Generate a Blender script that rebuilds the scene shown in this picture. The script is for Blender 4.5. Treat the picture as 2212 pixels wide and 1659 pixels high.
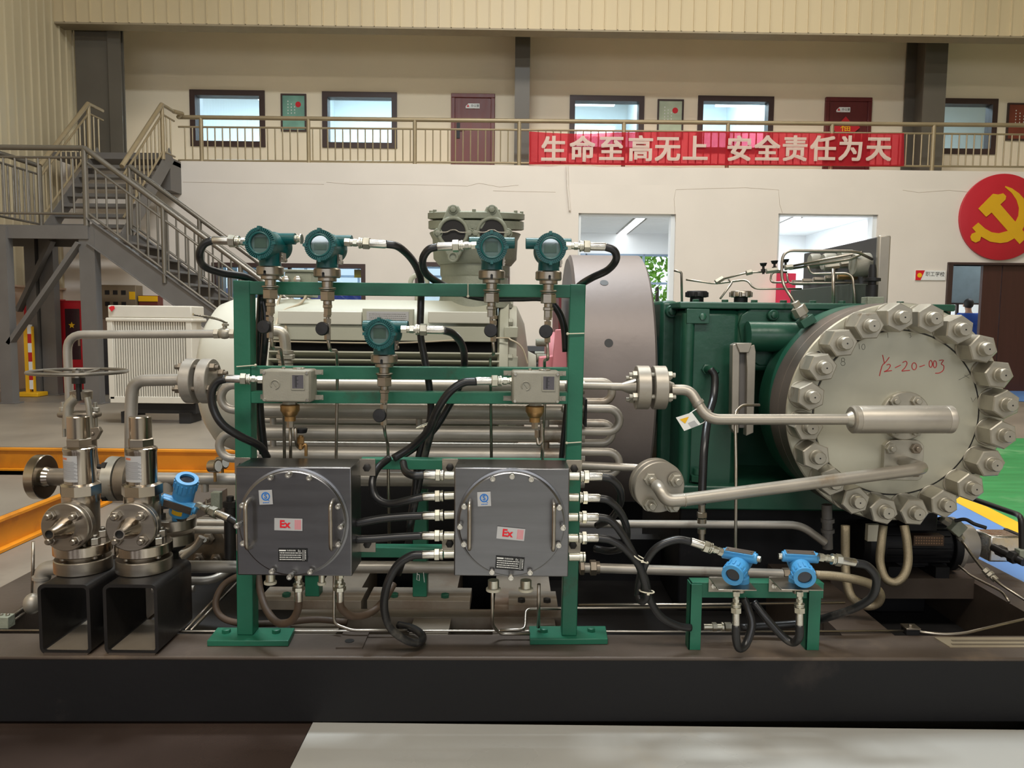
import bpy, math, random
from mathutils import Vector, Matrix
random.seed(7)
C = bpy.context.scene.collection
V = Vector
SC = bpy.context.scene
for o in list(bpy.data.objects): bpy.data.objects.remove(o)

# ---------------------------------------------------------------- camera
FPX = 1660.0; IW = 2212.0; IH = 1659.0
PITCH = math.radians(4.8); ROLL = math.radians(0.6)
CAM = V((0, 0, 1.352))
Fw = V((0, math.cos(PITCH), -math.sin(PITCH)))
U0 = V((0, math.sin(PITCH), math.cos(PITCH))); R0 = V((1, 0, 0))
Rt = R0*math.cos(ROLL) + U0*math.sin(ROLL)
Up = U0*math.cos(ROLL) - R0*math.sin(ROLL)
cd = bpy.data.cameras.new('camera'); cam = bpy.data.objects.new('camera', cd); C.objects.link(cam)
cam.matrix_world = Matrix(((Rt.x, Up.x, -Fw.x, CAM.x), (Rt.y, Up.y, -Fw.y, CAM.y), (Rt.z, Up.z, -Fw.z, CAM.z), (0, 0, 0, 1)))
cd.sensor_fit = 'HORIZONTAL'; cd.sensor_width = 36.0; cd.lens = 36.0*FPX/IW
cd.clip_start = 0.05; cd.clip_end = 200
SC.camera = cam

# ---------------------------------------------------------------- colour management, world, large lights
vs = SC.view_settings
vs.view_transform = 'Standard'; vs.look = 'None'; vs.gamma = 1.0; vs.use_curve_mapping = False
vs.exposure = 0.0
def lin(c):
    r = []
    for v in c:
        v /= 255.0
        r.append(v/12.92 if v <= 0.04045 else ((v+0.055)/1.055)**2.4)
    return (r[0], r[1], r[2], 1.0)
w = bpy.data.worlds.new('world'); SC.world = w; w.use_nodes = True
bg = w.node_tree.nodes['Background']; bg.inputs[0].default_value = (0.80, 0.90, 1.0, 1); bg.inputs[1].default_value = 1.6
def area(name, loc, size, power, col, rot=(0, 0, 0), spread=180):
    l = bpy.data.lights.new(name, 'AREA'); l.shape = 'RECTANGLE'; l.size, l.size_y = size
    l.energy = power; l.color = col; l.spread = math.radians(spread)
    o = bpy.data.objects.new(name, l); C.objects.link(o); o.location = loc; o.rotation_euler = rot
    return o
WARM = (1.0, 0.93, 0.83); COOL = (0.86, 0.94, 1.0)
# roof light strips of the hall and the tall windows of the wall behind the photographer
area('rooflight_near', (-0.8, 4.9, 9.2), (3.4, 0.7), 720, COOL)
area('rooflight_mid', (2.8, 8.6, 9.2), (10.0, 1.2), 540, WARM)
area('rooflight_rear', (0.0, -3.0, 9.2), (9.0, 1.6), 900, WARM)
for k, x in enumerate((-5.2, -1.6, 2.0, 5.6)):
    area('hall_window_light', (x, -8.6, 4.3), (1.9, 3.2), 95, (0.95, 0.97, 1.0), (math.radians(90), 0, 0))
# ---------------------------------------------------------------- pixel rays
def ray(px, py):
    return Fw + Rt*((px-IW/2)/FPX) + Up*((IH/2-py)/FPX)
def plane_pt(px, py, Y, s):
    d = ray(px, py); t = Y/(d.y - s*d.x); return CAM + d*t
SK = 0.02; SB = 0.012; D = 13.2
def A(px, py, Y): return plane_pt(px, py, Y, SK)          # point of the machine at depth Y
def B(px, py, dy=0.0): return plane_pt(px, py, D+dy, SB)   # point of the back wall
def onz(px, py, z):
    d = ray(px, py); t = (z-CAM.z)/d.z; return CAM + d*t
def AL(lst): return [A(*p) for p in lst]

# ---------------------------------------------------------------- materials
MATS = {}
def mat(name, rgb, rough=0.5, metal=0.0, var=0.08, scale=6.0, bump=0.0, bscale=40.0, rust=None, rustamt=0.4, spec=0.5, rvar=0.1, stretch=(1, 1, 1), coat=0.0, rscale=3.0):
    m = bpy.data.materials.new(name); m.use_nodes = True; nt = m.node_tree; N = nt.nodes; L = nt.links
    b = N['Principled BSDF']; c = lin(rgb)
    b.inputs['Roughness'].default_value = rough; b.inputs['Metallic'].default_value = metal
    b.inputs['Specular IOR Level'].default_value = spec; b.inputs['Coat Weight'].default_value = coat
    tc = N.new('ShaderNodeTexCoord'); mp = N.new('ShaderNodeMapping'); mp.inputs['Scale'].default_value = stretch
    L.new(tc.outputs['Object'], mp.inputs[0])
    n = N.new('ShaderNodeTexNoise'); n.inputs['Scale'].default_value = scale; n.inputs['Detail'].default_value = 5
    L.new(mp.outputs[0], n.inputs['Vector'])
    cr = N.new('ShaderNodeValToRGB')
    cr.color_ramp.elements[0].position = 0.3; cr.color_ramp.elements[1].position = 0.7
    cr.color_ramp.elements[0].color = (c[0]*(1-var), c[1]*(1-var), c[2]*(1-var), 1)
    cr.color_ramp.elements[1].color = (min(1, c[0]*(1+var)), min(1, c[1]*(1+var)), min(1, c[2]*(1+var)), 1)
    L.new(n.outputs['Fac'], cr.inputs[0]); out = cr.outputs[0]
    if rust:
        n2 = N.new('ShaderNodeTexNoise'); n2.inputs['Scale'].default_value = rscale; n2.inputs['Detail'].default_value = 8; n2.inputs['Roughness'].default_value = 0.65
        L.new(tc.outputs['Object'], n2.inputs['Vector'])
        r2 = N.new('ShaderNodeValToRGB'); r2.color_ramp.elements[0].position = 0.62-rustamt*0.25; r2.color_ramp.elements[1].position = 0.72
        r2.color_ramp.elements[0].color = (0, 0, 0, 1); r2.color_ramp.elements[1].color = (0.85, 0.85, 0.85, 1)
        L.new(n2.outputs['Fac'], r2.inputs[0])
        mx = N.new('ShaderNodeMix'); mx.data_type = 'RGBA'; mx.inputs[7].default_value = lin(rust)
        L.new(r2.outputs[0], mx.inputs[0]); L.new(out, mx.inputs[6]); out = mx.outputs[2]
    L.new(out, b.inputs['Base Color'])
    if rvar:
        mr = N.new('ShaderNodeMapRange'); mr.inputs[3].default_value = max(0.02, rough-rvar); mr.inputs[4].default_value = min(1, rough+rvar)
        L.new(n.outputs['Fac'], mr.inputs[0]); L.new(mr.outputs[0], b.inputs['Roughness'])
    if bump:
        n3 = N.new('ShaderNodeTexNoise'); n3.inputs['Scale'].default_value = bscale; n3.inputs['Detail'].default_value = 4
        L.new(mp.outputs[0], n3.inputs['Vector'])
        bp = N.new('ShaderNodeBump'); bp.inputs['Strength'].default_value = bump; bp.inputs['Distance'].default_value = 0.01
        L.new(n3.outputs['Fac'], bp.inputs['Height']); L.new(bp.outputs[0], b.inputs['Normal'])
    MATS[name] = m; return m
def emis(name, rgb, st):
    m = bpy.data.materials.new(name); m.use_nodes = True; b = m.node_tree.nodes['Principled BSDF']
    b.inputs['Base Color'].default_value = lin(rgb); b.inputs['Emission Color'].default_value = lin(rgb); b.inputs['Emission Strength'].default_value = st
    return m
def glass(name, rgb, op=0.25, rough=0.03):
    m = bpy.data.materials.new(name); m.use_nodes = True; nt = m.node_tree; N = nt.nodes; L = nt.links
    N.remove(N['Principled BSDF']); o = N['Material Output']
    t = N.new('ShaderNodeBsdfTransparent'); t.inputs[0].default_value = lin(rgb)
    g = N.new('ShaderNodeBsdfGlossy'); g.inputs['Roughness'].default_value = rough; g.inputs[0].default_value = (1, 1, 1, 1)
    x = N.new('ShaderNodeMixShader'); x.inputs[0].default_value = op
    L.new(t.outputs[0], x.inputs[1]); L.new(g.outputs[0], x.inputs[2]); L.new(x.outputs[0], o.inputs[0]); return m
M = {}
M['green'] = mat('green_paint', (34, 102, 78), 0.42, 0, 0.10, 5, 0.05, 60, rust=(58, 60, 42), rustamt=0.05, spec=0.45)
M['dgreen'] = mat('dark_green_paint', (28, 76, 58), 0.36, 0, 0.22, 3.5, 0.15, 25, spec=0.6)
M['teal'] = mat('teal_enamel', (12, 84, 84), 0.36, 0, 0.05, 12, 0.03, 120)
M['blue'] = mat('blue_enamel', (70, 146, 198), 0.42, 0, 0.08, 14, 0.04, 120)
M['steel'] = mat('brushed_stainless', (168, 160, 148), 0.34, 1.0, 0.07, 7, 0.02, 60, stretch=(1, 1, 8), rvar=0.07)
M['boxsteel'] = mat('sheet_stainless', (126, 126, 128), 0.3, 1.0, 0.12, 4, 0.02, 90, stretch=(0.6, 0.6, 6), rvar=0.08)
M['polish'] = mat('machined_stainless', (186, 176, 162), 0.2, 1.0, 0.05, 9, 0, rvar=0.07)
M['zinc'] = mat('bright_zinc', (214, 210, 200), 0.28, 1.0, 0.06, 30, rvar=0.08)
M['cadm'] = mat('zinc_plated_hex', (206, 203, 188), 0.33, 1.0, 0.06, 30)
M['pipe'] = mat('silver_painted_pipe', (172, 166, 156), 0.42, 0.55, 0.10, 9, 0.05, 50, rust=(120, 98, 76), rustamt=0.10)
M['pipe2'] = mat('silver_painted_pipe_light', (166, 159, 147), 0.42, 0.6, 0.07, 8, 0.04, 60, rust=(140, 122, 98), rustamt=0.02)
M['plate'] = mat('machined_cover_plate', (188, 185, 168), 0.38, 0.65, 0.07, 3.0, 0.02, 80, rvar=0.06)
M['rim'] = mat('machined_flange_rim', (120, 110, 102), 0.38, 0.7, 0.06, 6, 0.02, 60)
M['nut'] = mat('blasted_nut_steel', (174, 169, 156), 0.4, 0.65, 0.08, 20, rust=(132, 108, 80), rustamt=0.02, rscale=10)
M['ruststeel'] = mat('weathered_flange_steel', (140, 130, 116), 0.4, 0.8, 0.14, 10, 0.05, 50, rust=(110, 78, 50), rustamt=0.25)
M['darkbolt'] = mat('blackened_bolt_steel', (52, 50, 48), 0.45, 0.6, 0.1, 20)
M['rubber'] = mat('black_hose_rubber', (30, 30, 31), 0.33, 0, 0.2, 20, rvar=0.08, spec=0.5, rust=(84, 80, 74), rustamt=0.02, rscale=6)
M['dusty'] = mat('dusty_hose_rubber', (78, 62, 48), 0.6, 0, 0.3, 12)
M['knob'] = mat('black_plastic_knob', (26, 26, 28), 0.5, 0, 0.1, 30, spec=0.4)
M['brass'] = mat('aged_brass', (164, 130, 84), 0.38, 0.8, 0.12, 30)
M['braid'] = mat('braided_steel_hose', (158, 146, 122), 0.4, 0.8, 0.22, 420, 0.35, 700)
M['switch'] = mat('grey_cast_housing', (146, 143, 130), 0.5, 0.1, 0.05, 30, 0.08, 200)
M['skid'] = mat('black_skid_paint', (20, 20, 22), 0.55, 0, 0.10, 2.2, 0.08, 30, rust=(44, 40, 38), rustamt=-0.05, rscale=1.6, spec=0.3)
M['skidtop'] = mat('dusty_skid_top', (76, 66, 58), 0.42, 0, 0.22, 2.6, 0.1, 30, rust=(112, 96, 80), rustamt=0.2, rscale=2.0, spec=0.5)
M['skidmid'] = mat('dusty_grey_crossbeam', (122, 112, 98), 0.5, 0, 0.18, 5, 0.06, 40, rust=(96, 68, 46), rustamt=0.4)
M['tubeblk'] = mat('black_square_tube', (34, 32, 31), 0.4, 0.2, 0.2, 6, 0.05, 60, rust=(70, 56, 44), rustamt=0.15)
M['motor'] = mat('grey_green_motor_paint', (176, 177, 160), 0.45, 0, 0.05, 3, 0.05, 40, rust=(150, 136, 104), rustamt=0.15, rscale=1.8)
M['motorw'] = mat('off_white_motor_paint', (206, 205, 192), 0.42, 0, 0.04, 3, 0.03, 40)
M['cast'] = mat('grey_green_cast_iron', (134, 138, 122), 0.55, 0, 0.12, 10, 0.25, 60)
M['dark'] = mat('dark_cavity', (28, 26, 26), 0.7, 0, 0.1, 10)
M['fly'] = mat('flywheel_iron', (126, 117, 113), 0.5, 0.35, 0.08, 2.5, 0.08, 30)
M['red'] = mat('red_paint', (188, 26, 38), 0.45, 0, 0.06, 4)
M['pink'] = mat('faded_pink_guard', (206, 128, 136), 0.5, 0, 0.1, 6)
M['cream'] = mat('cream_wall_plaster', (226, 217, 206), 0.85, 0, 0.035, 1.1, 0.03, 20)
M['upper'] = mat('upper_wall_plaster', (238, 224, 198), 0.85, 0, 0.04, 0.8, 0.03, 20)
M['fascia'] = mat('cream_ribbed_cladding', (200, 182, 146), 0.5, 0, 0.05, 2.0, 0.03, 20, stretch=(1, 1, 0.15))
M['clad'] = mat('ribbed_wall_cladding', (190, 176, 145), 0.4, 0, 0.10, 1.5, 0.03, 20, stretch=(1, 1, 0.15))
M['pinkwall'] = mat('beige_low_wall', (198, 172, 148), 0.85, 0, 0.08, 1.5)
M['whiteroom'] = mat('white_room_plaster', (226, 230, 232), 0.85, 0, 0.02, 1)
M['steelgrey'] = mat('grey_steel_paint', (104, 100, 96), 0.45, 0, 0.07, 4)
M['coldark'] = mat('dark_column_paint', (92, 86, 76), 0.5, 0, 0.08, 2)
M['rail'] = mat('beige_rail_paint', (158, 142, 112), 0.42, 0.3, 0.08, 4)
M['railgrey'] = mat('grey_rail_steel', (122, 116, 106), 0.35, 0.6, 0.08, 4)
M['brown'] = mat('dark_brown_frame', (62, 44, 40), 0.45, 0, 0.08, 4)
M['doorred'] = mat('red_brown_door', (112, 52, 46), 0.45, 0, 0.08, 3, stretch=(6, 6, 0.5))
M['doordark'] = mat('dark_brown_door', (70, 40, 34), 0.42, 0, 0.1, 3, stretch=(6, 6, 0.5))
M['white'] = mat('white_print', (232, 232, 228), 0.5, 0, 0.02, 10)
M['label'] = mat('silver_label', (184, 184, 184), 0.4, 0.2, 0.03, 10)
M['black'] = mat('black_print', (22, 22, 22), 0.45, 0, 0.05, 10)
M['redink'] = mat('red_print', (214, 24, 40), 0.5, 0, 0.03, 10)
M['blueink'] = mat('blue_print', (30, 110, 190), 0.5, 0, 0.03, 10)
M['yellow'] = mat('yellow_paint', (232, 176, 24), 0.5, 0, 0.05, 6)
M['orange'] = mat('orange_steel_paint', (214, 136, 20), 0.5, 0, 0.16, 2.5, 0.05, 30, rust=(150, 88, 26), rustamt=0.35, rscale=1.4)
M['trans'] = mat('white_transformer_paint', (212, 206, 192), 0.5, 0, 0.04, 4)
M['lcd'] = mat('lcd_panel', (128, 134, 108), 0.25, 0, 0.04, 10)
M['lcdrim'] = mat('lcd_bezel', (176, 178, 160), 0.35, 0, 0.04, 10)
M['floorU'] = mat('worn_concrete_floor', (134, 124, 110), 0.42, 0, 0.14, 1.2, 0.02, 30, rust=(112, 104, 94), rustamt=0.35, rscale=0.7)
M['floorM'] = mat('dull_concrete_floor', (128, 120, 108), 0.5, 0, 0.12, 2.0, 0.04, 30, rust=(112, 104, 94), rustamt=0.3, rscale=1.2)
M['floorF'] = mat('pale_painted_floor', (172, 171, 165), 0.3, 0, 0.05, 2.0, 0.03, 60, rust=(172, 164, 148), rustamt=0.2, rscale=1.5, spec=0.6)
M['plateF'] = mat('dark_floor_plate', (66, 54, 48), 0.22, 0.2, 0.3, 1.6, 0.05, 30, rust=(46, 36, 32), rustamt=0.4, rscale=1.5)
M['gfloor'] = mat('green_floor_paint', (50, 140, 78), 0.35, 0, 0.12, 2.5, stretch=(1, 5, 1), rust=(150, 186, 140), rustamt=0.3, rscale=1.2)
M['bfloor'] = mat('blue_floor_paint', (100, 146, 208), 0.35, 0, 0.08, 2.0)
M['yfloor'] = mat('yellow_floor_line', (240, 186, 30), 0.4, 0, 0.05, 3)
M['skin'] = mat('skin', (196, 150, 124), 0.5, 0, 0.04, 10)
M['hair'] = mat('black_hair', (26, 22, 20), 0.5, 0, 0.2, 40)
M['cloth'] = mat('blue_work_jacket', (38, 84, 180), 0.75, 0, 0.08, 12)
M['tie'] = mat('white_cable_tie', (214, 208, 186), 0.5, 0, 0.03, 10)
M['cable'] = mat('beige_cable', (186, 174, 150), 0.5, 0, 0.05, 10)
M['glassw'] = glass('window_glass', (225, 236, 240), 0.10)
M['glassd'] = glass('dark_lens_glass', (150, 160, 170), 0.12)
M['foliage'] = mat('tree_foliage', (120, 170, 60), 0.7, 0, 0.3, 8)
M['lamp'] = emis('lamp_tube', (255, 255, 255), 6.0)
M['posterteal'] = mat('teal_poster_print', (120, 168, 150), 0.5, 0, 0.3, 2.5)
M['posterred'] = mat('red_poster_print', (128, 62, 44), 0.5, 0, 0.3, 2.5)

# ---------------------------------------------------------------- geometry accumulator
def basis(d):
    d = d.normalized(); a = V((0, 0, 1)) if abs(d.z) < 0.9 else V((1, 0, 0))
    u = a.cross(d).normalized(); v = d.cross(u).normalized(); return u, v
def cat(pts, n=6):
    P = [pts[0]*2-pts[1]] + list(pts) + [pts[-1]*2-pts[-2]]; out = []
    for i in range(1, len(P)-2):
        p0, p1, p2, p3 = P[i-1:i+3]
        for k in range(n):
            t = k/n
            out.append(0.5*((2*p1)+(p2-p0)*t+(2*p0-5*p1+4*p2-p3)*t*t+(3*p1-p0-3*p2+p3)*t**3))
    out.append(P[-2]); return out
def rounded(pts, r, n=5):
    out = [pts[0]]
    for i in range(1, len(pts)-1):
        a, b, c = pts[i-1], pts[i], pts[i+1]
        rr = min(r, (a-b).length*0.48, (c-b).length*0.48)
        s = b+(a-b).normalized()*rr; e = b+(c-b).normalized()*rr
        for k in range(n+1):
            t = k/n; out.append(s*(1-t)**2+b*2*t*(1-t)+e*t*t)
    out.append(pts[-1]); return out
class G:
    def __init__(s): s.v = []; s.f = []
    def add(s, vs, fs):
        o = len(s.v); s.v += [V(p) for p in vs]; s.f += [tuple(i+o for i in f) for f in fs]; return s
    def hexa(s, p):   # 8 points: bottom 4 ccw, top 4
        return s.add(p, [(3, 2, 1, 0), (4, 5, 6, 7), (0, 1, 5, 4), (1, 2, 6, 5), (2, 3, 7, 6), (3, 0, 4, 7)])
    def box(s, x0, x1, y0, y1, z0, z1):
        return s.hexa([(x0, y0, z0), (x1, y0, z0), (x1, y1, z0), (x0, y1, z0), (x0, y0, z1), (x1, y0, z1), (x1, y1, z1), (x0, y1, z1)])
    def obox(s, c, hx, hy, hz):
        q = [c+hx*a+hy*b+hz*d for d in (-1, 1) for a, b in ((-1, -1), (1, -1), (1, 1), (-1, 1))]
        return s.hexa(q)
    def beam(s, a, b, w, h, up=V((0, 0, 1))):
        d = b-a; sd = d.cross(up).normalized(); u = sd.cross(d).normalized()
        return s.obox((a+b)/2, d/2, sd*w/2, u*h/2)
    def lathe(s, o, d, prof, n=28, ph=0.0):
        d = d.normalized(); u, v = basis(d); base = len(s.v); R = []
        for t, r in prof:
            R.append([o+d*t+(u*math.cos(ph+2*math.pi*k/n)+v*math.sin(ph+2*math.pi*k/n))*max(r, 1e-5) for k in range(n)])
        vs = [p for r in R for p in r]; fs = []
        for i in range(len(R)-1):
            for k in range(n):
                k2 = (k+1) % n; fs.append((i*n+k, i*n+k2, (i+1)*n+k2, (i+1)*n+k))
        if prof[0][1] > 1e-4: fs.append(tuple(range(n))[::-1])
        if prof[-1][1] > 1e-4: fs.append(tuple((len(R)-1)*n+k for k in range(n)))
        return s.add(vs, fs)
    def cyl(s, a, b, r, r1=None, n=24, ch=0.0):
        d = b-a; L = d.length; r1 = r if r1 is None else r1
        if ch: return s.lathe(a, d, [(0, r-ch), (ch, r), (L-ch, r1), (L, r1-ch)], n)
        return s.lathe(a, d, [(0, r), (L, r1)], n)
    def hexn(s, a, b, r, ph=0.0):
        d = b-a; L = d.length; c = min(r*0.14, L*0.25)
        s.lathe(a, d, [(0, r*0.90), (c*0.5, r), (L-c*0.5, r), (L, r*0.90)], 6, ph); return s
    def tube(s, pts, r, n=12, caps=True):
        pts = [V(p) for p in pts]; d = (pts[1]-pts[0]).normalized(); u, v = basis(d); R = []; m = len(pts)
        for i, p in enumerate(pts):
            t = (pts[min(i+1, m-1)]-pts[max(i-1, 0)])
            if t.length < 1e-9: t = d
            t = t.normalized(); u = (u-t*u.dot(t)).normalized(); v = t.cross(u)
            rr = r[i] if isinstance(r, (list, tuple)) else r
            R.append([p+(u*math.cos(2*math.pi*k/n)+v*math.sin(2*math.pi*k/n))*rr for k in range(n)])
        fs = []
        for i in range(m-1):
            for k in range(n):
                k2 = (k+1) % n; fs.append((i*n+k, i*n+k2, (i+1)*n+k2, (i+1)*n+k))
        if caps: fs += [tuple(range(n))[::-1], tuple((m-1)*n+k for k in range(n))]
        return s.add([p for q in R for p in q], fs)
    def torus(s, c, ax, R, r, n=32, m=8, a0=0, a1=2*math.pi):
        u, v = basis(ax); full = abs(a1-a0-2*math.pi) < 1e-6
        pts = [c+(u*math.cos(a0+(a1-a0)*k/n)+v*math.sin(a0+(a1-a0)*k/n))*R for k in range(n+1)]
        return s.tube(pts, r, m, not full)
    def prism(s, poly, d):
        n = len(poly); vs = [V(p) for p in poly]+[V(p)+d for p in poly]
        nf = V((0, 0, 0))
        for i in range(n): nf += vs[i].cross(vs[(i+1) % n])
        fl = nf.dot(d) > 0
        fs = [tuple(range(n)), tuple(range(2*n-1, n-1, -1))] + [(i+n, (i+1) % n+n, (i+1) % n, i) for i in range(n)]
        if fl: fs = [f[::-1] for f in fs]
        return s.add(vs, fs)
    def ring(s, c, ax, ro, ri, t, n=40):   # annular plate
        return s.lathe(c, ax, [(0, ri), (0, ro), (t, ro), (t, ri), (0, ri)], n) if False else s._ring(c, ax, ro, ri, t, n)
    def _ring(s, c, ax, ro, ri, t, n):
        d = ax.normalized(); u, v = basis(d); q = []
        for (h, r) in ((0, ri), (0, ro), (t, ro), (t, ri)):
            q.append([c+d*h+(u*math.cos(2*math.pi*k/n)+v*math.sin(2*math.pi*k/n))*r for k in range(n)])
        fs = []
        for i in range(4):
            j = (i+1) % 4
            for k in range(n): k2 = (k+1) % n; fs.append((i*n+k, i*n+k2, j*n+k2, j*n+k))
        return s.add([p for w_ in q for p in w_], fs)
    def sphere(s, c, r, sc=(1, 1, 1), n=16, m=10):
        vs = []; fs = []
        for i in range(m+1):
            th = math.pi*i/m
            for k in range(n):
                ph = 2*math.pi*k/n
                vs.append(c+V((math.sin(th)*math.cos(ph)*r*sc[0], math.sin(th)*math.sin(ph)*r*sc[1], math.cos(th)*r*sc[2])))
        for i in range(m):
            for k in range(n): k2 = (k+1) % n; fs.append((i*n+k, (i+1)*n+k, (i+1)*n+k2, i*n+k2))
        return s.add(vs, fs)
    def bolt(s, c, d, r, nutl=None, stud=None):    # hex nut with a stud end
        d = d.normalized(); nutl = nutl or r*1.1; stud = stud if stud is not None else r*0.8
        s.hexn(c, c+d*nutl, r); s.cyl(c+d*nutl, c+d*(nutl+stud), r*0.52, n=12, ch=r*0.08); return s

ORG = {}
def mesh_obj(name, g, m, parent=None, bev=0.0, smooth=40):
    o0 = ORG.get(parent.name, V((0, 0, 0))) if parent else V((0, 0, 0))
    me = bpy.data.meshes.new(name)
    org = o0
    if parent is None and g.v:
        xs = [p.x for p in g.v]; ys = [p.y for p in g.v]; zs = [p.z for p in g.v]
        org = V(((min(xs)+max(xs))/2, (min(ys)+max(ys))/2, min(zs)))
    me.from_pydata([tuple(p-org) for p in g.v], [], g.f); me.update()
    me.materials.append(m)
    if smooth:
        me.shade_smooth(); me.set_sharp_from_angle(angle=math.radians(smooth))
    o = bpy.data.objects.new(name, me); C.objects.link(o)
    if parent: o.parent = parent; ORG[o.name] = o0
    else: o.location = org; ORG[o.name] = org
    if bev:
        b = o.modifiers.new('bevel', 'BEVEL'); b.width = bev; b.segments = 2; b.limit_method = 'ANGLE'; b.angle_limit = math.radians(40)
        b.harden_normals = False
    return o
def T(name, label, cat_, loc=(0, 0, 0), group=None):
    o = bpy.data.objects.new(name, None); C.objects.link(o); o.location = loc; o.empty_display_size = 0.05
    ORG[o.name] = V(loc); o['label'] = label; o['category'] = cat_
    if group: o['group'] = group
    return o
def P(parent, name, m, g, label=None, bev=0.0, smooth=40):
    o = mesh_obj(name, g, M[m] if isinstance(m, str) else m, parent, bev, smooth)
    if label: o['label'] = label
    return o
def one(name, label, cat_, m, g, group=None, bev=0.0, smooth=40, kind=None):
    o = mesh_obj(name, g, M[m] if isinstance(m, str) else m, None, bev, smooth)
    o['label'] = label; o['category'] = cat_
    if group: o['group'] = group
    if kind: o['kind'] = kind
    return o
def struct(name, m, g, label=None, bev=0.0, smooth=40):
    o = mesh_obj(name, g, M[m] if isinstance(m, str) else m, None, bev, smooth); o['kind'] = 'structure'
    if label: o['label'] = label
    return o
def dup(o, parent=None, loc=None, rz=None, label=None, group=None):
    c = o.copy(); C.objects.link(c); c.parent = parent
    if loc is not None: c.location = loc
    if rz is not None: c.rotation_euler = (0, 0, rz)
    if label: c['label'] = label
    if group: c['group'] = group
    for ch in [q for q in bpy.data.objects if q.parent == o and q != c]: dup(ch, c)
    return c
def textg(body, size, o, right=V((1, 0, 0)), up=V((0, 0, 1)), align='CENTER', off=0.0, depth=0.0008, sx=1.0):
    cu = bpy.data.curves.new('t', 'FONT'); cu.body = body; cu.size = size; cu.align_x = align; cu.align_y = 'CENTER'
    cu.offset = off; cu.resolution_u = 3
    ob = bpy.data.objects.new('t', cu); C.objects.link(ob); bpy.context.view_layer.update()
    me = bpy.data.meshes.new_from_object(ob.evaluated_get(bpy.context.evaluated_depsgraph_get()))
    g = G(); n = right.cross(up).normalized()
    g.add([o+right*(v.co.x*sx)+up*v.co.y+n*depth for v in me.vertices], [tuple(p.vertices) for p in me.polygons])
    bpy.data.objects.remove(ob); bpy.data.curves.remove(cu); bpy.data.meshes.remove(me)
    return g
X, Y, Z = V((1, 0, 0)), V((0, 1, 0)), V((0, 0, 1))
def sz(px, Yd): return px*Yd/FPX
# ================================================================ BUILDING
def bp(u, dy, z): return V((u, D+dy+SB*u, z))
def uz(px, py, dy=0.0):
    p = B(px, py, dy); return p.x, p.z
def zb(py, dy=0.0, px=1106): return B(px, py, dy).z
def bbox(g, u0, u1, d0, d1, z0, z1):
    return g.hexa([bp(u0, d0, z0), bp(u1, d0, z0), bp(u1, d1, z0), bp(u0, d1, z0), bp(u0, d0, z1), bp(u1, d0, z1), bp(u1, d1, z1), bp(u0, d1, z1)])
def rect(px0, py0, px1, py1, dy=0.0):
    a = B(px0, py0, dy); b = B(px1, py1, dy); return (a.x, b.x, b.z, a.z)
def wall_holes(g, u0, u1, z0, z1, d0, d1, holes):
    us = sorted(set([u0, u1]+[h[0] for h in holes]+[h[1] for h in holes])); zs = sorted(set([z0, z1]+[h[2] for h in holes]+[h[3] for h in holes]))
    us = [u for u in us if u0 <= u <= u1]; zs = [z for z in zs if z0 <= z <= z1]
    for i in range(len(us)-1):
        j = 0
        while j < len(zs)-1:
            uc = (us[i]+us[i+1])/2
            def hole(j): 
                zc = (zs[j]+zs[j+1])/2; return any(h[0] < uc < h[1] and h[2] < zc < h[3] for h in holes)
            if hole(j): j += 1; continue
            k = j
            while k+1 < len(zs)-1 and not hole(k+1): k += 1
            bbox(g, us[i], us[i+1], d0, d1, zs[j], zs[k+1]); j = k+1
    return g
XL = -7.6; XR = 13.0; ZU = 0.2; ZS = 3.94; DU = 1.6
# floors
g = G(); g.box(XL-0.2, XR, 6.74, D+8, -0.4, ZU-.002); g.box(XL-.2, 3.9, 6.63, 6.75, -.4, ZU-.001); struct('floor', 'floorU', g, 'worn grey raised floor of the far hall')
XE = -3.43
g = G(); g.box(XL-0.2, XE, -9, 6.6, -0.5, 0.0); struct('floor', 'floorM', g, 'dull grey floor left of the pit')
g = G(); g.box(XE, 12, 2.4, 6.5, -0.5, -0.232); struct('floor', 'floorM', g, 'concrete pit floor under the skid')
g = G(); g.box(2.265, XR, 2.95, 7.75, -0.23, ZU+.002)
struct('floor', 'gfloor', g, 'floor painted green beside the skid')
pe = onz(660, 1640, 0.0)
g = G(); g.box(XE, -0.66, -9, 2.62, -0.2, -0.006); struct('floor', 'plateF', g, 'dark stained steel floor plates in front of the skid')
g = G(); g.add([(-0.655, 2.47, 0), (-0.665, -9, 0), (XR, -9, 0), (XR, 2.47, 0), (-0.655, 2.47, -.2), (-0.665, -9, -.2), (XR, -9, -.2), (XR, 2.47, -.2)], [(0, 1, 2, 3), (0, 4, 5, 1), (3, 2, 6, 7), (0, 3, 7, 4)]); struct('floor', 'floorF', g, 'pale glossy painted floor in front of the skid')

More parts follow.
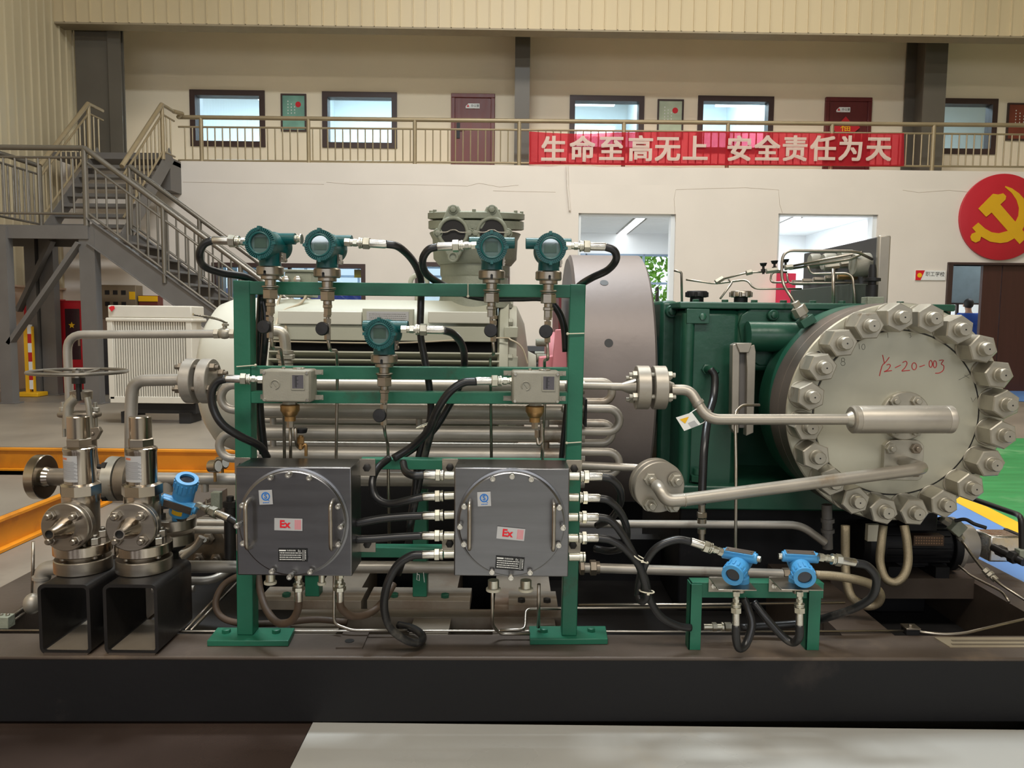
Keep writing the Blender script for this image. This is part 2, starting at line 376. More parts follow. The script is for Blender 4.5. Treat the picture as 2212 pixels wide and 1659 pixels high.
# painted floor areas at the right: blue strip, yellow line, green
b0, b1 = onz(2060, 1150, 0.0), onz(2212, 1270, 0.0)
y0a, y0b = onz(2060, 1084, ZU), onz(2240, 1178, ZU)
y1a, y1b = onz(2060, 1060, ZU), onz(2240, 1150, ZU)
def ext(a, b, t): return a+(b-a)*t
q = [ext(y0a, y0b, -1.5), ext(y0a, y0b, 3.0)]; r_ = [ext(y1a, y1b, -1.5), ext(y1a, y1b, 3.0)]
sl_ = (q[1].y-q[0].y)/(q[1].x-q[0].x)
def yl(x): return q[0].y+sl_*(x-q[0].x)
def xl2(y): return q[0].x+(y-q[0].y)/sl_
g = G(); g.add([V((2.27, 2.951, ZU+.004)), V((xl2(2.951), 2.951, ZU+.004)), V((xl2(7.7), 7.7, ZU+.004)), V((2.27, 7.7, ZU+.004))], [(0, 1, 2, 3)]); struct('floor', 'bfloor', g, 'blue painted floor strip beside the skid')
g = G(); g.add([q[0]+Z*0.005, q[1]+Z*0.005, r_[1]+Z*0.005, r_[0]+Z*0.005], [(0, 1, 2, 3)]); struct('trim_2', 'yfloor', g, 'yellow line on the painted floor')
g = G(); g.add([onz(2150, 865, ZU)+Z*.003, onz(2300, 872, ZU)+Z*.003, onz(2300, 846, ZU)+Z*.003, onz(2150, 838, ZU)+Z*.003], [(0, 1, 2, 3)]); struct('trim_3', 'bfloor', g, 'blue floor band before the right door')
# orange steel channel edges
def channel(a, b, h, nrm):
    g = G(); d = b-a
    pr = [(0, 0), (0.055, 0), (0.055, -0.018), (0.014, -0.024), (0.014, -h+0.024), (0.055, -h+0.018), (0.055, -h), (0, -h)]
    g.prism([a+nrm*p[0]+Z*p[1] for p in pr], d); return g
struct('trim_4', 'orange', channel(V((XL, 6.62, ZU-0.004)), V((3.9, 6.63, ZU-0.004)), 0.2, V((0, -1, 0))), 'orange steel channel edging the raised floor')
struct('trim_5', 'orange', channel(V((XE, 2.6, -0.003)), V((XE, 6.5, -0.003)), 0.225, V((1, 0, 0))), 'orange steel channel along the pit edge')
struct('trim_6', 'floorM', G().box(XL, 2.34, 6.4, 6.64, -0.5, -0.0), 'concrete strip below the raised floor')


# back wall, lower storey
L1 = rect(458, 567, 790, 690); L2 = rect(897, 566, 1100, 690); O1 = rect(1250, 460, 1452, 760); O2 = rect(1682, 461, 1885, 720)
DR = rect(2055, 572, 2330, 843); DR = (DR[0], DR[1], ZU, DR[3])
holes = [L1, L2, O1, O2, DR]
g = wall_holes(G(), XL-0.1, XR, ZU, ZS-0.30, 0.0, 0.24, holes); struct('wall_back', 'cream', g, 'cream plaster lower wall of the back hall side')
uS = B(392, 400).x
g = G(); bbox(g, uS, XR, 0.0, DU, ZS-0.30, ZS); struct('trim_7', 'cream', g, 'cream edge of the walkway slab')
g = G(); bbox(g, XL, uS, 0.0, 0.24, ZS-0.31, ZS-0.02); struct('trim_8', 'cream', g)
# upper wall
W = [rect(410, 194, 574, 318, DU), rect(696, 198, 858, 321, DU), rect(1231, 206, 1389, 331, DU), rect(1508, 207, 1667, 332, DU), rect(1990, 212, 2148, 334, DU)]
g = wall_holes(G(), XL-0.1, XR, ZS-0.3, 8.4, DU, DU+0.22, W); struct('wall_back', 'upper', g, 'beige upper wall behind the walkway')
# window frames + panes
for k, r in enumerate(W):
    f = 0.10; g = G()
    for (a, b, c, d_) in ((r[0], r[1], r[2], r[2]+f), (r[0], r[1], r[3]-f, r[3]), (r[0], r[0]+f, r[2]+f, r[3]-f), (r[1]-f, r[1], r[2]+f, r[3]-f)): bbox(g, a, b, DU-0.03, DU+0.2, c, d_)
    fr = struct('window_%d' % (k+1), 'brown', g); g = G(); bbox(g, r[0]+f, r[1]-f, DU+0.08, DU+0.09, r[2]+f, r[3]-f); P(fr, 'pane', 'glassw', g)
for k, r in enumerate((L1, L2)):
    f = 0.07; g = G()
    for (a, b, c, d_) in ((r[0], r[1], r[2], r[2]+f), (r[0], r[1], r[3]-f, r[3]), (r[0], r[0]+f, r[2]+f, r[3]-f), (r[1]-f, r[1], r[2]+f, r[3]-f)): bbox(g, a, b, -0.03, 0.2, c, d_)
    m_ = (r[0]+r[1])/2; bbox(g, m_-0.02, m_+0.02, 0, 0.1, r[2]+f, r[3]-f)
    fr = struct('window_%d' % (k+6), 'brown', g); g = G(); bbox(g, r[0]+f, r[1]-f, 0.08, 0.09, r[2]+f, r[3]-f); P(fr, 'pane', 'glassw', g)
for k, r in enumerate((O1, O2)):
    f = 0.045; g = G()
    for (a, b, c, d_) in ((r[0], r[1], r[3]-f*.6, r[3]), (r[0], r[0]+f, r[2], r[3]), (r[1]-f*1.6, r[1], r[2], r[3])): bbox(g, a, b, 0.05, 0.235, c, d_)
    struct('window_%d' % (k+8), 'whiteroom', g, 'plain white-lined opening in the lower wall')
# rooms behind
FW = 5.5
FH = [rect(1205, 547, 1448, 720, FW), rect(545, 572, 775, 640, FW), rect(905, 575, 1060, 640, FW)]
g = wall_holes(G(), B(430, 600, FW).x-.5, XR, ZU, ZS-0.3, FW, FW+0.2, FH); struct('wall_far', 'whiteroom', g)
g = G(); bbox(g, XL+2.2, XR, 0.24, FW, ZS-0.5, ZS-0.42)
for k in range(60):
    pass
struct('ceiling', 'whiteroom', g, 'white ceiling of the lower rooms')
g = G()
for k in range(46):
    d0 = 0.3+k*0.11; bbox(g, -1.0, 5.0, d0, d0+0.02, ZS-0.51, ZS-0.49)
struct('trim_9', 'whiteroom', g, 'fine slats of the white room ceiling')
for k, (a, b, c) in enumerate(((-1.2, -1.1, 0), (4.3, 4.4, 0), (7.05, 7.15, 0))):
    g = G(); bbox(g, a, b, 0.24, FW, ZU, ZS-0.45); struct('wall_inner', 'whiteroom', g)
g = G(); bbox(g, XL+2.0, XL+2.2, 0.24, FW, ZU, ZS); struct('wall_inner', 'whiteroom', g)
for r in FH:
    g = G(); f = 0.05; n = 4 if r[1]-r[0] > 2.2 else 3
    zc = r[2]+(r[3]-r[2])*0.62
    for k in range(n+1):
        u = r[0]+(r[1]-r[0])*k/n; bbox(g, u-f/2, u+f/2, FW-0.02, FW+0.06, r[2], r[3])
    for z_ in (r[2], zc, r[3]-f): bbox(g, r[0], r[1], FW-0.02, FW+0.06, z_, z_+f)
    struct('trim_10', mat('blue_grey_window_frame', (120, 140, 160), 0.5) if 'blue_grey_window_frame' not in MATS else MATS['blue_grey_window_frame'], g)
# upper rooms
g = G(); bbox(g, XL, XR, DU+4.5, DU+4.7, ZS, 7.2); struct('wall_far', 'whiteroom', g)
g = G(); bbox(g, XL, XR, DU+0.22, DU+4.5, 6.75, 6.85); struct('ceiling', 'whiteroom', g, 'white ceiling of the upper offices')
g = G(); bbox(g, XL, XR, DU+0.22, DU+4.5, ZS-0.3, ZS); struct('floor', 'floorU', g, 'floor of the upper offices')
for u in (-4.5, -1.9, 2.75, 5.2): g = G(); bbox(g, u, u+0.1, DU+0.22, DU+4.5, ZS, 6.8); struct('wall_inner', 'whiteroom', g)
for (u, dy, z) in ((-6.2, 2.2, 6.7), (-3.2, 2.2, 6.7), (1.3, 2.2, 6.7), (4.0, 2.2, 6.7), (8.0, 2.2, 6.7)):
    area('office_ceiling_light', bp(u, DU+dy, z), (1.6, 1.6), 270, (0.80, 0.92, 1.0))
for (u, dy) in ((-5.6, 2.5), (-3.4, 2.5), (1.6, 2.8), (5.8, 2.8), (9.5, 2.5)):
    area('room_ceiling_light', bp(u, dy, 3.4), (1.8, 1.8), 230, (0.92, 0.96, 1.0))
# visible tube lamps in rooms
def tube_lamp(px0, py0, px1, dy, h, label):
    a = B(px0, py0, dy); b = B(px1, py0, dy); g = G(); bbox(g, a.x, b.x, dy-0.02, dy+0.25, a.z-h, a.z)
    t = T('ceiling_lamp', label, 'ceiling lamp', bp(a.x, dy, a.z), 'office ceiling lamps'); P(t, 'lamp_tube', M['lamp'], g)
    g = G(); bbox(g, a.x-0.03, b.x+0.03, dy-0.04, dy+0.27, a.z, a.z+0.05); P(t, 'lamp_housing', 'whiteroom', g); return t
tube_lamp(552, 205, 568, DU+1.0, 0.05, 'small ceiling lamp glowing in the leftmost upper window')
tube_lamp(1238, 216, 1330, DU+1.0, 0.05, 'long ceiling lamp seen in the window above the left part of the banner')
tube_lamp(1552, 219, 1645, DU+1.0, 0.04, 'long ceiling lamp seen in the window above the middle of the banner')
def strip(p, q, w, label):   # recessed lamp strip running along the room ceiling
    z = ZS-0.52; a = onz(p[0], p[1], z); b = onz(q[0], q[1], z); s = (b-a).cross(Z).normalized()*w
    t = T('strip_lamp', label, 'ceiling lamp', a, 'strip lamps of the lower rooms')
    g = G(); g.prism([a-s, a+s, b+s, b-s], Z*0.03); P(t, 'lamp_cover', M['lamp'], g)
    g = G(); g.prism([a-s*1.6+Z*.008, a-s+Z*.008, b-s+Z*.008, b-s*1.6+Z*.008], Z*0.02); g.prism([a+s+Z*.008, a+s*1.6+Z*.008, b+s*1.6+Z*.008, b+s+Z*.008], Z*0.02); P(t, 'lamp_frame', 'steelgrey', g)
strip((1383, 473), (1312, 533), 0.09, 'long recessed strip lamp on the ceiling beyond the left opening')
strip((1722, 471), (1688, 486), 0.07, 'recessed strip lamp on the ceiling beyond the right opening')
# furniture glimpses in the rooms
one('curtain', 'pale blue curtain inside the left ground floor window', 'curtain', mat('blue_curtain', (150, 172, 190), 0.8), (lambda g: [bbox(g, B(455+i*12, 600, 0.5).x, B(465+i*12, 600, 0.5).x, 0.45+0.04*(i % 2), 0.5+0.04*(i % 2), 1.2, 2.3) for i in range(9)] and g)(G()))
for i, (a, b, h) in enumerate(((468, 503, 622), (508, 560, 628), (648, 700, 632), (705, 782, 626))):
    r = rect(a, h, b, 648, 0.9); g = G(); bbox(g, r[0], r[1], 0.9, 1.3, ZU, r[3])
    one('storage_crate', ['leftmost blue storage crate behind the ground floor window', 'second blue storage crate from the left behind the ground floor window', 'blue storage crate behind the window left of the grey terminal box', 'rightmost and widest blue storage crate behind the ground floor window'][i], 'crate', mat('blue_crate%d' % i, (40, 62, 150), 0.5), g, 'blue crates behind the window', bev=0.02)
r = rect(765, 582, 781, 600, 0.09); g = G(); bbox(g, r[0], r[1], .091, .095, r[2], r[3]); one('paper_notice', 'yellow paper notice on the ground floor window', 'notice', 'yfloor', g)
# doors of the upper storey
def door(n, px0, px1, py0, red, label):
    r = rect(px0, py0, px1, 380, DU); z0 = ZS
    g = G(); f = 0.075
    for (a, b, c, d_) in ((r[0], r[1], r[3]-f, r[3]), (r[0], r[0]+f, z0, r[3]-f), (r[1]-f, r[1], z0, r[3]-f)): bbox(g, a, b, DU-0.06, DU+0.02, c, d_)
    fr = struct('door_%d' % n, 'doorred' if not red else 'doordark2', g, label, bev=0.008)
    g = G(); bbox(g, r[0]+f, r[1]-f, DU-0.03, DU-0.003, z0, r[3]-f); P(fr, 'door_leaf', 'doorred' if not red else 'doordark2', g)
    g = G(); h = z0+0.95; bbox(g, r[0]+f+0.03, r[0]+f+0.09, DU-0.05, DU-0.03, h-0.16, h+0.12); a = bp(r[0]+f+0.06, DU-0.08, h); g.cyl(a+Y*0.05, a, 0.012); g.cyl(a, a+X*0.12, 0.011); P(fr, 'door_handle', 'knob', g)
M['doordark2'] = mat('deep_red_door', (96, 34, 34), 0.45, 0, 0.08, 3, stretch=(6, 6, 0.5))
door(1, 975, 1068, 203, False, 'brown wooden door left of the middle column')
door(2, 1782, 1874, 211, True, 'dark red door behind the banner')
def door_sign(px0, py0, px1, py1, label):
    r = rect(px0, py0, px1, py1, DU-0.06); t = T('door_sign', label, 'sign', bp(r[0], DU-0.06, r[2]), 'white office door signs')
    g = G(); g.prism([bp(r[0], DU-0.05, r[2]), bp(r[1], DU-0.05, r[2]), bp(r[1], DU-0.05, r[3]), bp(r[0]+0.05, DU-0.05, r[3]), bp(r[0], DU-0.05, r[3]-0.05)], Y*0.015); P(t, 'sign_plate', 'white', g)
    c = bp((r[0]+r[1])/2, DU-0.052, (r[2]+r[3])/2)
    g = textg('\u529e\u516c\u5ba4', 0.052, c+X*0.045-Y*0.001); P(t, 'sign_lettering', 'black', g, smooth=0)
    g = G(); g.prism([c+X*-0.115-Z*.02, c-X*0.06-Z*.02, c-X*0.0875+Z*.03], -Y*0.002); P(t, 'emblem', 'redink', g)
door_sign(1006, 223, 1036, 234, 'white name sign on the brown door left of the middle column')
door_sign(1808, 231, 1837, 242, 'white name sign on the dark red door behind the banner')
# red new-year ornament on door 2
t = T('door_ornament', 'red and gold festive paper ornament hung on the dark red door', 'decoration', B(1826, 262, DU-0.07))
c = B(1826, 275, DU-0.07); g = G(); g.prism([c+Z*0.20, c-X*0.20-Z*0.02, c+X*0.0-Z*0.22, c+X*0.20-Z*0.02], Y*0.01)
for s in (-1, 1): g.prism([c+X*s*0.16+Z*.10-Y*.004, c+X*s*0.28-Y*.004, c+X*s*0.16-Z*.1-Y*.004, c+X*s*0.05-Y*.004], Y*0.008)
P(t, 'paper', 'red', g)
g = textg('\u798f', 0.2, c-Y*0.012); P(t, 'gold_character', 'yfloor', g, smooth=0)
# posters
def poster(px0, py0, px1, py1, m, m2, label, kind):
    r = rect(px0, py0, px1, py1, DU-0.03); t = T('framed_poster', label, 'poster', bp(r[0], DU-0.03, r[2]), 'framed posters on the upper wall')
    g = G(); f = 0.03
    for (a, b, c, d_) in ((r[0], r[1], r[2], r[2]+f), (r[0], r[1], r[3]-f, r[3]), (r[0], r[0]+f, r[2]+f, r[3]-f), (r[1]-f, r[1], r[2]+f, r[3]-f)): bbox(g, a, b, DU-0.035, DU-0.001, c, d_)
    P(t, 'poster_frame', 'brown', g); g = G(); bbox(g, r[0]+f, r[1]-f, DU-0.02, DU-0.004, r[2]+f, r[3]-f); P(t, 'print', m, g)
    g = G(); w_ = r[1]-r[0]; h_ = r[3]-r[2]
    for i in range(3):
        for j in range(5-i): g.box(*(lambda c: (c.x-0.008, c.x+0.008, c.y-0.002, c.y, c.z-0.012, c.z+0.012))(bp(r[0]+w_*(0.28+0.13*i), DU-0.021, r[3]-h_*(0.2+0.08*j)-i*0.05)))
    P(t, 'printed_marks', 'white', g); c = bp(r[0]+w_*0.68, DU-0.0205, r[3]-h_*0.28); g = G(); g.cyl(c, c-Y*0.003, w_*0.11, n=20); P(t, 'red_balloon', m2, g)
poster(606, 202, 662, 284, M['posterteal'], 'redink', 'teal framed poster with a red balloon between the two left windows', 0)
poster(1421, 214, 1475, 300, mat('pale_green_poster', (184, 196, 168), 0.5, 0, 0.2, 2.5), 'redink', 'pale green framed poster between the windows above the banner', 0)
poster(2178, 222, 2240, 304, M['posterred'], 'brown', 'dark red framed poster at the right edge of the upper wall', 0)
# columns of the upper storey
def column(name_n, px0t, px1t, fl, label, web0=None):
    a = B((px0t+px1t)/2, 240, DU-0.6); w_ = sz(px1t-px0t, D+DU-0.6)
    g = G(); d0, d1 = DU-0.75, DU-0.05; u0, u1 = a.x-w_/2, a.x+w_/2
    if web0 is None:
        bbox(g, u0, u1, d0, d0+0.03, ZS, 8.3); bbox(g, u0, u1, d1-0.03, d1, ZS, 8.3); bbox(g, a.x-0.01, a.x+0.01, d0+.03, d1-.03, ZS, 8.3)
    one('steel_column', label, 'column', 'coldark', g, 'steel columns of the walkway')
column(1, 1112, 1143, 0, 'slim grey steel column between the brown door and the banner')
column(2, 1984, 2031, 0, 'dark steel column right of the banner')
u0 = B(166, 240, 0.35).x; u1 = B(241, 240, 0.35).x; u2 = B(265, 240, 0.32).x
g = G(); bbox(g, u0, u1, 0.36, 0.40, ZS-0.1, 8.3); bbox(g, u1-0.01, u2, 0.30, 0.33, ZS-0.1, 8.3); bbox(g, u1-.01, u1+.01, 0.33, 0.40, ZS-.1, 8.3); bbox(g, u1-.01, u2, .40, .43, ZS-.1, 8.3)
one('steel_column', 'wide dark steel corner column at the head of the stairs', 'column', 'coldark', g, 'steel columns of the walkway')
# fascia of ribbed cladding
zf = zb(62); g = G(); u = XL-0.05; stp = 0.212
prof = []
while u < XR:
    prof += [(u, 0.0), (u+0.004, -0.02), (u+0.018, -0.02), (u+0.022, 0.0)]; u += stp
n = len(prof); vs_ = [bp(a, b-0.01, zf) for a, b in prof]+[bp(a, b-0.01, 8.4) for a, b in prof]
g.add(vs_, [(i, i+1, n+i+1, n+i) for i in range(n-1)]); struct('trim_11', 'fascia', g, 'cream ribbed cladding above the walkway', smooth=0)
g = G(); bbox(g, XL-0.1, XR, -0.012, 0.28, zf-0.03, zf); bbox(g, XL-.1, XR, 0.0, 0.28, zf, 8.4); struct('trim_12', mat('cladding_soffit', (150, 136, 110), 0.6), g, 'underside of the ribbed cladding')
g = G(); bbox(g, XL-0.1, XR, 0.25, DU+0.1, 7.0, 7.1); struct('ceiling', 'upper', g)
# left wall of ribbed cladding
g = G(); prof = []; y = -9.0
while y < 15.3:
    prof += [(y, 0.0), (y+0.006, 0.025), (y+0.022, 0.025), (y+0.028, 0.0)]; y += 0.2
n = len(prof); g.add([V((XL+b, a, 1.79)) for a, b in prof]+[V((XL+b, a, 9.6)) for a, b in prof], [(i+1, i, n+i, n+i+1) for i in range(n-1)]); struct('wall_left', 'clad', g, 'ribbed beige cladding of the left wall', smooth=0)
g = G(); g.box(XL-0.2, XL-0.03, -9, 15.5, -0.5, 1.79); g.box(XL-0.06, XL+0.03, -9, 15.5, 1.77, 1.80); struct('wall_left', 'pinkwall', g, 'beige plaster foot of the left wall')
# remaining hall shell (behind and beside the camera)
g = G(); g.box(XR, XR+0.2, -9.2, 20, -0.5, 9.6); struct('wall_right', 'clad', g)
g = G(); g.box(XL-0.2, XR+.2, -9.3, -9.0, -0.5, 9.6); struct('wall_near', mat('slate_near_wall', (96, 96, 98), .6), g)
g = G(); g.box(XL-0.4, XR+.2, -9.3, D+0.3, 9.6, 9.8); struct('ceiling', mat('roof_cladding', (150, 142, 124), 0.6), g)
# wall conduit, cracks
g = G(); g.tube([B(1225, 358, -0.03), B(1226, 400, -0.03), B(1231, 455, -0.03)], 0.018, 8); one('wall_conduit', 'thin cream conduit hanging down the wall under the banner', 'conduit', 'cream', g)
g = G()
for pl in ([(705, 394), (760, 399), (830, 398), (900, 400), (1010, 402), (1035, 396), (1080, 405), (1120, 400)], [(1065, 413), (1120, 414), (1200, 416)], [(1459, 480), (1456, 430), (1460, 409), (1540, 408), (1610, 406), (1682, 410), (1684, 440), (1690, 460)], [(1950, 411), (1985, 415), (2050, 412), (2090, 414)], [(395, 394), (500, 396), (700, 399)]):
    g.tube([B(a, b+random.uniform(-1, 1), -0.0005) for a, b in pl], 0.0028, 4)
struct('trim_14', mat('crack', (176, 158, 138), 0.9), g, 'hairline cracks in the cream lower wall')
# round party emblem
c = B(2165, 469, -0.05); Rr = sz(91, D)
t = T('wall_emblem', 'large round red wall emblem with yellow hammer and sickle', 'emblem', c)
g = G(); g.lathe(c+Y*0.04, -Y, [(0, Rr), (0.04, Rr), (0.045, Rr-0.01), (0.045, 0)], 72); P(t, 'emblem_disc', mat('emblem_red', (190, 34, 48), 0.4, 0, 0.04, 3), g)
def epx(x, y): return B(1950+x/6.38, 360+y/6.38, -0.055)
ham = [(1038, 580), (1240, 375), (1310, 385), (1380, 368), (1420, 408), (1412, 455), (1340, 522), (1720, 960), (1605, 1068), (1220, 633), (1145, 693)]
g = G(); g.prism([epx(*p) for p in ham], -Y*0.012); 
outer = [(1410, 268), (1500, 300), (1600, 370), (1680, 460), (1720, 590), (1705, 740), (1640, 880), (1540, 985), (1440, 1040), (1340, 1055), (1200, 1035), (1075, 965), (1060, 1020), (1000, 1048), (945, 1020), (930, 970), (950, 925), (1005, 903), (955, 845), (1038, 772), (1130, 855), (1220, 905), (1320, 920), (1445, 885), (1530, 800), (1590, 680), (1598, 570), (1565, 460), (1500, 365), (1412, 290)]
g2 = G(); g2.prism([epx(*p) for p in outer], -Y*0.011)
P(t, 'hammer', mat('emblem_gold', (222, 170, 26), 0.45, 0, 0.03, 5), g); P(t, 'sickle', M['hammer'] if 'hammer' in M else MATS['emblem_gold'], g2)
# school sign
r = rect(1977, 584, 2041, 606); t = T('room_sign', 'white and red room sign left of the right-hand doorway', 'sign', bp(r[0], -0.02, r[2]))
g = G(); bbox(g, r[0], r[1], -0.02, 0, r[2], r[3]); P(t, 'sign_plate', 'white', g, bev=0.004)
g = G(); w_ = r[1]-r[0]; g.prism([bp(r[0], -0.021, r[2]), bp(r[0]+w_*.17, -0.021, r[2]), bp(r[0]+w_*.3, -0.021, r[3]), bp(r[0], -0.021, r[3])], -Y*0.002); P(t, 'red_panel', 'redink', g)
c = bp(r[0]+w_*.13, -0.024, (r[2]+r[3])/2); g = G(); g.cyl(c, c-Y*0.002, 0.04, n=20); P(t, 'gold_badge', 'yfloor', g)
c = bp(r[0]+w_*.64, -0.0215, r[2]+(r[3]-r[2])*.6); P(t, 'sign_lettering', 'black', textg('\u804c\u5de5\u5b66\u6821', 0.083, c), smooth=0)
# right doorway
g = G(); f = 0.07
for (a, b, c, d_) in ((DR[0]-f, DR[1], DR[3], DR[3]+f*.6), (DR[0]-f, DR[0]+0.02, ZU, DR[3])): bbox(g, a, b, -0.04, 0.26, c, d_)
fr = struct('door_3', 'brown', g, 'dark brown frame of the right-hand doorway', bev=0.006)
g = G(); u_ = B(2119, 700).x; bbox(g, u_, u_+0.32, 0.03, 0.10, ZU, DR[3]); bbox(g, u_+.34, DR[1], 0.03, 0.10, ZU, DR[3]); P(fr, 'door_leaf', 'doordark', g)
r = rect(2071, 575, 2119, 655, 1.8); g = G(); bbox(g, r[0]-0.3, r[1]+0.6, 1.8, 1.85, r[2], ZS-.5); struct('wall_inner', mat('grey_blue_partition', (150, 172, 182), 0.7), g)
g = G(); bbox(g, r[0]-0.02, r[0]+0.02, 1.75, 1.8, ZU, r[2]); bbox(g, r[0]-.3, r[1]+.6, 1.7, 1.8, r[2]-0.03, r[2]); struct('trim_13', 'brown', g)
# person seen through the right doorway (skinned continuous body)
def person(base, h, label):
    t = T('person', label, 'person', base)
    s = h/1.7
    def mk(name, verts, edges, radii, m, sub=2):
        me = bpy.data.meshes.new(name); me.from_pydata([tuple(V(v)*s) for v in verts], edges, []); me.materials.append(m)
        o = bpy.data.objects.new(name, me); C.objects.link(o); o.parent = t
        o.modifiers.new('skin', 'SKIN'); 
        for i, r in enumerate(radii): me.skin_vertices[0].data[i].radius = (r*s, r*s)
        me.skin_vertices[0].data[0].use_root = True
        o.modifiers.new('sub', 'SUBSURF').levels = sub; o.modifiers['sub'].render_levels = sub; return o
    mk('body', [(0, 0, .92), (0, 0, 1.1), (0, .02, 1.3), (0, .03, 1.42), (0, .05, 1.5), (0.0, 0.07, 1.58), (.17, .02, 1.36), (.24, .03, 1.12), (.2, .22, 1.0), (-.17, .02, 1.36), (-.24, .03, 1.12), (-.2, .22, 1.0), (.1, 0, .86), (.11, .02, .48), (.11, 0, .08), (.11, .12, .04), (-.1, 0, .86), (-.11, .02, .48), (-.11, 0, .08), (-.11, .12, .04)],
       [(0, 1), (1, 2), (2, 3), (3, 4), (4, 5), (2, 6), (6, 7), (7, 8), (2, 9), (9, 10), (10, 11), (0, 12), (12, 13), (13, 14), (14, 15), (0, 16), (16, 17), (17, 18), (18, 19)],
       [.14, .13, .13, .07, .05, .085, .065, .05, .035, .065, .05, .035, .085, .06, .045, .04, .085, .06, .045, .04], M['skin'])
    mk('work_jacket', [(0, 0, .86), (0, 0, 1.1), (0, .02, 1.3), (0, .03, 1.42), (.18, .02, 1.37), (.25, .03, 1.12), (.21, .2, 1.01), (-.18, .02, 1.37), (-.25, .03, 1.12), (-.21, .2, 1.01)],
       [(0, 1), (1, 2), (2, 3), (2, 4), (4, 5), (5, 6), (2, 7), (7, 8), (8, 9)], [.17, .16, .155, .09, .085, .066, .05, .085, .066, .05], M['cloth'])
    mk('trousers', [(0, 0, .95), (.1, 0, .84), (.11, .02, .48), (.11, 0, .1), (-.1, 0, .84), (-.11, .02, .48), (-.11, 0, .1)], [(0, 1), (1, 2), (2, 3), (0, 4), (4, 5), (5, 6)], [.155, .1, .075, .06, .1, .075, .06], mat('navy_trousers', (30, 36, 60), 0.8))
    g = G(); b_ = V(base); g.sphere(b_+V((0, .05, 1.62))*s, 0.1*s, (0.92, 1.0, 1.05)); P(t, 'hair', 'hair', g)
    g = G(); [g.sphere(b_+V((k*.085, .075, 1.585))*s, 0.02*s, (.5, 1, 1.5), 8, 6) for k in (-1, 1)]; P(t, 'ear', 'skin', g)
    return t
pb = B(2093, 700, 1.4); person((pb.x, pb.y, ZU), 1.62, 'person in a blue work jacket with their back turned in the right doorway')
# outside trees beyond the far window
for k, (px, py, rr, dy) in enumerate(((1420, 620, 1.5, 9.0), (1330, 640, 1.5, 12.0), (1235, 640, 1.5, 15.0))):
    c = B(px, py, dy); t = T('tree', ['leafy bright green tree in the right pane of the far window', 'leafy green tree behind the middle of the far window', 'leafy green tree at the left of the far window'][k], 'tree', (c.x, c.y, -1), 'trees outside the far window')
    g = G(); rnd = random.Random(k)
    for i in range(900):
        th = rnd.uniform(0, 6.28); ph = math.acos(rnd.uniform(-1, 1)); q = rr*rnd.uniform(0.5, 1)
        p = c+V((math.sin(ph)*math.cos(th)*q, math.sin(ph)*math.sin(th)*q*.6, math.cos(ph)*q)); s = 0.09
        a = V((rnd.uniform(-1, 1), rnd.uniform(-1, 1), rnd.uniform(-1, 1)))*s; b = V((rnd.uniform(-1, 1), rnd.uniform(-1, 1), rnd.uniform(-1, 1)))*s
        g.add([p-a, p+b, p+a, p-b], [(0, 1, 2, 3)])
    P(t, 'foliage', 'foliage', g, smooth=0); g = G(); g.cyl(V((c.x, c.y, -1)), c, 0.09, 0.05, 8); P(t, 'trunk', 'brown', g)
g = G(); g.box(-12, 20, 19.2, 40, -1.2, -1.0); struct('floor', mat('outside_ground', (120, 140, 90), 0.9), g, 'ground outside')
# red banner on a stand at the wall by the panel
r = rect(1678, 590, 1714, 720, -0.3); t = T('roll_banner', 'narrow red banner stand behind the gauge panel', 'banner', bp(r[0], -0.3, ZU))
g = G(); bbox(g, r[0], r[1], -0.31, -0.29, ZU+.02, r[3]); P(t, 'banner_cloth', mat('pinkish_red_cloth', (214, 50, 84), 0.6), g)
g = G(); bbox(g, r[0]-.05, r[1]+.05, -0.4, -0.2, ZU, ZU+.05); P(t, 'stand_foot', 'steelgrey', g)
# ---------------- walkway railing
def ry(px, y0, y1): return y0+(y1-y0)*(px-385)/(2212-385)
t = T('walkway_railing', 'long beige steel railing along the upper walkway', 'railing', B(385, 355))
dyR = 0.06
g = G(); g.tube([B(385, 253, dyR), B(1106, 261, dyR), B(2260, 271, dyR)], 0.036, 12); P(t, 'handrail', 'rail', g)
g = G(); g.tube([B(385, 274, dyR), B(2260, 291, dyR)], 0.017, 8); P(t, 'upper_bar', 'rail', g)
g = G(); g.tube([B(385, 346, dyR), B(2260, 361, dyR)], 0.017, 8); P(t, 'lower_bar', 'rail', g)
posts = [434, 666, 896, 1122, 1348, 1573, 1798, 2018]
for px in posts:
    a = B(px, ry(px, 253, 270), dyR); g = G(); g.cyl(V((a.x, a.y, ZS)), a, 0.034, n=12); P(t, 'post', 'rail', g)
nb = 0; stuffg = G(); px = 399.0
while px < 2235:
    if min(abs(px-p) for p in posts) > 9:
        a = B(px, ry(px, 274, 291), dyR); b = B(px, ry(px, 346, 361), dyR); b = V((a.x, a.y, b.z)); nb += 1
        g = G() if nb <= 100 else stuffg; g.cyl(b, a, 0.0115, n=6)
        if nb <= 100: P(t, 'baluster', 'rail', g)
    px += 16.25
o = P(t, 'baluster', 'rail', stuffg); o['kind'] = 'stuff'
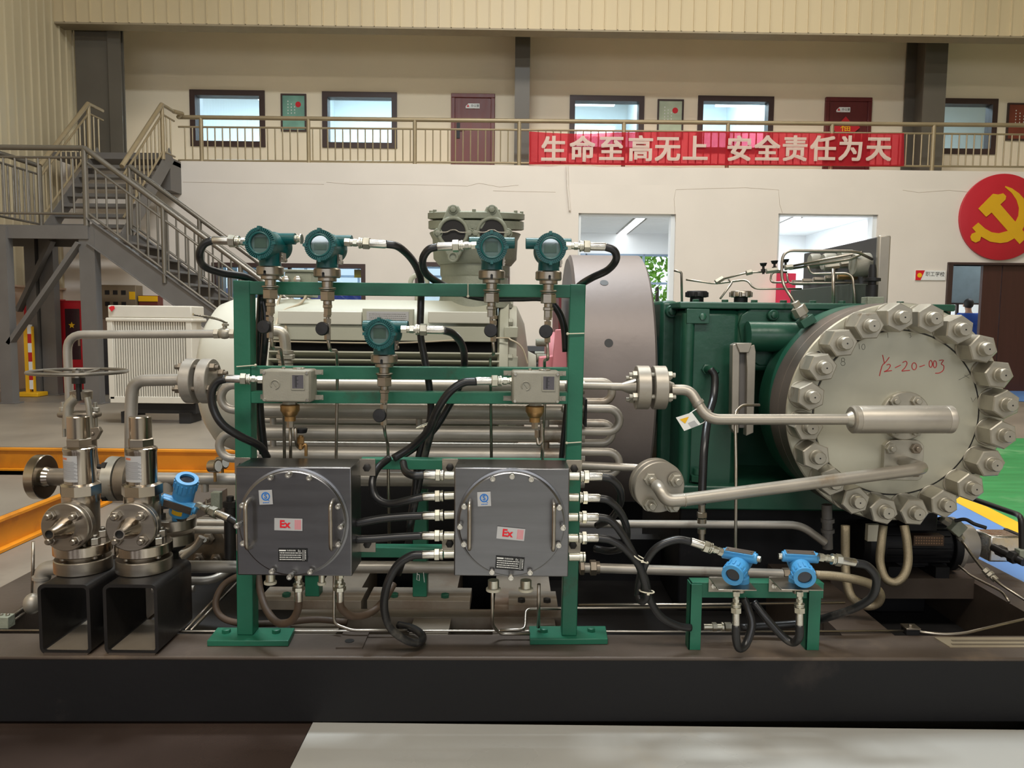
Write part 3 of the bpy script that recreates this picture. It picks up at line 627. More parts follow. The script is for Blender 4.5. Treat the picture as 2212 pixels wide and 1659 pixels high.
# ---------------- banner
bm = bpy.data.materials.new('thin_red_banner_cloth'); bm.use_nodes = True; nt = bm.node_tree; N = nt.nodes; L = nt.links
pr_ = N['Principled BSDF']; pr_.inputs['Base Color'].default_value = lin((206, 34, 48)); pr_.inputs['Roughness'].default_value = 0.7
tl = N.new('ShaderNodeBsdfTranslucent'); tl.inputs[0].default_value = lin((222, 50, 66)); tp = N.new('ShaderNodeBsdfTransparent'); tp.inputs[0].default_value = lin((255, 120, 140))
m1 = N.new('ShaderNodeMixShader'); m1.inputs[0].default_value = 0.3; m2 = N.new('ShaderNodeMixShader'); m2.inputs[0].default_value = 0.46
L.new(pr_.outputs[0], m1.inputs[1]); L.new(tl.outputs[0], m1.inputs[2]); L.new(m1.outputs[0], m2.inputs[1]); L.new(tp.outputs[0], m2.inputs[2]); L.new(m2.outputs[0], N['Material Output'].inputs[0])
t = T('slogan_banner', 'long red cloth slogan banner with white characters tied to the walkway railing', 'banner', B(1143, 357, -0.02))
def bt(x): return 284+1.5*math.sin(x/90.0)+(3 if 1150 < x < 1330 else 0)*math.sin((x-1150)/180*math.pi)+(x-1143)*0.004
def bb_(x): return 356+1.0*math.sin(x/70.0)+(x-1143)*0.003
g = G(); xs = [1143+ (1953-1143)*i/120 for i in range(121)]; nj = 8; vs_ = []
for x in xs:
    for j in range(nj+1):
        y = bt(x)+(bb_(x)-bt(x))*j/nj; vs_.append(B(x, y, -0.02+0.006*math.sin(x/23.0+j*0.5)+0.004*math.sin(x/9.0-j)))
g.add(vs_, [(i*(nj+1)+j, i*(nj+1)+j+1, (i+1)*(nj+1)+j+1, (i+1)*(nj+1)+j) for i in range(120) for j in range(nj)]); P(t, 'cloth', bm, g, smooth=180)
wt = mat('banner_white_print', (212, 186, 172), 0.7, 0, 0.03, 5)
for ch, px in zip('\u751f\u547d\u81f3\u9ad8\u65e0\u4e0a\u5b89\u5168\u8d23\u4efb\u4e3a\u5929', (1196, 1258, 1321, 1384, 1442, 1502, 1597, 1657, 1717, 1778, 1838, 1898)):
    c = B(px, 326 if px < 1300 else 325, -0.05); g = G()
    for k_, (dx_, dz_) in enumerate(((-.012, -.009), (.012, -.009), (-.012, .009), (.012, .009))):
        g2_ = textg(ch, 0.44, c+X*dx_+Z*dz_-Y*.0015*k_); g.add(g2_.v, g2_.f)
    P(t, 'slogan_character', wt, g, smooth=0)
# ---------------- stairs
def S(px, py, d): return plane_pt(px, py, d, 0.0)
st = T('steel_staircase', 'grey steel staircase with landing climbing to the walkway at the left', 'staircase', S(187, 872, 9.9))
d1, d2 = 9.9, 11.1; zL = S(190, 487, d1).z; xl, xr = -6.75, S(189, 487, d1).x
g = G(); g.box(xl-.6, xr, d1, d1+.06, zL-.17, zL); g.box(xl-.6, xr, d2-.06, d2, zL-.17, zL); g.box(xr-.061, xr-.001, d1+.061, d2-.061, zL-.169, zL-.001); g.box(xl-.6, xr-.002, d1+.062, d2-.062, zL-.02, zL-.002); P(st, 'landing_platform', 'steelgrey', g)
for (xx, yy, w_) in ((S(12, 700, d1).x, d1+.03, .15), (S(191, 700, d1).x, d1+.09, .2), (S(115, 700, d2).x, d2-.05, .2), (S(12, 700, d1).x-.3, d2-.1, .15)):
    g = G(); g.box(xx-w_/2, xx+w_/2, yy-.07, yy+.07, ZU, zL-.02); g.box(xx-w_/2-.04, xx+w_/2+.04, yy-.1, yy+.1, ZU, ZU+.015); P(st, 'support_post', 'steelgrey', g)
for (a, b) in ((S(22, 742, d1+.02), S(172, 525, d1+.02)), (S(40, 672, d2-.2), S(112, 520, d2-.2))):
    g = G(); g.beam(a, b, 0.05, 0.12, -Y); P(st, 'diagonal_brace', 'steelgrey', g)
# lower flight
zt, ze = zL, ZU; sl = 0.737; run = (zt-ze)/sl; x0 = xr-0.02
for yy in (d1+.03, d2-.03):
    a = V((x0, yy, zt-.06)); b = V((x0+run, yy, ze-.0)); g = G(); g.beam(a, b, 0.012, 0.26, Z); g.beam(a+Z*.16, b+Z*.16, 0.07, 0.012, Z); g.beam(a-Z*.16, b-Z*.16, 0.07, 0.012, Z); P(st, 'stringer', 'steelgrey', g)
nt_ = 13
for i in range(1, nt_):
    x = x0+run*i/nt_; z = zt-(zt-ze)*i/nt_; g = G(); g.box(x-.02, x+.24, d1+.04, d2-.04, z-.03, z); P(st, 'tread', 'steelgrey', g)
# upper flight
xa, xb = -6.72, -5.56; yb0, yb1 = d2, 12.42; zt2 = ZS-.08
for xx in (xa, xb):
    g = G(); g.beam(V((xx, yb0, zL-.05)), V((xx, yb1+.3, zt2+.1)), 0.012, 0.24, Z); P(st, 'stringer', 'steelgrey', g)
for i in range(1, 8):
    q = i/8; y = yb0+(yb1-yb0)*q; z = zL+(zt2-zL)*q; g = G(); g.box(xa, xb, y-.03, y+.18, z-.05, z); P(st, 'tread', 'steelgrey', g)
g = G(); g.box(xa-.6, B(392, 400).x, yb1, D+.0, zt2-.04, zt2+.06); g.box(B(366, 400).x, B(392, 400).x, yb1+.3, D-.02, ZS-.55, ZS-.05); P(st, 'top_platform', 'steelgrey', g)
def railing(parent, a, b, hs, n, r=0.034, m='railgrey', posts=True, bot=True):
    """a,b top ends; hs drop of the second and the bottom bar"""
    g = G(); g.cyl(a, b, r, n=10); P(parent, 'handrail', m, g)
    g = G(); g.cyl(a-Z*hs[0], b-Z*hs[0], 0.016, n=8); 
    if bot: g.cyl(a-Z*hs[1], b-Z*hs[1], 0.016, n=8)
    P(parent, 'rail_bar', m, g)
    for k in range(1, n):
        p = a.lerp(b, k/n); g = G(); g.cyl(p-Z*hs[1], p-Z*hs[0], 0.0125, n=6); P(parent, 'baluster', m, g)
def rpost(parent, p, h, m='railgrey', r=0.032):
    g = G(); g.cyl(p-Z*h, p, r, n=10); P(parent, 'rail_post', m, g)
H1 = S(187, 320, d1+.03).z-zL; zR = zL+H1
railing(st, V((xr-.03, d1+.03, zR)), V((xr-1.35, d1+.03, zR)), (.12, .82), 9); rpost(st, V((xr-.03, d1+.03, zR)), H1)
railing(st, V((xl, d1+.2, zR)), V((xl, d2, zR)), (.12, .82), 9); rpost(st, V((xl+.02, d2, zR)), H1)
for yy in (d1+.03, d2-.03):
    a = V((x0, yy, zR)); b = V((x0+run*.95, yy, zR-(zt-ze)*.95)); railing(st, a, b, (.16, .80), 23)
    for q in (0.0, 0.33, 0.66, 0.98): rpost(st, a.lerp(b, q), H1)
for xx in (xa, xb):
    a = V((xx, yb0, zR)); b = V((xx, yb1, 4.67)); railing(st, a, b, (.15, .72), 10, m='rail'); rpost(st, b, .85, 'rail')
    c_ = V((xx, 12.85, 4.67)); railing(st, b, c_, (.15, .72), 3, r=.028, m='rail')
g = G(); g.tube([V((xb, 12.83, 4.67)), V((xb+.05, 13.05, 4.69)), B(385, 253, 0.06)], 0.034, 10); P(st, 'handrail', 'rail', g)
# ================================================================ THINGS STANDING IN THE HALL
# fire cabinets
def cabinet(px0, py0, px1, d, win, label):
    a = S(px0, py0, d); b = S(px1, py0, d); t = T('fire_cabinet', label, 'cabinet', (a.x, d, ZU), 'red fire cabinets under the stairs')
    g = G(); g.box(a.x, b.x, d, d+.35, ZU, a.z); P(t, 'body', 'red', g, bev=.006)
    w_ = b.x-a.x
    g = G(); g.box(a.x+.02, b.x-.02, d-.02, d-.001, ZU+.06, a.z-.03); P(t, 'door', 'red', g, bev=.004)
    if win:
        g = G(); g.box(a.x+w_*.3, b.x-w_*.15, d-.026, d-.021, ZU+.5, a.z-.12); P(t, 'door_glass', mat('smoked_glass', (62, 40, 42), 0.2), g)
        c = V(((a.x+b.x)/2+.02, d-.028, ZU+1.0)); g = G(); pts = [c+V((math.sin(k*math.pi/5)*(0.05 if k % 2 == 0 else .022), 0, math.cos(k*math.pi/5)*(0.05 if k % 2 == 0 else .022))) for k in range(10)]; g.prism(pts, -Y*.003); P(t, 'star', 'yfloor', g)
    g = G(); g.box(b.x-.08, b.x-.05, d-.05, d-.02, ZU+.7, ZU+.82); P(t, 'handle', 'steel', g)
cabinet(50, 645, 112, 11.3, False, 'plain red fire cabinet left of the rear stair post')
cabinet(124, 649, 181, 11.3, True, 'red fire cabinet with a glazed door and yellow star beside the front stair post')
t = T('crowd_barrier', 'folded yellow barrier with red and white blocks on yellow feet', 'barrier', S(62, 856, 10.8))
a = S(50, 705, 10.8); b = S(75, 848, 10.8); zz = onz(60, 857, ZU).z
g = G(); g.box(a.x, a.x+.06, 10.8, 10.84, ZU+.06, a.z); g.box(b.x-.015, b.x, 10.8, 10.84, ZU+.06, a.z); P(t, 'yellow_frame', 'yellow', g)
for k in range(7):
    g = G(); z0 = ZU+.1+k*.13; g.box(a.x+.06, b.x-.015, 10.79, 10.83, z0, z0+.13); P(t, 'block', 'red' if k % 2 else 'white', g, label='red block' if k % 2 else 'white block')
g = G(); g.box(a.x-.1, b.x+.1, 10.7, 10.95, ZU, ZU+.06); P(t, 'foot', 'yellow', g, bev=.01)
# distribution cabinet on the wall
r = rect(213, 615, 295, 690, -0.25); t = T('distribution_cabinet', 'grey-brown electrical cabinet with six small windows on the wall under the stairs', 'cabinet', bp(r[0], -.25, r[2]))
gm = mat('taupe_cabinet', (128, 114, 92), .5); g = G(); bbox(g, r[0], r[1], -.25, 0, r[2], r[3]); P(t, 'body', gm, g, bev=.01)
for i in range(3):
    for j in range(2):
        u = r[0]+.1+i*.135; z = r[3]-.09-j*.19; g = G(); bbox(g, u, u+.075, -.256, -.25, z-.07, z); P(t, 'meter_window', 'dark', g)
u = r[0]+.5; g = G(); bbox(g, u, u+.1, -.254, -.25, r[3]-.24, r[3]-.11); P(t, 'warning_label', 'yfloor', g)
r = rect(299, 638, 341, 656, -.2); t = T('switch_box', 'small wall box with yellow warning label and dark red front', 'box', bp(r[0], -.2, r[2]))
g = G(); bbox(g, r[0], r[1], -.2, 0, r[2]-.3, r[3]); P(t, 'body', mat('maroon_box', (110, 50, 40), .5), g, bev=.006); g = G(); bbox(g, r[0], r[1], -.21, -.2, r[3]-.1, r[3]-.01); P(t, 'yellow_label', 'yfloor', g)
a = onz(222, 852, ZU); g = G(); z1 = S(222, 740, a.y).z; g.box(a.x-.12, a.x+.14, a.y, a.y+.5, ZU, z1)
for k in range(6): g.box(a.x-.13, a.x+.15, a.y-.01, a.y, ZU+.1+k*.13, ZU+.18+k*.13)
one('dark_locker', 'dark low locker behind the white transformer, seen at its left', 'locker', mat('slate_locker', (48, 50, 56), .5), g)
# transformer with radiator fins
dT = 8.15; a = S(232, 655, dT); b = S(418, 866, dT); t = T('oil_transformer', 'white oil transformer with vertical radiator fins on a black base', 'transformer', (a.x, dT, ZU))
g = G(); g.box(a.x+.03, b.x-.02, dT+.12, dT+.3, b.z+.05, S(232, 690, dT).z); P(t, 'tank', 'trans', g)
zt_ = S(232, 686, dT).z
g = G(); g.box(a.x, b.x+.0, dT+.0, dT+.34, zt_, a.z-.02); g.box(a.x-.02, b.x+.02, dT-.02, dT+.36, zt_-.04, zt_+.0); P(t, 'top_tank', 'trans', g, bev=.012)
zb0, zb1 = S(232, 862, dT).z, S(232, 690, dT).z
for k in range(31):
    x = a.x+.06+(b.x-a.x-.12)*k/30; g = G(); g.box(x-.007, x+.007, dT, dT+.13, zb0+.03, zb1-.01); P(t, 'radiator_fin', 'trans', g)
g = G()
for x in (a.x+.02, b.x-.03): g.box(x-.03, x+.03, dT-.01, dT+.13, zb0, zb1)
g.box(a.x, b.x, dT-.01, dT+.13, zb0-.04, zb0+.03); P(t, 'radiator_frame', 'trans', g, bev=.005)
for sx in (a.x+.14, b.x-.12): g = G(); g.box(sx-.06, sx+.06, dT+.05, dT+.35, ZU, ZU+.12); P(t, 'skid_foot', 'dark', g)
g = G(); g.box(a.x+.1, b.x-.02, dT+.1, dT+.33, ZU+.1, b.z+.05); P(t, 'base', 'dark', g)
c = S(243, 667, dT)-Y*.02; g = G(); g.prism([c+V((-.03, 0, .01)), c+V((0, 0, -.03)), c+V((.035, 0, 0)), c+V((.03, 0, .03)), c+V((0, 0, .03))], -Y*.003); P(t, 'red_mark', 'redink', g)
# louvred bench seen beyond the coupling
r = rect(1138, 748, 1203, 800, -.4); t = T('louvred_heater', 'dark louvred box against the wall between motor and flywheel', 'heater', bp(r[0], -.4, ZU))
g = G(); bbox(g, r[0], r[1], -.4, -.1, ZU, r[3]); P(t, 'casing', mat('slate_casing', (78, 80, 84), .5), g)
for k in range(5): g = G(); z = r[3]-.08-k*.07; bbox(g, r[0]+.02, r[1]-.02, -.42, -.4, z-.03, z); P(t, 'louvre', 'dark', g)
# ================================================================ SKID
def m(u, d, z): return V((u, d+SK*u, z))
ZK = 0.23; ZT = 0.25
def mbox(g, u0, u1, d0, d1, z0, z1):
    return g.hexa([m(u0, d0, z0), m(u1, d0, z0), m(u1, d1, z0), m(u0, d1, z0), m(u0, d0, z1), m(u1, d0, z1), m(u1, d1, z1), m(u0, d1, z1)])
UL, UR = -2.1, 2.25
zbot = A(1106, 1560, 2.48).z
sk = T('machine_skid', 'black steel skid frame carrying the whole compressor set', 'skid frame', m(0, 2.48, zbot))
g = G(); mbox(g, UL, UR, 2.480, 2.50, zbot, ZK-.008); P(sk, 'front_web', 'skid', g, bev=.004)
g = G(); mbox(g, UL, UR, 2.478, 2.665, ZK-.014, ZK); P(sk, 'front_top_flange', 'skidtop', g, label='dusty brown top flange of the front beam', bev=.005)
g = G(); mbox(g, UL, UR, 2.50, 2.665, zbot, zbot+.014); P(sk, 'front_bottom_flange', 'skid', g)
g = G(); mbox(g, UL, UL+.24, 2.66, 5.0, -.2, ZK); P(sk, 'side_beam', 'skidtop', g)
g = G(); mbox(g, 2.02, UR, 2.66, 5.0, -.2, ZK); P(sk, 'side_beam', 'skidtop', g)
g = G(); mbox(g, 1.2, 1.39, 2.66, 4.6, 0, ZK); P(sk, 'cross_beam', 'skidtop', g)
for (u0, u1) in ((-.80, -.62), (-.36, -.22), (-.06, .17)):
    g = G(); mbox(g, u0, u1, 2.66, 4.6, 0, ZK-.004); P(sk, 'cross_beam', 'skidmid', g)
g = G(); mbox(g, -.82, .20, 2.82, 2.90, .02, ZK); P(sk, 'inner_beam', 'skidmid', g)
g = G(); mbox(g, UL+.24, 2.02, 3.9, 4.0, .0, ZK-.01); P(sk, 'inner_beam', 'skid', g)
g = G(); mbox(g, 1.39, 2.02, 3.22, 3.75, .16, ZK+.02); P(sk, 'pump_shelf', 'skidtop', g)
g = G(); mbox(g, -1.6, 2.02, 2.67, 5.0, -.02, .0); P(sk, 'shade_sheet', 'dark', g)  # dark sheet added for the shade inside the skid, hiding the pit floor
g = G(); mbox(g, -.9, 2.05, 5.0, 5.03, -.03, ZK); P(sk, 'rear_web', 'skid', g)
for k, q in enumerate(((736, 1364), (1590, 1366))):
    pass
a = [onz(725, 1402, ZK), onz(783, 1402, ZK), onz(798, 1368, ZK), onz(742, 1368, ZK)]
g = G(); g.prism(a, Z*.006); P(sk, 'pad_plate', 'skidtop', g)
c = onz(755, 1384, ZK+.007); g = G(); g.cyl(c-Z*.001, c+Z*.0006, .016, n=20); P(sk, 'bolt_hole', 'black', g)
t = T('engraved_plaque', 'pale engraved metal plaque lying on the right end of the skid flange', 'plaque', onz(2020, 1390, ZK))
a = [onz(2052, 1399, ZK), onz(2300, 1399, ZK), onz(2300, 1378, ZK), onz(2018, 1378, ZK)]
g = G(); g.prism(a, Z*.003); P(t, 'plate', mat('beige_plaque', (150, 138, 116), .45, .3), g)
g = G()
for r_i in range(2):
    x = 2056
    while x < 2300:
        w_ = random.choice((3, 5, 7)); p = onz(x, 1384+r_i*8, ZK+.0032); q = onz(x+w_, 1382+r_i*8, ZK+.0032); g.box(min(p.x, q.x), max(p.x, q.x), p.y-.006, p.y+.006, ZK+.003, ZK+.0042); x += w_+3
P(t, 'engraved_marks', mat('engraving', (92, 82, 66), .6), g)

# ================================================================ GREEN INSTRUMENT FRAME
fr = T('instrument_frame', 'green welded steel frame carrying the transmitters and junction boxes', 'frame', onz(540, 1380, ZK))
YF = 2.635
def post(top, bot, w_, d_, parent, m_='green', name='post'):
    a = A(top[0], top[1], YF); b = A(bot[0], bot[1], YF); b.z = ZT
    g = G(); g.beam(b, a, w_, d_, V((0, 1, 0))); P(parent, name, m_, g, bev=.003)
post((528, 607), (536, 1376), .056, .062, fr)
post((1247, 615), (1228, 1376), .053, .062, fr)
def rail(x0, y0, x1, y1, h, Yd=YF-.004, name='cross_rail', dd=.05):
    a = A(x0, y0, Yd); b = A(x1, y1, Yd); g = G(); g.beam(a, b, dd, sz(h, Yd), Z); P(fr, name, 'green', g, bev=.002)
rail(512, 622, 1262, 630, 27, name='top_rail'); rail(547, 804, 1228, 807, 27); rail(547, 857, 1228, 859, 25)
rail(780, 1000, 1230, 1003, 22); rail(780, 1189, 1230, 1192, 22)
for q in ([(447, 1384), (623, 1384), (637, 1356), (470, 1355)], [(1145, 1381), (1313, 1380), (1308, 1352), (1143, 1352)]):
    a = [onz(x, y, ZT) for x, y in q]; 
    g = G(); g.prism(a, -Z*.02); P(fr, 'base_plate', 'green', g, bev=.002)
for q in ((489, 1364), (597, 1364), (1175, 1362), (1277, 1361)):
    c = onz(q[0], q[1]+2, ZT); g = G(); g.hexn(c-Z*.001, c+Z*.012, .015); P(fr, 'anchor_bolt', 'green', g)

# ================================================================ CABLES AND FITTINGS
def gland(parent, a, b, r=.0185, small=True):
    """device side a -> hose side b : hex, thread, washer, big nut, sleeve"""
    d = b-a; L = d.length; q = lambda t: a+d*t
    g = G()
    if small: g.hexn(q(0), q(.14), r*.72); g.cyl(q(.14), q(.36), r*.58, n=16); g.hexn(q(.2), q(.3), r*.68, .4)
    else: g.cyl(q(0), q(.3), r*.72, n=20)
    P(parent, 'adapter', 'cadm', g)
    g = G(); g.cyl(q(.345), q(.385), r*.98, n=20); g.cyl(q(.40), q(.43), r*.9, n=20); g.cyl(q(.36), q(.46), r*.62, n=14); P(parent, 'lock_ring', 'cadm', g)
    g = G(); g.hexn(q(.44), q(.60), r*1.08, .25); P(parent, 'hex_nut', 'cadm', g)
    g = G(); g.lathe(q(.59), d, [(0, r*.72), (L*.36, r*.74), (L*.41, r*.6)], 20); P(parent, 'sleeve', 'zinc', g)
def hose(label, pts, ends=(), r=.0125, m_='rubber', group='black flexible conduits', dusty=None, small=True, ply=6, gr=.0185):
    P3 = AL(pts); t = T('flexible_conduit', label, 'conduit', P3[0], group)
    g = G(); g.tube(cat(P3, ply), r, 14); P(t, 'hose', m_, g, smooth=180)
    for (a, b) in ends: gland(t, A(*a), A(*b), gr, small)
    return t
F = 2.50; K = 2.70; K2 = 2.74
hose('black hose looping left from the top-left green transmitter', [(460, 519, F), (440, 528, F), (431, 550, F+.01), (441, 575, F+.05), (480, 590, 2.60), (535, 600, 2.66), (562, 628, K), (573, 680, K), (572, 740, K), (566, 800, K2)], [((548, 523, F), (458, 519, F))])
hose('black hose arching right from the second green transmitter and hanging behind the rails', [(832, 527, F), (862, 534, F+.02), (893, 565, 2.62), (909, 605, K), (909, 660, K), (908, 720, K), (918, 780, K), (928, 840, K), (930, 900, K), (915, 950, K), (903, 995, K), (896, 1060, K), (884, 1140, K)], [((744, 523, F), (836, 528, F))])
hose('black hose curving down from the middle green transmitter', [(956, 713, F), (980, 722, 2.55), (999, 748, 2.62), (1003, 785, K), (994, 830, K), (968, 880, K+.02), (940, 925, K+.02), (905, 960, K), (870, 985, K)], [((866, 711, F), (960, 713, F))])
hose('black hose looping left and under the top rail from the third green transmitter', [(945, 533, F), (925, 540, F), (913, 562, F+.02), (920, 590, 2.58), (950, 612, 2.66), (1000, 634, K), (1050, 644, K), (1120, 644, K), (1175, 645, K), (1203, 668, K), (1218, 705, K), (1222, 760, K)], [((1030, 530, F), (942, 533, F))])
hose('black hose hooking over behind the frame from the top-right green transmitter', [(1306, 533, F), (1326, 541, F), (1331, 560, F+.01), (1313, 583, F+.06), (1275, 602, 2.6), (1248, 622, K), (1238, 660, K2), (1234, 720, K2)], [((1222, 531, F), (1310, 533, F))])
hose('black hose dropping from the left pressure switch across the left post', [(488, 818, F), (468, 826, F), (457, 850, F), (462, 885, F), (482, 918, F), (520, 943, F+.02), (560, 963, 2.56), (577, 988, 2.6)], [((568, 820, 2.52), (486, 818, F))], r=.0135)
hose('black hose sweeping down-left from the right pressure switch', [(1030, 824, F), (1000, 827, F), (970, 848, F), (945, 885, F+.02), (925, 930, F+.06), (890, 965, F+.1), (850, 990, F+.1)], [((1112, 823, 2.52), (1026, 823, F))], r=.0135)
hose('black hose tied behind the middle of the frame and running down to the deck', [(945, 890, K-.06), (930, 940, K-.04), (918, 985, K-.02), (904, 1050, K), (890, 1120, K), (880, 1180, K+.05), (860, 1240, K+.1)], r=.0125)
hose('thin black hose bundled down the inside of the right post', [(1238, 690, K), (1232, 800, K), (1222, 900, K), (1212, 1000, K), (1206, 1100, K)], r=.010)
hose('black hose bundled down the inside of the left post', [(566, 640, K), (560, 760, K2), (560, 880, K2), (570, 980, K2)], r=.016)
JL = 2.42
hose('black hose from the topmost left gland of the right junction box', [(917, 1026, JL), (892, 1027, JL), (876, 1018, JL+.05), (871, 1000, JL+.12)], [((981, 1027, JL), (914, 1026, JL))], small=False)
hose('black hose making an open loop into the second left gland of the right junction box', [(915, 1073, JL), (885, 1080, JL), (840, 1088, JL+.02), (812, 1074, JL+.04), (804, 1043, JL+.06), (815, 1012, JL+.1), (840, 990, JL+.15)], [((981, 1070, JL), (912, 1073, JL))], small=False)
hose('straight black hose into the third left gland of the right junction box', [(915, 1114, JL), (870, 1116, JL), (820, 1121, JL), (765, 1131, JL)], [((981, 1112, JL), (912, 1114, JL))], small=False)
hose('straight black hose into the fourth left gland of the right junction box', [(914, 1157, JL), (860, 1160, JL), (820, 1163, JL), (765, 1166, JL)], [((981, 1157, JL), (911, 1157, JL))], small=False)
hose('black hose dropping in a big loop to the skid from the lowest left gland', [(914, 1198, JL), (888, 1201, JL), (858, 1222, JL), (836, 1265, JL), (830, 1315, JL+.02), (845, 1358, JL+.05), (880, 1384, JL+.08), (906, 1388, JL+.11), (913, 1374, JL+.16), (893, 1358, JL+.22), (862, 1350, JL+.28)], [((981, 1197, JL), (910, 1198, JL))], small=False, r=.0135)
hose('black hose arching from the topmost right gland of the right junction box', [(1298, 1030, JL), (1322, 1036, JL), (1340, 1060, JL+.03), (1338, 1092, JL+.08), (1320, 1120, JL+.2), (1290, 1135, JL+.3)], [((1229, 1029, JL), (1302, 1030, JL))], small=False)
hose('black hose from the second right gland curving down behind the others', [(1293, 1076, JL), (1318, 1083, JL), (1342, 1110, JL+.03), (1354, 1145, JL+.06), (1348, 1180, JL+.15), (1320, 1190, JL+.25), (1285, 1185, JL+.3)], [((1229, 1074, JL), (1297, 1076, JL))], small=False)
hose('long black hose from the third right gland down to the small green stand', [(1290, 1117, JL), (1318, 1124, JL), (1345, 1155, JL), (1372, 1205, JL+.01), (1393, 1250, JL+.02), (1404, 1295, JL+.05), (1428, 1332, JL+.08), (1465, 1352, JL+.1), (1492, 1356, JL+.11)], [((1228, 1117, JL), (1294, 1117, JL))], small=False)
hose('long black hose from the fourth right gland ending in a tied loop', [(1290, 1162, JL), (1322, 1168, JL), (1355, 1190, JL), (1380, 1222, JL+.01), (1393, 1262, JL+.02), (1397, 1290, JL+.04), (1384, 1298, JL+.06), (1379, 1270, JL+.08), (1385, 1235, JL+.08)], [((1228, 1162, JL), (1294, 1162, JL))], small=False)
t = T('blanking_plug', 'round blanking plug on the lowest right gland of the right junction box', 'plug', A(1229, 1203, JL))
g = G(); g.cyl(A(1229, 1203, JL), A(1252, 1203, JL), .0135, n=20); g.cyl(A(1252, 1203, JL), A(1258, 1203, JL), .017); g.cyl(A(1260, 1203, JL), A(1264, 1203, JL), .0165); P(t, 'body', 'cadm', g)
BT = 2.42
hose('black hose arching left from the left blue transmitter at the right stand', [(1493, 1170, BT), (1460, 1166, BT), (1420, 1182, BT), (1395, 1215, BT+.02), (1383, 1255, BT+.04), (1378, 1285, BT+.08)], [((1561, 1193, BT), (1491, 1169, BT))])
hose('black hose looping right and back from the right blue transmitter', [(1846, 1216, BT), (1874, 1223, BT), (1893, 1250, BT), (1885, 1287, BT+.03), (1850, 1312, BT+.08), (1800, 1330, BT+.14), (1740, 1345, BT+.2), (1660, 1352, BT+.22), (1600, 1356, BT+.22)], [((1768, 1203, BT), (1850, 1216, BT))], r=.0135)
hose('black hose hooking under the left blue transmitter', [(1590, 1350, BT), (1590, 1378, BT), (1596, 1400, BT+.02), (1611, 1392, BT+.04), (1624, 1352, BT+.06), (1617, 1318, BT+.08), (1606, 1293, BT+.1)], [((1590, 1277, BT), (1590, 1354, BT))], r=.0135, gr=.0165)
hose('black hose hooking under the right blue transmitter', [(1727, 1350, BT), (1726, 1376, BT), (1712, 1388, BT+.03), (1688, 1372, BT+.05), (1655, 1335, BT+.07), (1627, 1300, BT+.1)], [((1727, 1277, BT), (1727, 1354, BT))], r=.0135, gr=.0165)
t = T('hose_union', 'silver pipe union lying between the legs of the small green stand', 'union', A(1520, 1356, 2.6))
for (x0, x1, r, hx) in ((1520, 1540, .010, 0), (1538, 1548, .0155, 1), (1548, 1560, .010, 0), (1558, 1562, .016, 0), (1565, 1580, .0155, 1)):
    g = G(); (g.hexn if hx else g.cyl)(A(x0, 1354, 2.6), A(x1, 1354, 2.6), r); P(t, 'nut' if hx else 'sleeve', 'cadm', g)
# glands under the left box
hose('brown dusty hose dropping from the middle gland under the left junction box', [(645, 1294, 2.44), (643, 1318, 2.44), (628, 1342, 2.46), (600, 1345, 2.5), (576, 1318, 2.56), (563, 1280, 2.62), (557, 1240, 2.66)], [((645, 1240, 2.44), (645, 1300, 2.44))], m_='dusty', r=.0125)
hose('dusty black hose swinging right from the last gland under the left junction box', [(734, 1294, 2.44), (738, 1314, 2.45), (762, 1331, 2.48), (800, 1324, 2.54), (830, 1296, 2.6), (850, 1262, 2.66)], [((734, 1240, 2.44), (734, 1300, 2.44))], m_='dusty', r=.0125)
hose('brown rusty hose looping behind the left base plate', [(560, 1225, 2.85), (525, 1240, 2.8), (485, 1262, 2.8), (466, 1300, 2.78), (478, 1332, 2.76), (520, 1346, 2.74), (600, 1346, 2.74), (680, 1338, 2.74), (750, 1344, 2.74)], m_='dusty', r=.012)
CAPS = []
def cap(x, y, label, r=.0175):
    CAPS.append((x, y, label, r))
cap(584, 1250, 'pale blanking cap at the left under the left junction box'); cap(695, 1252, 'small brass-coloured plug between the two glands under the left junction box', .012)
cap(1066, 1265, 'left of two large pale caps under the right junction box', .021); cap(1136, 1265, 'right of two large pale caps under the right junction box', .021)
# braided hoses
hose('upright braided steel hose with a lower bend at the right of the skid', [(1826, 1135, 2.85), (1826, 1200, 2.84), (1828, 1250, 2.82), (1840, 1290, 2.8), (1870, 1308, 2.78), (1895, 1303, 2.76), (1901, 1283, 2.74), (1880, 1262, 2.72), (1840, 1250, 2.7), (1800, 1244, 2.7), (1762, 1242, 2.7)], m_='braid', r=.0165, group='braided hoses')
hose('hanging U-shaped braided steel hose below the large bolted cover', [(1908, 1135, 2.95), (1903, 1180, 2.93), (1901, 1215, 2.9), (1912, 1248, 2.88), (1932, 1258, 2.87), (1951, 1245, 2.87), (1961, 1215, 2.88), (1959, 1170, 2.9), (1953, 1135, 2.92)], m_='braid', r=.0165, group='braided hoses')
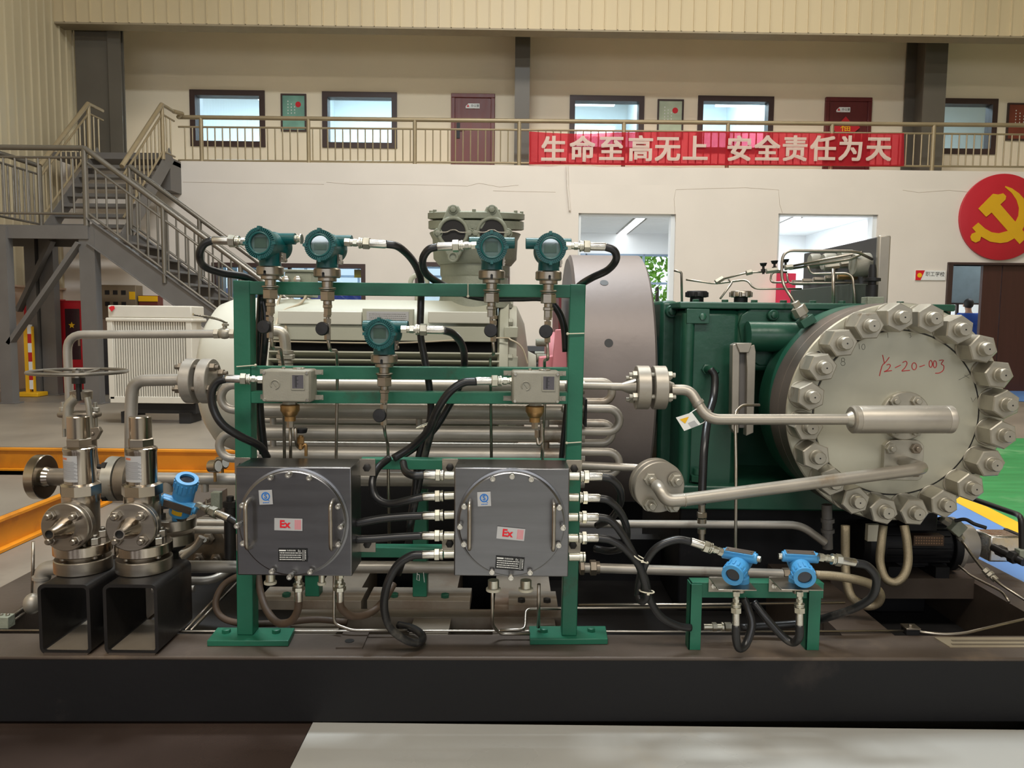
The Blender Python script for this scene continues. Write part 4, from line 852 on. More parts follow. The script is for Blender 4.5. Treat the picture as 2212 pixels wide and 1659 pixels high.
# cable ties
def tie(px, py, Yd, R_, label, ax=V((0, 0, 1)), m_='tie'):
    c = A(px, py, Yd); g = G(); g.torus(c, ax, R_, .0022, 24, 6); g.box(c.x-.004, c.x+.004, c.y-R_-.006, c.y-R_, c.z-.003, c.z+.004)
    one('cable_tie', label, 'cable tie', m_, g, 'cable ties')
tie(917, 918, 2.66, .03, 'cable tie round the crossing hoses in the middle', V((-.4, 0, 1)))
tie(1384, 1207, JL, .026, 'upper cable tie round the hoses right of the right junction box', V((.5, 0, 1)))
tie(1397, 1277, JL+.03, .024, 'lower cable tie round the looped hoses', V((.1, .1, 1)))
def band(x0, y0, x1, y1, Yd, label):
    g = G(); g.tube([A(x0, y0, Yd), A((x0+x1)/2, (y0+y1)/2, Yd), A(x1, y1, Yd)], .0022, 6); g.sphere(A(x1, y1, Yd), .005, n=8, m=6); one('cable_tie', label, 'cable tie', 'tie', g, 'cable ties')
band(511, 792, 552, 789, 2.598, 'cable tie band across the left post'); band(1262, 720, 1226, 721, 2.598, 'cable tie band across the upper right post')
band(1256, 955, 1224, 957, 2.598, 'cable tie band across the lower right post'); band(1011, 612, 1011, 640, 2.598, 'upright cable tie on the top rail')

# ================================================================ GREEN PRESSURE TRANSMITTERS (prototype at origin = stem axis, clamp ring bottom at z=0)
t0 = T('pressure_transmitter', 'x', 'pressure transmitter', (0, 0, 0), 'teal pressure transmitters')
O = V((0, 0, 0)); zc = .098
g = G(); g.lathe(V((0, -.062, zc)), Y, [(0, .036), (.003, .040), (.05, .043), (.085, .043), (.09, .047), (.135, .047), (.14, .036)], 40)
g.lathe(V((0, .0, .026)), Z, [(0, .036), (.03, .034), (.05, .038)], 24); hs = P(t0, 'housing', 'teal', g)
g = G(); g._ring(V((0, -.078, zc)), Y, .049, .031, .026, 48); g.lathe(V((0, -.078, zc)), -Y, [(0, .049), (.003, .047), (.005, .031)], 48) if False else None
for k in range(44):
    if k % 11 in (0,): continue
    th = 2*math.pi*k/44; c = V((math.cos(th)*.0435, -.080, zc+math.sin(th)*.0435)); rd = V((math.cos(th), 0, math.sin(th))); g.obox(c+Y*.004, rd*.0055, rd.cross(Y)*.0012, Y*.006)
for th in (.0, 1.6, 3.14, 4.71):
    c = V((math.cos(th)*.047, -.072, zc+math.sin(th)*.047)); rd = V((math.cos(th), 0, math.sin(th))); g.obox(c, rd*.006, rd.cross(Y)*.0045, Y*.011)
g.torus(V((0, -.078, zc)), Y, .0335, .0035, 40, 8); P(t0, 'display_cover', 'teal', g)
g = G(); g.cyl(V((0, -.068, zc)), V((0, -.058, zc)), .032, n=32); b_ = P(t0, 'display_bezel', 'lcdrim', g)
g = G(); g.box(-.021, .019, -.0695, -.068, zc-.014, zc+.019); P(b_, 'display_screen', 'lcd', g)
g = G(); g.cyl(V((0, -.0745, zc)), V((0, -.0735, zc)), .031, n=32); P(b_, 'glass', 'glassw', g)
g = G(); g.cyl(V((-.075, .028, zc+.024)), V((.075, .028, zc+.024)), .0185, n=24, ch=.001); P(t0, 'conduit_port', 'teal', g)
g = G()
for s in (1, ): g.box(.036, .042, -.01, .03, .045, .075); g.cyl(V((.044, .0, .06)), V((.038, 0, .06)), .006, n=10); g.cyl(V((.044, .03, .052)), V((.038, .03, .052)), .006, n=10)
P(t0, 'terminal_screw', 'steel', g)
g = G(); g.lathe(V((0, 0, 0)), Z, [(0, .040), (.004, .0435), (.026, .0435), (.03, .040)], 32); P(t0, 'clamp_ring', 'steel', g)
g = G(); g.box(-.004, .004, -.0445, -.043, 0, .012); g.cyl(V((0, -.0445, .012)), V((0, -.043, .012)), .004, n=12); P(t0, 'clamp_slot', 'black', g)
def stem_parts():
    for (z0, z1, r, hx, nm) in ((-.012, 0, .03, 0, 'lower_collar'), (-.032, -.012, .018, 0, 'neck'), (-.038, -.032, .028, 0, 'washer'), (-.044, -.040, .024, 0, 'washer'), (-.075, -.044, .0255, 1, 'hex_body'), (-.087, -.075, .014, 0, 'nipple'), (-.098, -.087, .017, 1, 'hex_nut'), (-.122, -.098, .014, 1, 'hex_nut'), (-.155, -.12, .0058, 0, 'tube')):
        g = G(); (g.hexn(V((0, 0, z0)), V((0, 0, z1)), r, .3) if hx else g.cyl(V((0, 0, z0)), V((0, 0, z1)), r, n=20, ch=.001)); P(t0, nm, 'steel', g)
stem_parts()
plugs = []
g = G(); g.cyl(V((.075, .028, zc+.024)), V((.082, .028, zc+.024)), .012, n=16); g.lathe(V((.082, .028, zc+.024)), X, [(0, .013), (.006, .009), (.012, .017), (.015, .016)], 20)
TXP = ((584, 596, 'topmost-left green pressure transmitter with display, hose leaving to the left', -.10), (707, 600, 'second green pressure transmitter from the left on the top rail', -.06), (1062, 604, 'green pressure transmitter in front of the grey motor terminal box', 0.03), (1185, 606, 'green pressure transmitter at the right end of the top rail', .03), (830, 785, 'lone green pressure transmitter in the middle below the top rail', -.03))
for i, (px, py, lb, rz) in enumerate(TXP):
    loc = A(px, py, 2.535); o = t0 if i == 0 else dup(t0)
    o.location = loc; o.rotation_euler = (0, 0, rz); o['label'] = lb
ORG[t0.name] = V((0, 0, 0))
P(t0, 'port_plug', 'cadm', g)
# needle valves with black knobs under the transmitters
v0 = T('needle_valve', 'x', 'valve', (0, 0, 0), 'needle valves with black knobs')
g = G(); g.hexn(V((0, 0, -.016)), V((0, 0, 0)), .0125); g.hexn(V((0, 0, .004)), V((0, 0, .016)), .0135, .2); P(v0, 'inlet_nut', 'steel', g)
g = G(); g.box(-.009, .009, -.009, .009, -.05, -.014); g.cyl(V((0, 0, -.04)), V((-.006, -.03, -.034)), .007, n=12); P(v0, 'body', 'steel', g, bev=.001)
g = G(); g.hexn(V((0, 0, -.07)), V((0, 0, -.05)), .011); P(v0, 'outlet_nut', 'steel', g)
g = G(); g.lathe(V((-.006, -.03, -.034)), V((-.1, -1, .1)), [(0, .015), (.004, .0215), (.012, .0225), (.017, .020), (.018, 0)], 24); P(v0, 'knob', 'knob', g)
for i, (px, py, lb) in enumerate(((583, 684, 'needle valve under the leftmost top transmitter'), (707, 688, 'needle valve under the second transmitter from the left'), (1066, 692, 'needle valve under the transmitter before the motor terminal box'), (1183, 694, 'needle valve under the rightmost top transmitter'), (829, 873, 'needle valve under the lone middle transmitter'))):
    o = v0 if i == 0 else dup(v0); o.location = A(px, py, 2.535); o['label'] = lb
# impulse tubes
def tubing(label, pts, r=.0055, m_='steel', rad=.02, group='thin steel impulse tubes', name='impulse_tube', cat_='tube'):
    g = G(); g.tube(rounded(AL(pts), rad), r, 10); return one(name, label, cat_, m_, g, group, smooth=180)
Q = 2.54
tubing('bent tube below the first needle valve running behind the left switch', [(586, 724, Q), (588, 752, Q+.02), (606, 752, Q+.1), (612, 790, 2.7), (615, 1030, 2.72)])
tubing('bent tube below the second needle valve', [(708, 730, Q), (713, 757, Q+.02), (727, 757, Q+.12), (729, 800, 2.7), (726, 990, 2.72), (722, 1260, 2.72), (722, 1348, 2.66), (760, 1362, 2.64), (880, 1362, 2.64)])
tubing('bent tube below the third needle valve', [(1065, 733, Q), (1067, 765, Q+.02), (1059, 768, Q+.12), (1062, 1030, 2.72)])
tubing('bent tube below the fourth needle valve', [(1182, 738, Q), (1184, 776, Q+.02), (1176, 778, Q+.1), (1178, 850, 2.72), (1168, 1030, 2.72)])
tubing('tube dropping from the middle needle valve', [(829, 915, Q), (832, 938, Q+.05), (838, 960, 2.7), (841, 1180, 2.74)])
tubing('tall thin tube standing right of the cooler down to the left blue transmitter', [(1640, 875, 2.85), (1604, 875, 2.8), (1588, 890, 2.76), (1590, 1010, 2.72), (1589, 1190, 2.6)], r=.0055)
tubing('tube dropping under the right junction box and bending right', [(1064, 1270, 2.55), (1063, 1350, 2.6), (1080, 1370, 2.62), (1145, 1369, 2.62)], r=.0058)
tubing('stepped tube behind the right base plate', [(1080, 1362, 2.66), (1134, 1360, 2.68), (1136, 1316, 2.75), (1225, 1314, 2.78), (1600, 1312, 2.78)], r=.0058)
tubing('pair-side vertical tube right of the two large caps', [(1164, 1262, 2.6), (1163, 1355, 2.65)], r=.0065)
tubing('long thin tube lying along the back of the skid flange', [(-20, 1362, 2.68), (400, 1364, 2.68), (950, 1363, 2.68), (1500, 1365, 2.68), (1955, 1363, 2.68)], r=.0045)
tubing('bright tube leaving the clamp and rising off the right edge', [(1975, 1364, 2.68), (2040, 1371, 2.66), (2080, 1369, 2.66), (2240, 1332, 2.72)], r=.0062, rad=.1)
tubing('upper of two thin horizontal tubes behind the small green stand', [(1250, 1307, 2.85), (1500, 1306, 2.85), (1825, 1302, 2.85)], r=.0055)
t = T('tube_clamp', 'small grey block clamp holding the long tube near the right end', 'clamp', onz(1965, 1380, ZK))
a = A(1950, 1380, 2.665); g = G(); c = A(1966, 1366, 2.68); g.box(c.x-.024, c.x+.024, c.y-.02, c.y+.02, ZK, c.z+.018); P(t, 'block', 'skid', g, bev=.002)
g = G(); g.box(c.x-.026, c.x+.026, c.y-.024, c.y+.024, c.z+.018, c.z+.024); P(t, 'top_plate', 'steel', g, bev=.001); g = G(); g.hexn(c+Z*.024, c+Z*.031, .008); P(t, 'bolt', 'steel', g)

# ================================================================ JUNCTION BOXES (prototype: origin = centre of the front face)
j0 = T('junction_box', 'x', 'junction box', (0, 0, 0), 'stainless junction boxes')
JW, JH, JD = .179, .172, .15
g = G(); g.box(-JW, JW, 0, JD, -JH, JH); bd = P(j0, 'enclosure', 'boxsteel', g, bev=.004)
g = G(); g.lathe(V((0, .002, 0)), -Y, [(0, .171), (.006, .171), (.0075, .165), (.014, .165), (.016, .163), (.022, .163), (.024, .160), (.024, 0)], 96); cv = P(j0, 'round_cover', 'boxsteel', g, smooth=20)
for s in (-1, 1):
    g = G(); x = s*.128; g.tube(rounded([V((x, -.02, .075)), V((x, -.062, .070)), V((x, -.062, -.070)), V((x, -.02, -.075))], .022), .0062, 12); P(cv, 'handle', 'steel', g)
for k, a_ in enumerate((0, 22, 68, 90, 112, 158, 180, 202, 248, 270, 292, 338)):
    th = math.radians(a_); c = V((math.cos(th)*.157, -.024, math.sin(th)*.157)); L_ = .03 if a_ % 90 == 0 else .014
    g = G(); g.cyl(c, c-Y*L_*.5, .0055, n=14); g.torus(c-Y*L_*.5, Y, .0058, .0022, 14, 6); g.lathe(c-Y*L_*.5, -Y, [(0, .0085), (L_*.5+.005, .0085), (L_*.5+.006, .0078), (L_*.5+.006, .0046), (L_*.5+.0005, .0046), (L_*.5+.0005, 0)], 18); P(cv, 'cap_screw', 'zinc', g)
    
for s in (-1, 1):
    for zz in (JH-.025, -JH+.065):
        g = G(); x = s*(JW+.024); g.box(x-.026, x+.026, JD-.018, JD-.013, zz-.028, zz+.028); br = P(j0, 'mounting_lug', 'steel', g, bev=.001)
        g = G(); g.hexn(V((x, JD-.018, zz)), V((x, JD-.03, zz)), .013); P(br, 'bolt', 'darkbolt', g)
def sticker(o, pts_w, pts_h, rot, mname, nm, parent, y=-.0245, th=.0008):
    R_ = math.radians(rot); ux = V((math.cos(R_), 0, math.sin(R_))); uy = V((-math.sin(R_), 0, math.cos(R_)))
    g = G(); c = V((o[0], y, o[1])); g.prism([c-ux*pts_w-uy*pts_h, c+ux*pts_w-uy*pts_h, c+ux*pts_w+uy*pts_h, c-ux*pts_w+uy*pts_h], -Y*th); return P(parent, nm, mname, g, bev=0), c-Y*(th+.0003), ux, uy
def labels(cv, ex, exr, qs, np_, npr):
    o, c, ux, uy = sticker(ex, .043, .019, exr, 'label', 'ex_label', cv)
    g = textg('Ex', .032, c-ux*.011, ux, uy, off=.0011); P(o, 'ex_lettering', 'redink', g, smooth=0)
    g = G()
    for k in range(5): q = c+ux*(.021+.004*k); g.obox(q, ux*.0011, uy*.015, Y*.0002)
    P(o, 'red_bars', mat('faint_red_print', (214, 110, 120), .5), g)
    o, c, ux, uy = sticker(qs, .0205, .0225, 3, 'label', 'quality_label', cv)
    g = G(); g.torus(c+uy*.003, Y, .0115, .0022, 24, 6); g.obox(c+ux*.007-uy*.0095, (ux-uy*.7)*.004, uy*.0012, Y*.0006)
    for p in g.v: p.y = c.y+(p.y-c.y)*.15
    g2 = textg('S', .021, c+uy*.003, ux, uy, off=.0006); g.add(g2.v, g2.f); P(o, 'blue_mark', 'blueink', g, smooth=0)
    g = G()
    for k in range(4): g.obox(c-ux*(.0075-.005*k)-uy*.0165, ux*.0018, uy*.0014, Y*.0002)
    P(o, 'small_print', 'blueink', g)
    o, c, ux, uy = sticker(np_, .0445, .0205, npr, 'black', 'name_plate', cv, th=.0012)
    g = textg('Ex', .009, c+ux*.021+uy*.014, ux, uy); rnd = random.Random(3)
    g.obox(c-ux*.031+uy*.0145, ux*.0105, uy*.002, Y*.0002); g2 = textg('\u9632\u7206\u63a5\u7ebf\u7bb1', .0055, c-ux*.004+uy*.0145, ux, uy); g.add(g2.v, g2.f)
    for r_ in range(4):
        x = -.040
        while x < .026:
            w_ = rnd.choice((.001, .0016, .0024)); g.obox(c+ux*(x+w_)+uy*(.007-.0068*r_), ux*w_, uy*.0013, Y*.0002); x += 2*w_+.0014
    for k in (.031, .035): g.obox(c+ux*k, ux*.0004, uy*.017, Y*.0002)
    for k in range(6): g.obox(c+ux*.0395+uy*(.014-.005*k), ux*.0014, uy*.0014, Y*.0002)
    P(o, 'white_print', 'white', g, smooth=0)
j1 = dup(j0); cv1 = [q for q in bpy.data.objects if q.parent == j1 and q.name.startswith('round_cover')][0]; ORG[cv1.name] = V((0, 0, 0))
labels(cv, (-.010, -.002), -1, (-.078, .082), (.002, -.098), 0)
labels(cv1, (-.002, -.028), -5, (-.085, .080), (-.004, -.122), -4)
j0.location = A(635, 1127, 2.35); j0['label'] = 'stainless junction box on the left post, its Ex label level'
j1.location = A(1105, 1129, 2.35); j1['label'] = 'stainless junction box on the right, its Ex label tilted and hoses plugged into both sides'
ORG[j0.name] = V(j0.location); ORG[j1.name] = V(j1.location)
for x, y, label, r in CAPS:
    a = A(x, y-12, 2.44); b = A(x, y+5, 2.44); g = G(); g.cyl(b, a, r*.86, n=20); ck = P(j0 if x < 900 else j1, 'gland_neck', 'cadm', g); g = G(); g.cyl(A(x, y+11, 2.44), b, r*1.15, n=20, ch=.001); P(ck, 'blanking_cap', 'tie', g)

# ================================================================ PRESSURE SWITCHES
s0 = T('pressure_switch', 'x', 'pressure switch', (0, 0, 0), 'grey pressure switches')
g = G(); g.box(-.078, .078, 0, .085, -.053, .053); P(s0, 'case', 'switch', g, bev=.007)
g = G(); g.box(-.076, .076, -.010, 0, -.051, .051); cvr = P(s0, 'front_cover', 'switch', g, bev=.006)
g = G(); g.torus(V((-.034, -.011, .006)), Y, .014, .0022, 24, 6, -.6, 4.6); g.beam(V((-.04, -.011, .014)), V((-.026, -.011, -.004)), .003, .003, Y); P(cvr, 'embossed_mark', 'switch', g)
g = G(); g.box(.018, .062, -.0125, -.010, -.012, .040); P(cvr, 'window_frame', 'switch', g, bev=.001)
g = G(); g.box(.022, .058, -.0132, -.0125, -.006, .037); wd = P(cvr, 'window', mat('switch_window', (92, 90, 96), .12), g)
g = G(); [g.box(.030, .030+(.012 if k % 3 == 0 else .007), -.0138, -.0132, .032-k*.004, .0332-k*.004) for k in range(9)]; g.box(.034, .0352, -.0138, -.0132, -.004, .034); P(cvr, 'scale_marks', 'black', g)
for sx in (-1, 1):
    for szz in (-1, 1):
        g = G(); c = V((sx*.069, -.010, szz*.044)); g.cyl(c, c-Y*.004, .0055, n=14, ch=.001); P(cvr, 'screw', 'zinc', g)
for (x, zz) in ((.088, .042), (.088, -.042), (-.088, .042), (-.088, -.042)):
    g = G(); g.obox(V((x, .06, zz)), X*.016, Y*.003, Z*.008); g.cyl(V((x+(.008 if x > 0 else -.008), .057, zz)), V((x+(.008 if x > 0 else -.008), .054, zz)), .006, n=12); P(s0, 'mounting_ear', 'switch', g)
g = G(); g.cyl(V((.03, .035, .053)), V((.03, .035, .058)), .020, n=20, ch=.001); g.cyl(V((-.018, .03, .053)), V((-.018, .03, .06)), .0055, n=10); P(s0, 'top_screw', 'zinc', g)
g = G(); g.hexn(V((.0, .035, -.063)), V((0, .035, -.053)), .024); P(s0, 'neck_nut', 'switch', g)
g = G(); g.lathe(V((0, .035, -.063)), -Z, [(0, .026), (.003, .031), (.02, .031), (.026, .027), (.034, .024), (.040, .018), (.055, .018), (.056, .0)], 28); P(s0, 'brass_bellows', 'brass', g)
g = G(); g.hexn(V((0, .035, -.14)), V((0, .035, -.118)), .012); P(s0, 'lower_nut', 'steel', g)
s0.location = A(619, 834, 2.49); s0['label'] = 'grey pressure switch with brass bellows at the left of the middle rails'
s1 = dup(s0, loc=A(1158, 837, 2.49), label='grey pressure switch with brass bellows at the right of the middle rails', rz=.05)
tubing('tube from the left pressure switch to its small valve', [(638, 925, 2.53), (640, 962, 2.56), (650, 970, 2.58)])
tubing('vertical tube left of the small valve under the left switch', [(627, 895, 2.62), (628, 1020, 2.62)])
t = T('small_valve', 'small brass valve with black knob under the left pressure switch', 'valve', A(650, 970, 2.56), 'small brass valves')
g = G(); g.cyl(A(650, 970, 2.56), A(650, 940, 2.56), .008, n=12); g.tube(rounded(AL([(650, 968, 2.56), (661, 958, 2.56), (661, 985, 2.56)]), .01), .0055, 8); g.hexn(A(650, 958, 2.56), A(650, 944, 2.56), .0115); P(t, 'body', 'brass', g)
g = G(); g.cyl(A(651, 935, 2.56), A(651, 925, 2.56), .018, .021, n=16, ch=.002); P(t, 'knob', 'knob', g)
t = T('small_valve', 'small valve with curved tube under the right pressure switch', 'valve', A(1163, 950, 2.56), 'small brass valves')
g = G(); g.hexn(A(1161, 945, 2.56), A(1161, 928, 2.56), .011); g.tube(rounded(AL([(1170, 915, 2.55), (1171, 955, 2.55), (1163, 962, 2.55), (1160, 940, 2.56)]), .012), .006, 10); P(t, 'body', 'steel', g)
tubing('tube dropping from the right pressure switch', [(1172, 925, 2.6), (1172, 1020, 2.62)])

# ================================================================ SMALL GREEN STAND WITH BLUE TRANSMITTERS
sd = T('transmitter_stand', 'small green steel stand carrying two blue transmitters on the skid edge', 'stand', onz(1505, 1405, ZK))
YS = 2.535
for (x0, x1, y0, y1) in ((1491, 1518, 1262, 1408), (1746, 1776, 1262, 1410)):
    a = A((x0+x1)/2, y0, YS); b = A((x0+x1)/2, y1, YS); b.z = ZK; g = G(); w_ = sz(x1-x0, YS); g.box(a.x-w_/2, a.x+w_/2, b.y-.0, b.y+.006, ZK, a.z); g.box(a.x-w_/2, a.x-w_/2+.005, b.y, b.y+.05, ZK, a.z); P(sd, 'leg', 'green', g, bev=.001)
a = A(1494, 1274, YS+.012); b = A(1778, 1276, YS+.012); g = G(); g.beam(a, b, .008, sz(34, YS), Z); g.beam(a+Z*.025+Y*.02, b+Z*.025+Y*.02, .05, .005, Z); P(sd, 'cross_bar', 'green', g, bev=.001)
for (x0, x1) in ((1530, 1612), (1660, 1750)):
    c0 = A((x0+x1)/2, 1247, YS); w_ = sz(x1-x0, YS)/2
    t = T('bracket_plate', ['stainless bracket under the left blue transmitter of the stand', 'stainless bracket under the right blue transmitter of the stand'][x0 > 1600], 'bracket', c0, 'stainless brackets')
    g = G(); g.box(c0.x-w_, c0.x+w_, c0.y-.12, c0.y, c0.z-.004, c0.z); g.box(c0.x-w_, c0.x+w_, c0.y-.0, c0.y+.004, c0.z-.052, c0.z); P(t, 'plate', 'steel', g, bev=.001)
    g = G(); q = V((c0.x-w_+.016, c0.y, c0.z-.03)); g.hexn(q, q-Y*.008, .009); P(t, 'bolt', 'zinc', g)
def blue(name_label, Mw, stemlen=True, group='blue transmitters', yl=False):
    t = T('pressure_transmitter', name_label, 'pressure transmitter', (0, 0, 0), group)
    g = G(); g.lathe(V((0, -.03, 0)), Y, [(0, .0335), (.004, .034), (.075, .034), (.08, .030)], 36)
    g.lathe(V((0, .012, -.02)), -Z, [(0, .026), (.02, .026), (.024, .030), (.044, .030), (.048, .026)], 28) if stemlen else None
    P(t, 'housing', 'blue', g)
    g = G(); g._ring(V((0, -.074, 0)), Y, .035, .0225, .045, 40); g.lathe(V((0, -.074, 0)), Y, [(0, .0225), (.0, .035)], 40) if False else None
    for k in range(16):
        th = 2*math.pi*k/16; rd = V((math.cos(th), 0, math.sin(th))); g.obox(V((0, -.05, 0))+rd*.0355, rd*.0022, rd.cross(Y)*.0028, Y*.013)
    cvx = P(t, 'display_cover', 'blue', g)
    g = G(); g.cyl(V((0, -.066, 0)), V((0, -.064, 0)), .0225, n=28); P(cvx, 'lens', mat('dark_lens', (28, 34, 44), .08, spec=.8) if 'dark_lens' not in MATS else MATS['dark_lens'], g)
    g = G(); zt = .032 if stemlen else 0.0
    o_ = V((0, .012, .030)) if stemlen else V((0, .016, .022))
    up = Z
    g.cyl(o_-X*.058, o_+X*.058, .0175, n=24, ch=.002); g.obox(o_+up*.010, X*.05, Y*.016, up*.007); P(t, 'conduit_port', 'blue', g, bev=.002)
    g = G(); g.obox(o_+up*.018, X*.045, Y*.0135, up*.0008); g.cyl(o_+up*.018-X*.038, o_+up*.0205-X*.038, .003, n=8); g.cyl(o_+up*.018+X*.038, o_+up*.0205+X*.038, .003, n=8); P(t, 'name_plate', 'rim', g)
    g = G(); s_ = -1 if yl else 1
    if stemlen: g.cyl(o_+X*(.058*(1 if name_label.startswith('left') else -1)), o_+X*(.068*(1 if name_label.startswith('left') else -1)), .010, n=8); 
    else: g.cyl(o_+X*.058, o_+X*.066, .010, n=8)
    P(t, 'end_plug', 'cadm', g)
    if stemlen:
        g = G(); g.cyl(V((0, .012, -.10)), V((0, .012, -.066)), .0145, n=18); g.hexn(V((0, .012, -.085)), V((0, .012, -.072)), .017); P(t, 'stem', 'steel', g)
    if yl:
        g = G(); R_ = .0345; pts = [V((math.sin(a_)*R_, 0, math.cos(a_)*R_)) for a_ in [-.5+.1*k for k in range(11)]]
        q = [p+Y*.039 for p in pts]+[p+Y*.056 for p in pts]; g.add(q, [(i, i+1, 12+i, 11+i) for i in range(10)]); P(t, 'yellow_label', 'yfloor', g)
        g = G(); g.lathe(V((0, .048, 0)), Y, [(0, .034), (.02, .034), (.022, .02), (.05, .02)], 30); P(t, 'rear_cap', 'blue', g)
    t.matrix_world = Mw; return t
c = A(1596, 1222, 2.47); blue('left blue transmitter of the stand, its lens turned to the left', Matrix.Translation(c) @ Matrix.Rotation(math.radians(-32), 4, 'Z') @ Matrix.Rotation(math.radians(10), 4, 'X'))
c = A(1728, 1225, 2.47); blue('right blue transmitter of the stand, its lens facing forward', Matrix.Translation(c) @ Matrix.Rotation(math.radians(-8), 4, 'Z') @ Matrix.Rotation(math.radians(10), 4, 'X'))
ax = V((.34, -.34, .88)).normalized(); xr0 = V((-.92, -.1, .36)); xx = (xr0-ax*xr0.dot(ax)).normalized(); yy = -ax; zz_ = xx.cross(yy)
c = A(396, 1072, 2.78); Mx = Matrix(((xx.x, yy.x, zz_.x, c.x), (xx.y, yy.y, zz_.y, c.y), (xx.z, yy.z, zz_.z, c.z), (0, 0, 0, 1)))
blue('blue transmitter with a yellow label tilted upward between the left valves and the junction box', Mx @ Matrix.Scale(1.12, 4), False, yl=True)
hose('short black hose with silver fittings from the tilted blue transmitter', [(495, 1120, 2.68), (520, 1135, 2.66), (545, 1148, 2.66)], [((426, 1091, 2.76), (497, 1121, 2.68))])
# ================================================================ BOLTED COMPRESSOR HEAD (large round cover)
YH = 3.0
hc = A(1934, 892, YH); RH = sz(241, YH)*1.0
hd = T('compressor_head', 'huge round bolted steel compressor head with red handwriting on its cover', 'compressor head', (hc.x, hc.y, ZK))
g = G(); g.lathe(hc, Y, [(0, sz(181, YH)), (0, RH-.004), (.004, RH), (.085, RH), (.087, RH-.003), (.089, RH), (.19, RH), (.194, RH-.004)], 120); P(hd, 'steel_flange', 'rim', g, smooth=30)
g = G(); g.lathe(hc-Y*.002, Y, [(0, 0), (0, RH-.006), (.004, RH-.001), (.004, RH-.02)], 120); P(hd, 'flange_face', 'plate', g, smooth=30)
g = G(); rc = sz(182, YH); g._ring(hc-Y*.0035, Y, rc+.0022, rc-.0022, .002, 120); P(hd, 'cover_joint', 'black', g)
g = G(); g.lathe(hc-Y*.006, Y, [(0, 0), (0, rc-.005), (.003, rc-.0022), (.005, rc-.0022)], 120); cov = P(hd, 'cover_plate', 'plate', g, smooth=30)
g = G(); g.lathe(hc+Y*.194, Y, [(0, RH-.03), (.001, RH-.002), (.15, RH-.002), (.17, RH-.03), (.20, RH-.08), (.215, RH-.11)], 96); P(hd, 'green_casing', 'dgreen', g)
for k in range(20):
    th = math.radians(-7.3+18*k); c = hc+V((math.sin(th)*.380, 0, math.cos(th)*.380))-Y*.002
    j = random.uniform(0, 1)
    g = G(); g.cyl(c, c-Y*.006, .057, n=32, ch=.002); g.lathe(c-Y*.006, -Y, [(0, .0565), (.083, .0565), (.087, .052)], 6, j); nt_ = P(hd, 'hex_nut', 'nut', g, smooth=20)
    g = G(); g.cyl(c-Y*.088, c-Y*.106, .029, n=24, ch=.002); g.lathe(c-Y*.104, -Y, [(0, .0255), (.024, .0255), (.028, .022)], 10, j)
    P(nt_, 'stud', 'nut', g); g = G(); g.cyl(c-Y*.132, c-Y*.1325, .0032, n=10); P(nt_, 'centre_hole', 'black', g)
def AH(x, y, o=0): return plane_pt(x, y, hc.y+o, 0)
for q in ((1767, 765), (2103, 1018)):
    c = AH(q[0], q[1], -.003); g = G(); g.cyl(c, c-Y*.001, .0115, n=20); P(hd, 'small_hole', 'black', g)
def hp(x, y): return AH(1652+x/3.95, 600+y/3.95, -.0065)
def arc(cx, cy, rx, ry, n=14, a0=0, a1=6.3): return [hp(cx+rx*math.sin(a0+(a1-a0)*k/n), cy-ry*math.cos(a0+(a1-a0)*k/n)) for k in range(n+1)]
g = G()
for s_ in ([(1005, 658), (1015, 700), (1022, 735)], [(1062, 678), (1035, 715), (1005, 745), (990, 790), (978, 838)], [(1040, 745), (1062, 738), (1072, 752), (1050, 785), (1018, 802), (1045, 797), (1084, 792)], [(1112, 768), (1160, 745)], [(1176, 724), (1203, 712), (1214, 732), (1196, 768), (1170, 795), (1200, 793), (1238, 790)], [(1320, 760), (1365, 745)], [(1488, 706), (1525, 704), (1506, 735), (1528, 752), (1522, 790), (1490, 812), (1455, 815)]):
    g.tube(cat([hp(*p) for p in s_], 4) if len(s_) > 2 else [hp(*p) for p in s_], .0018, 5)
for a_ in ((1275, 755, 20, 30), (1416, 735, 14, 30), (1452, 738, 14, 30)): g.tube(arc(*a_), .0018, 5)
P(cov, 'red_handwriting', mat('red_marker', (168, 40, 44), .6), g)
g = G()
for s_ in ([(1048, 470), (1052, 512)], [(1228, 478), (1245, 474), (1240, 490), (1252, 500), (1238, 512)], [(805, 565), (808, 610)], [(1655, 872), (1750, 822)], [(1705, 830), (1745, 858)], [(1760, 1022), (1775, 1060), (1805, 1020)]):
    g.tube([hp(*p) for p in s_], .0009, 4)
for a_ in ((842, 590, 14, 24), (668, 700, 14, 16), (668, 732, 18, 18)): g.tube(arc(*a_), .0009, 4)
P(cov, 'pencil_marks', mat('pencil_grey', (120, 118, 110), .6), g)
# flanges on the cover
fp = T('cover_flange', 'round bolted flange on the large cover behind the silencer', 'flange', A(1950, 880, YH), 'flanges on the large cover')
c = AH(1950, 897, -.005); g = G(); g.lathe(c, -Y, [(0, .096), (.022, .096), (.026, .092), (.026, 0)], 48); P(fp, 'disc', 'nut', g, smooth=30)
for q in ((1930, 866), (1977, 866), (1930, 930), (1977, 930)): b_ = AH(q[0], q[1], -.030); g = G(); g.bolt(b_, -Y, .021, .02, .012); P(fp, 'bolt', 'nut', g, smooth=25)
fl = T('cover_flange', 'lobed bolted flange on the large cover below the silencer', 'flange', A(1938, 990, YH), 'flanges on the large cover')
c = AH(1945, 994, -.005); g = G(); pts = []
for k in range(48):
    th = 2*math.pi*k/48; r_ = .093-.012*abs(math.sin(2*th))**2*0; x_ = max(-.078, min(.078, math.cos(th)*.1)); z_ = max(-.076, min(.085, math.sin(th)*.1)); pts.append(c+V((x_, 0, z_)))
g.prism(pts, -Y*.026); P(fl, 'disc', 'nut', g, smooth=30, bev=.002)
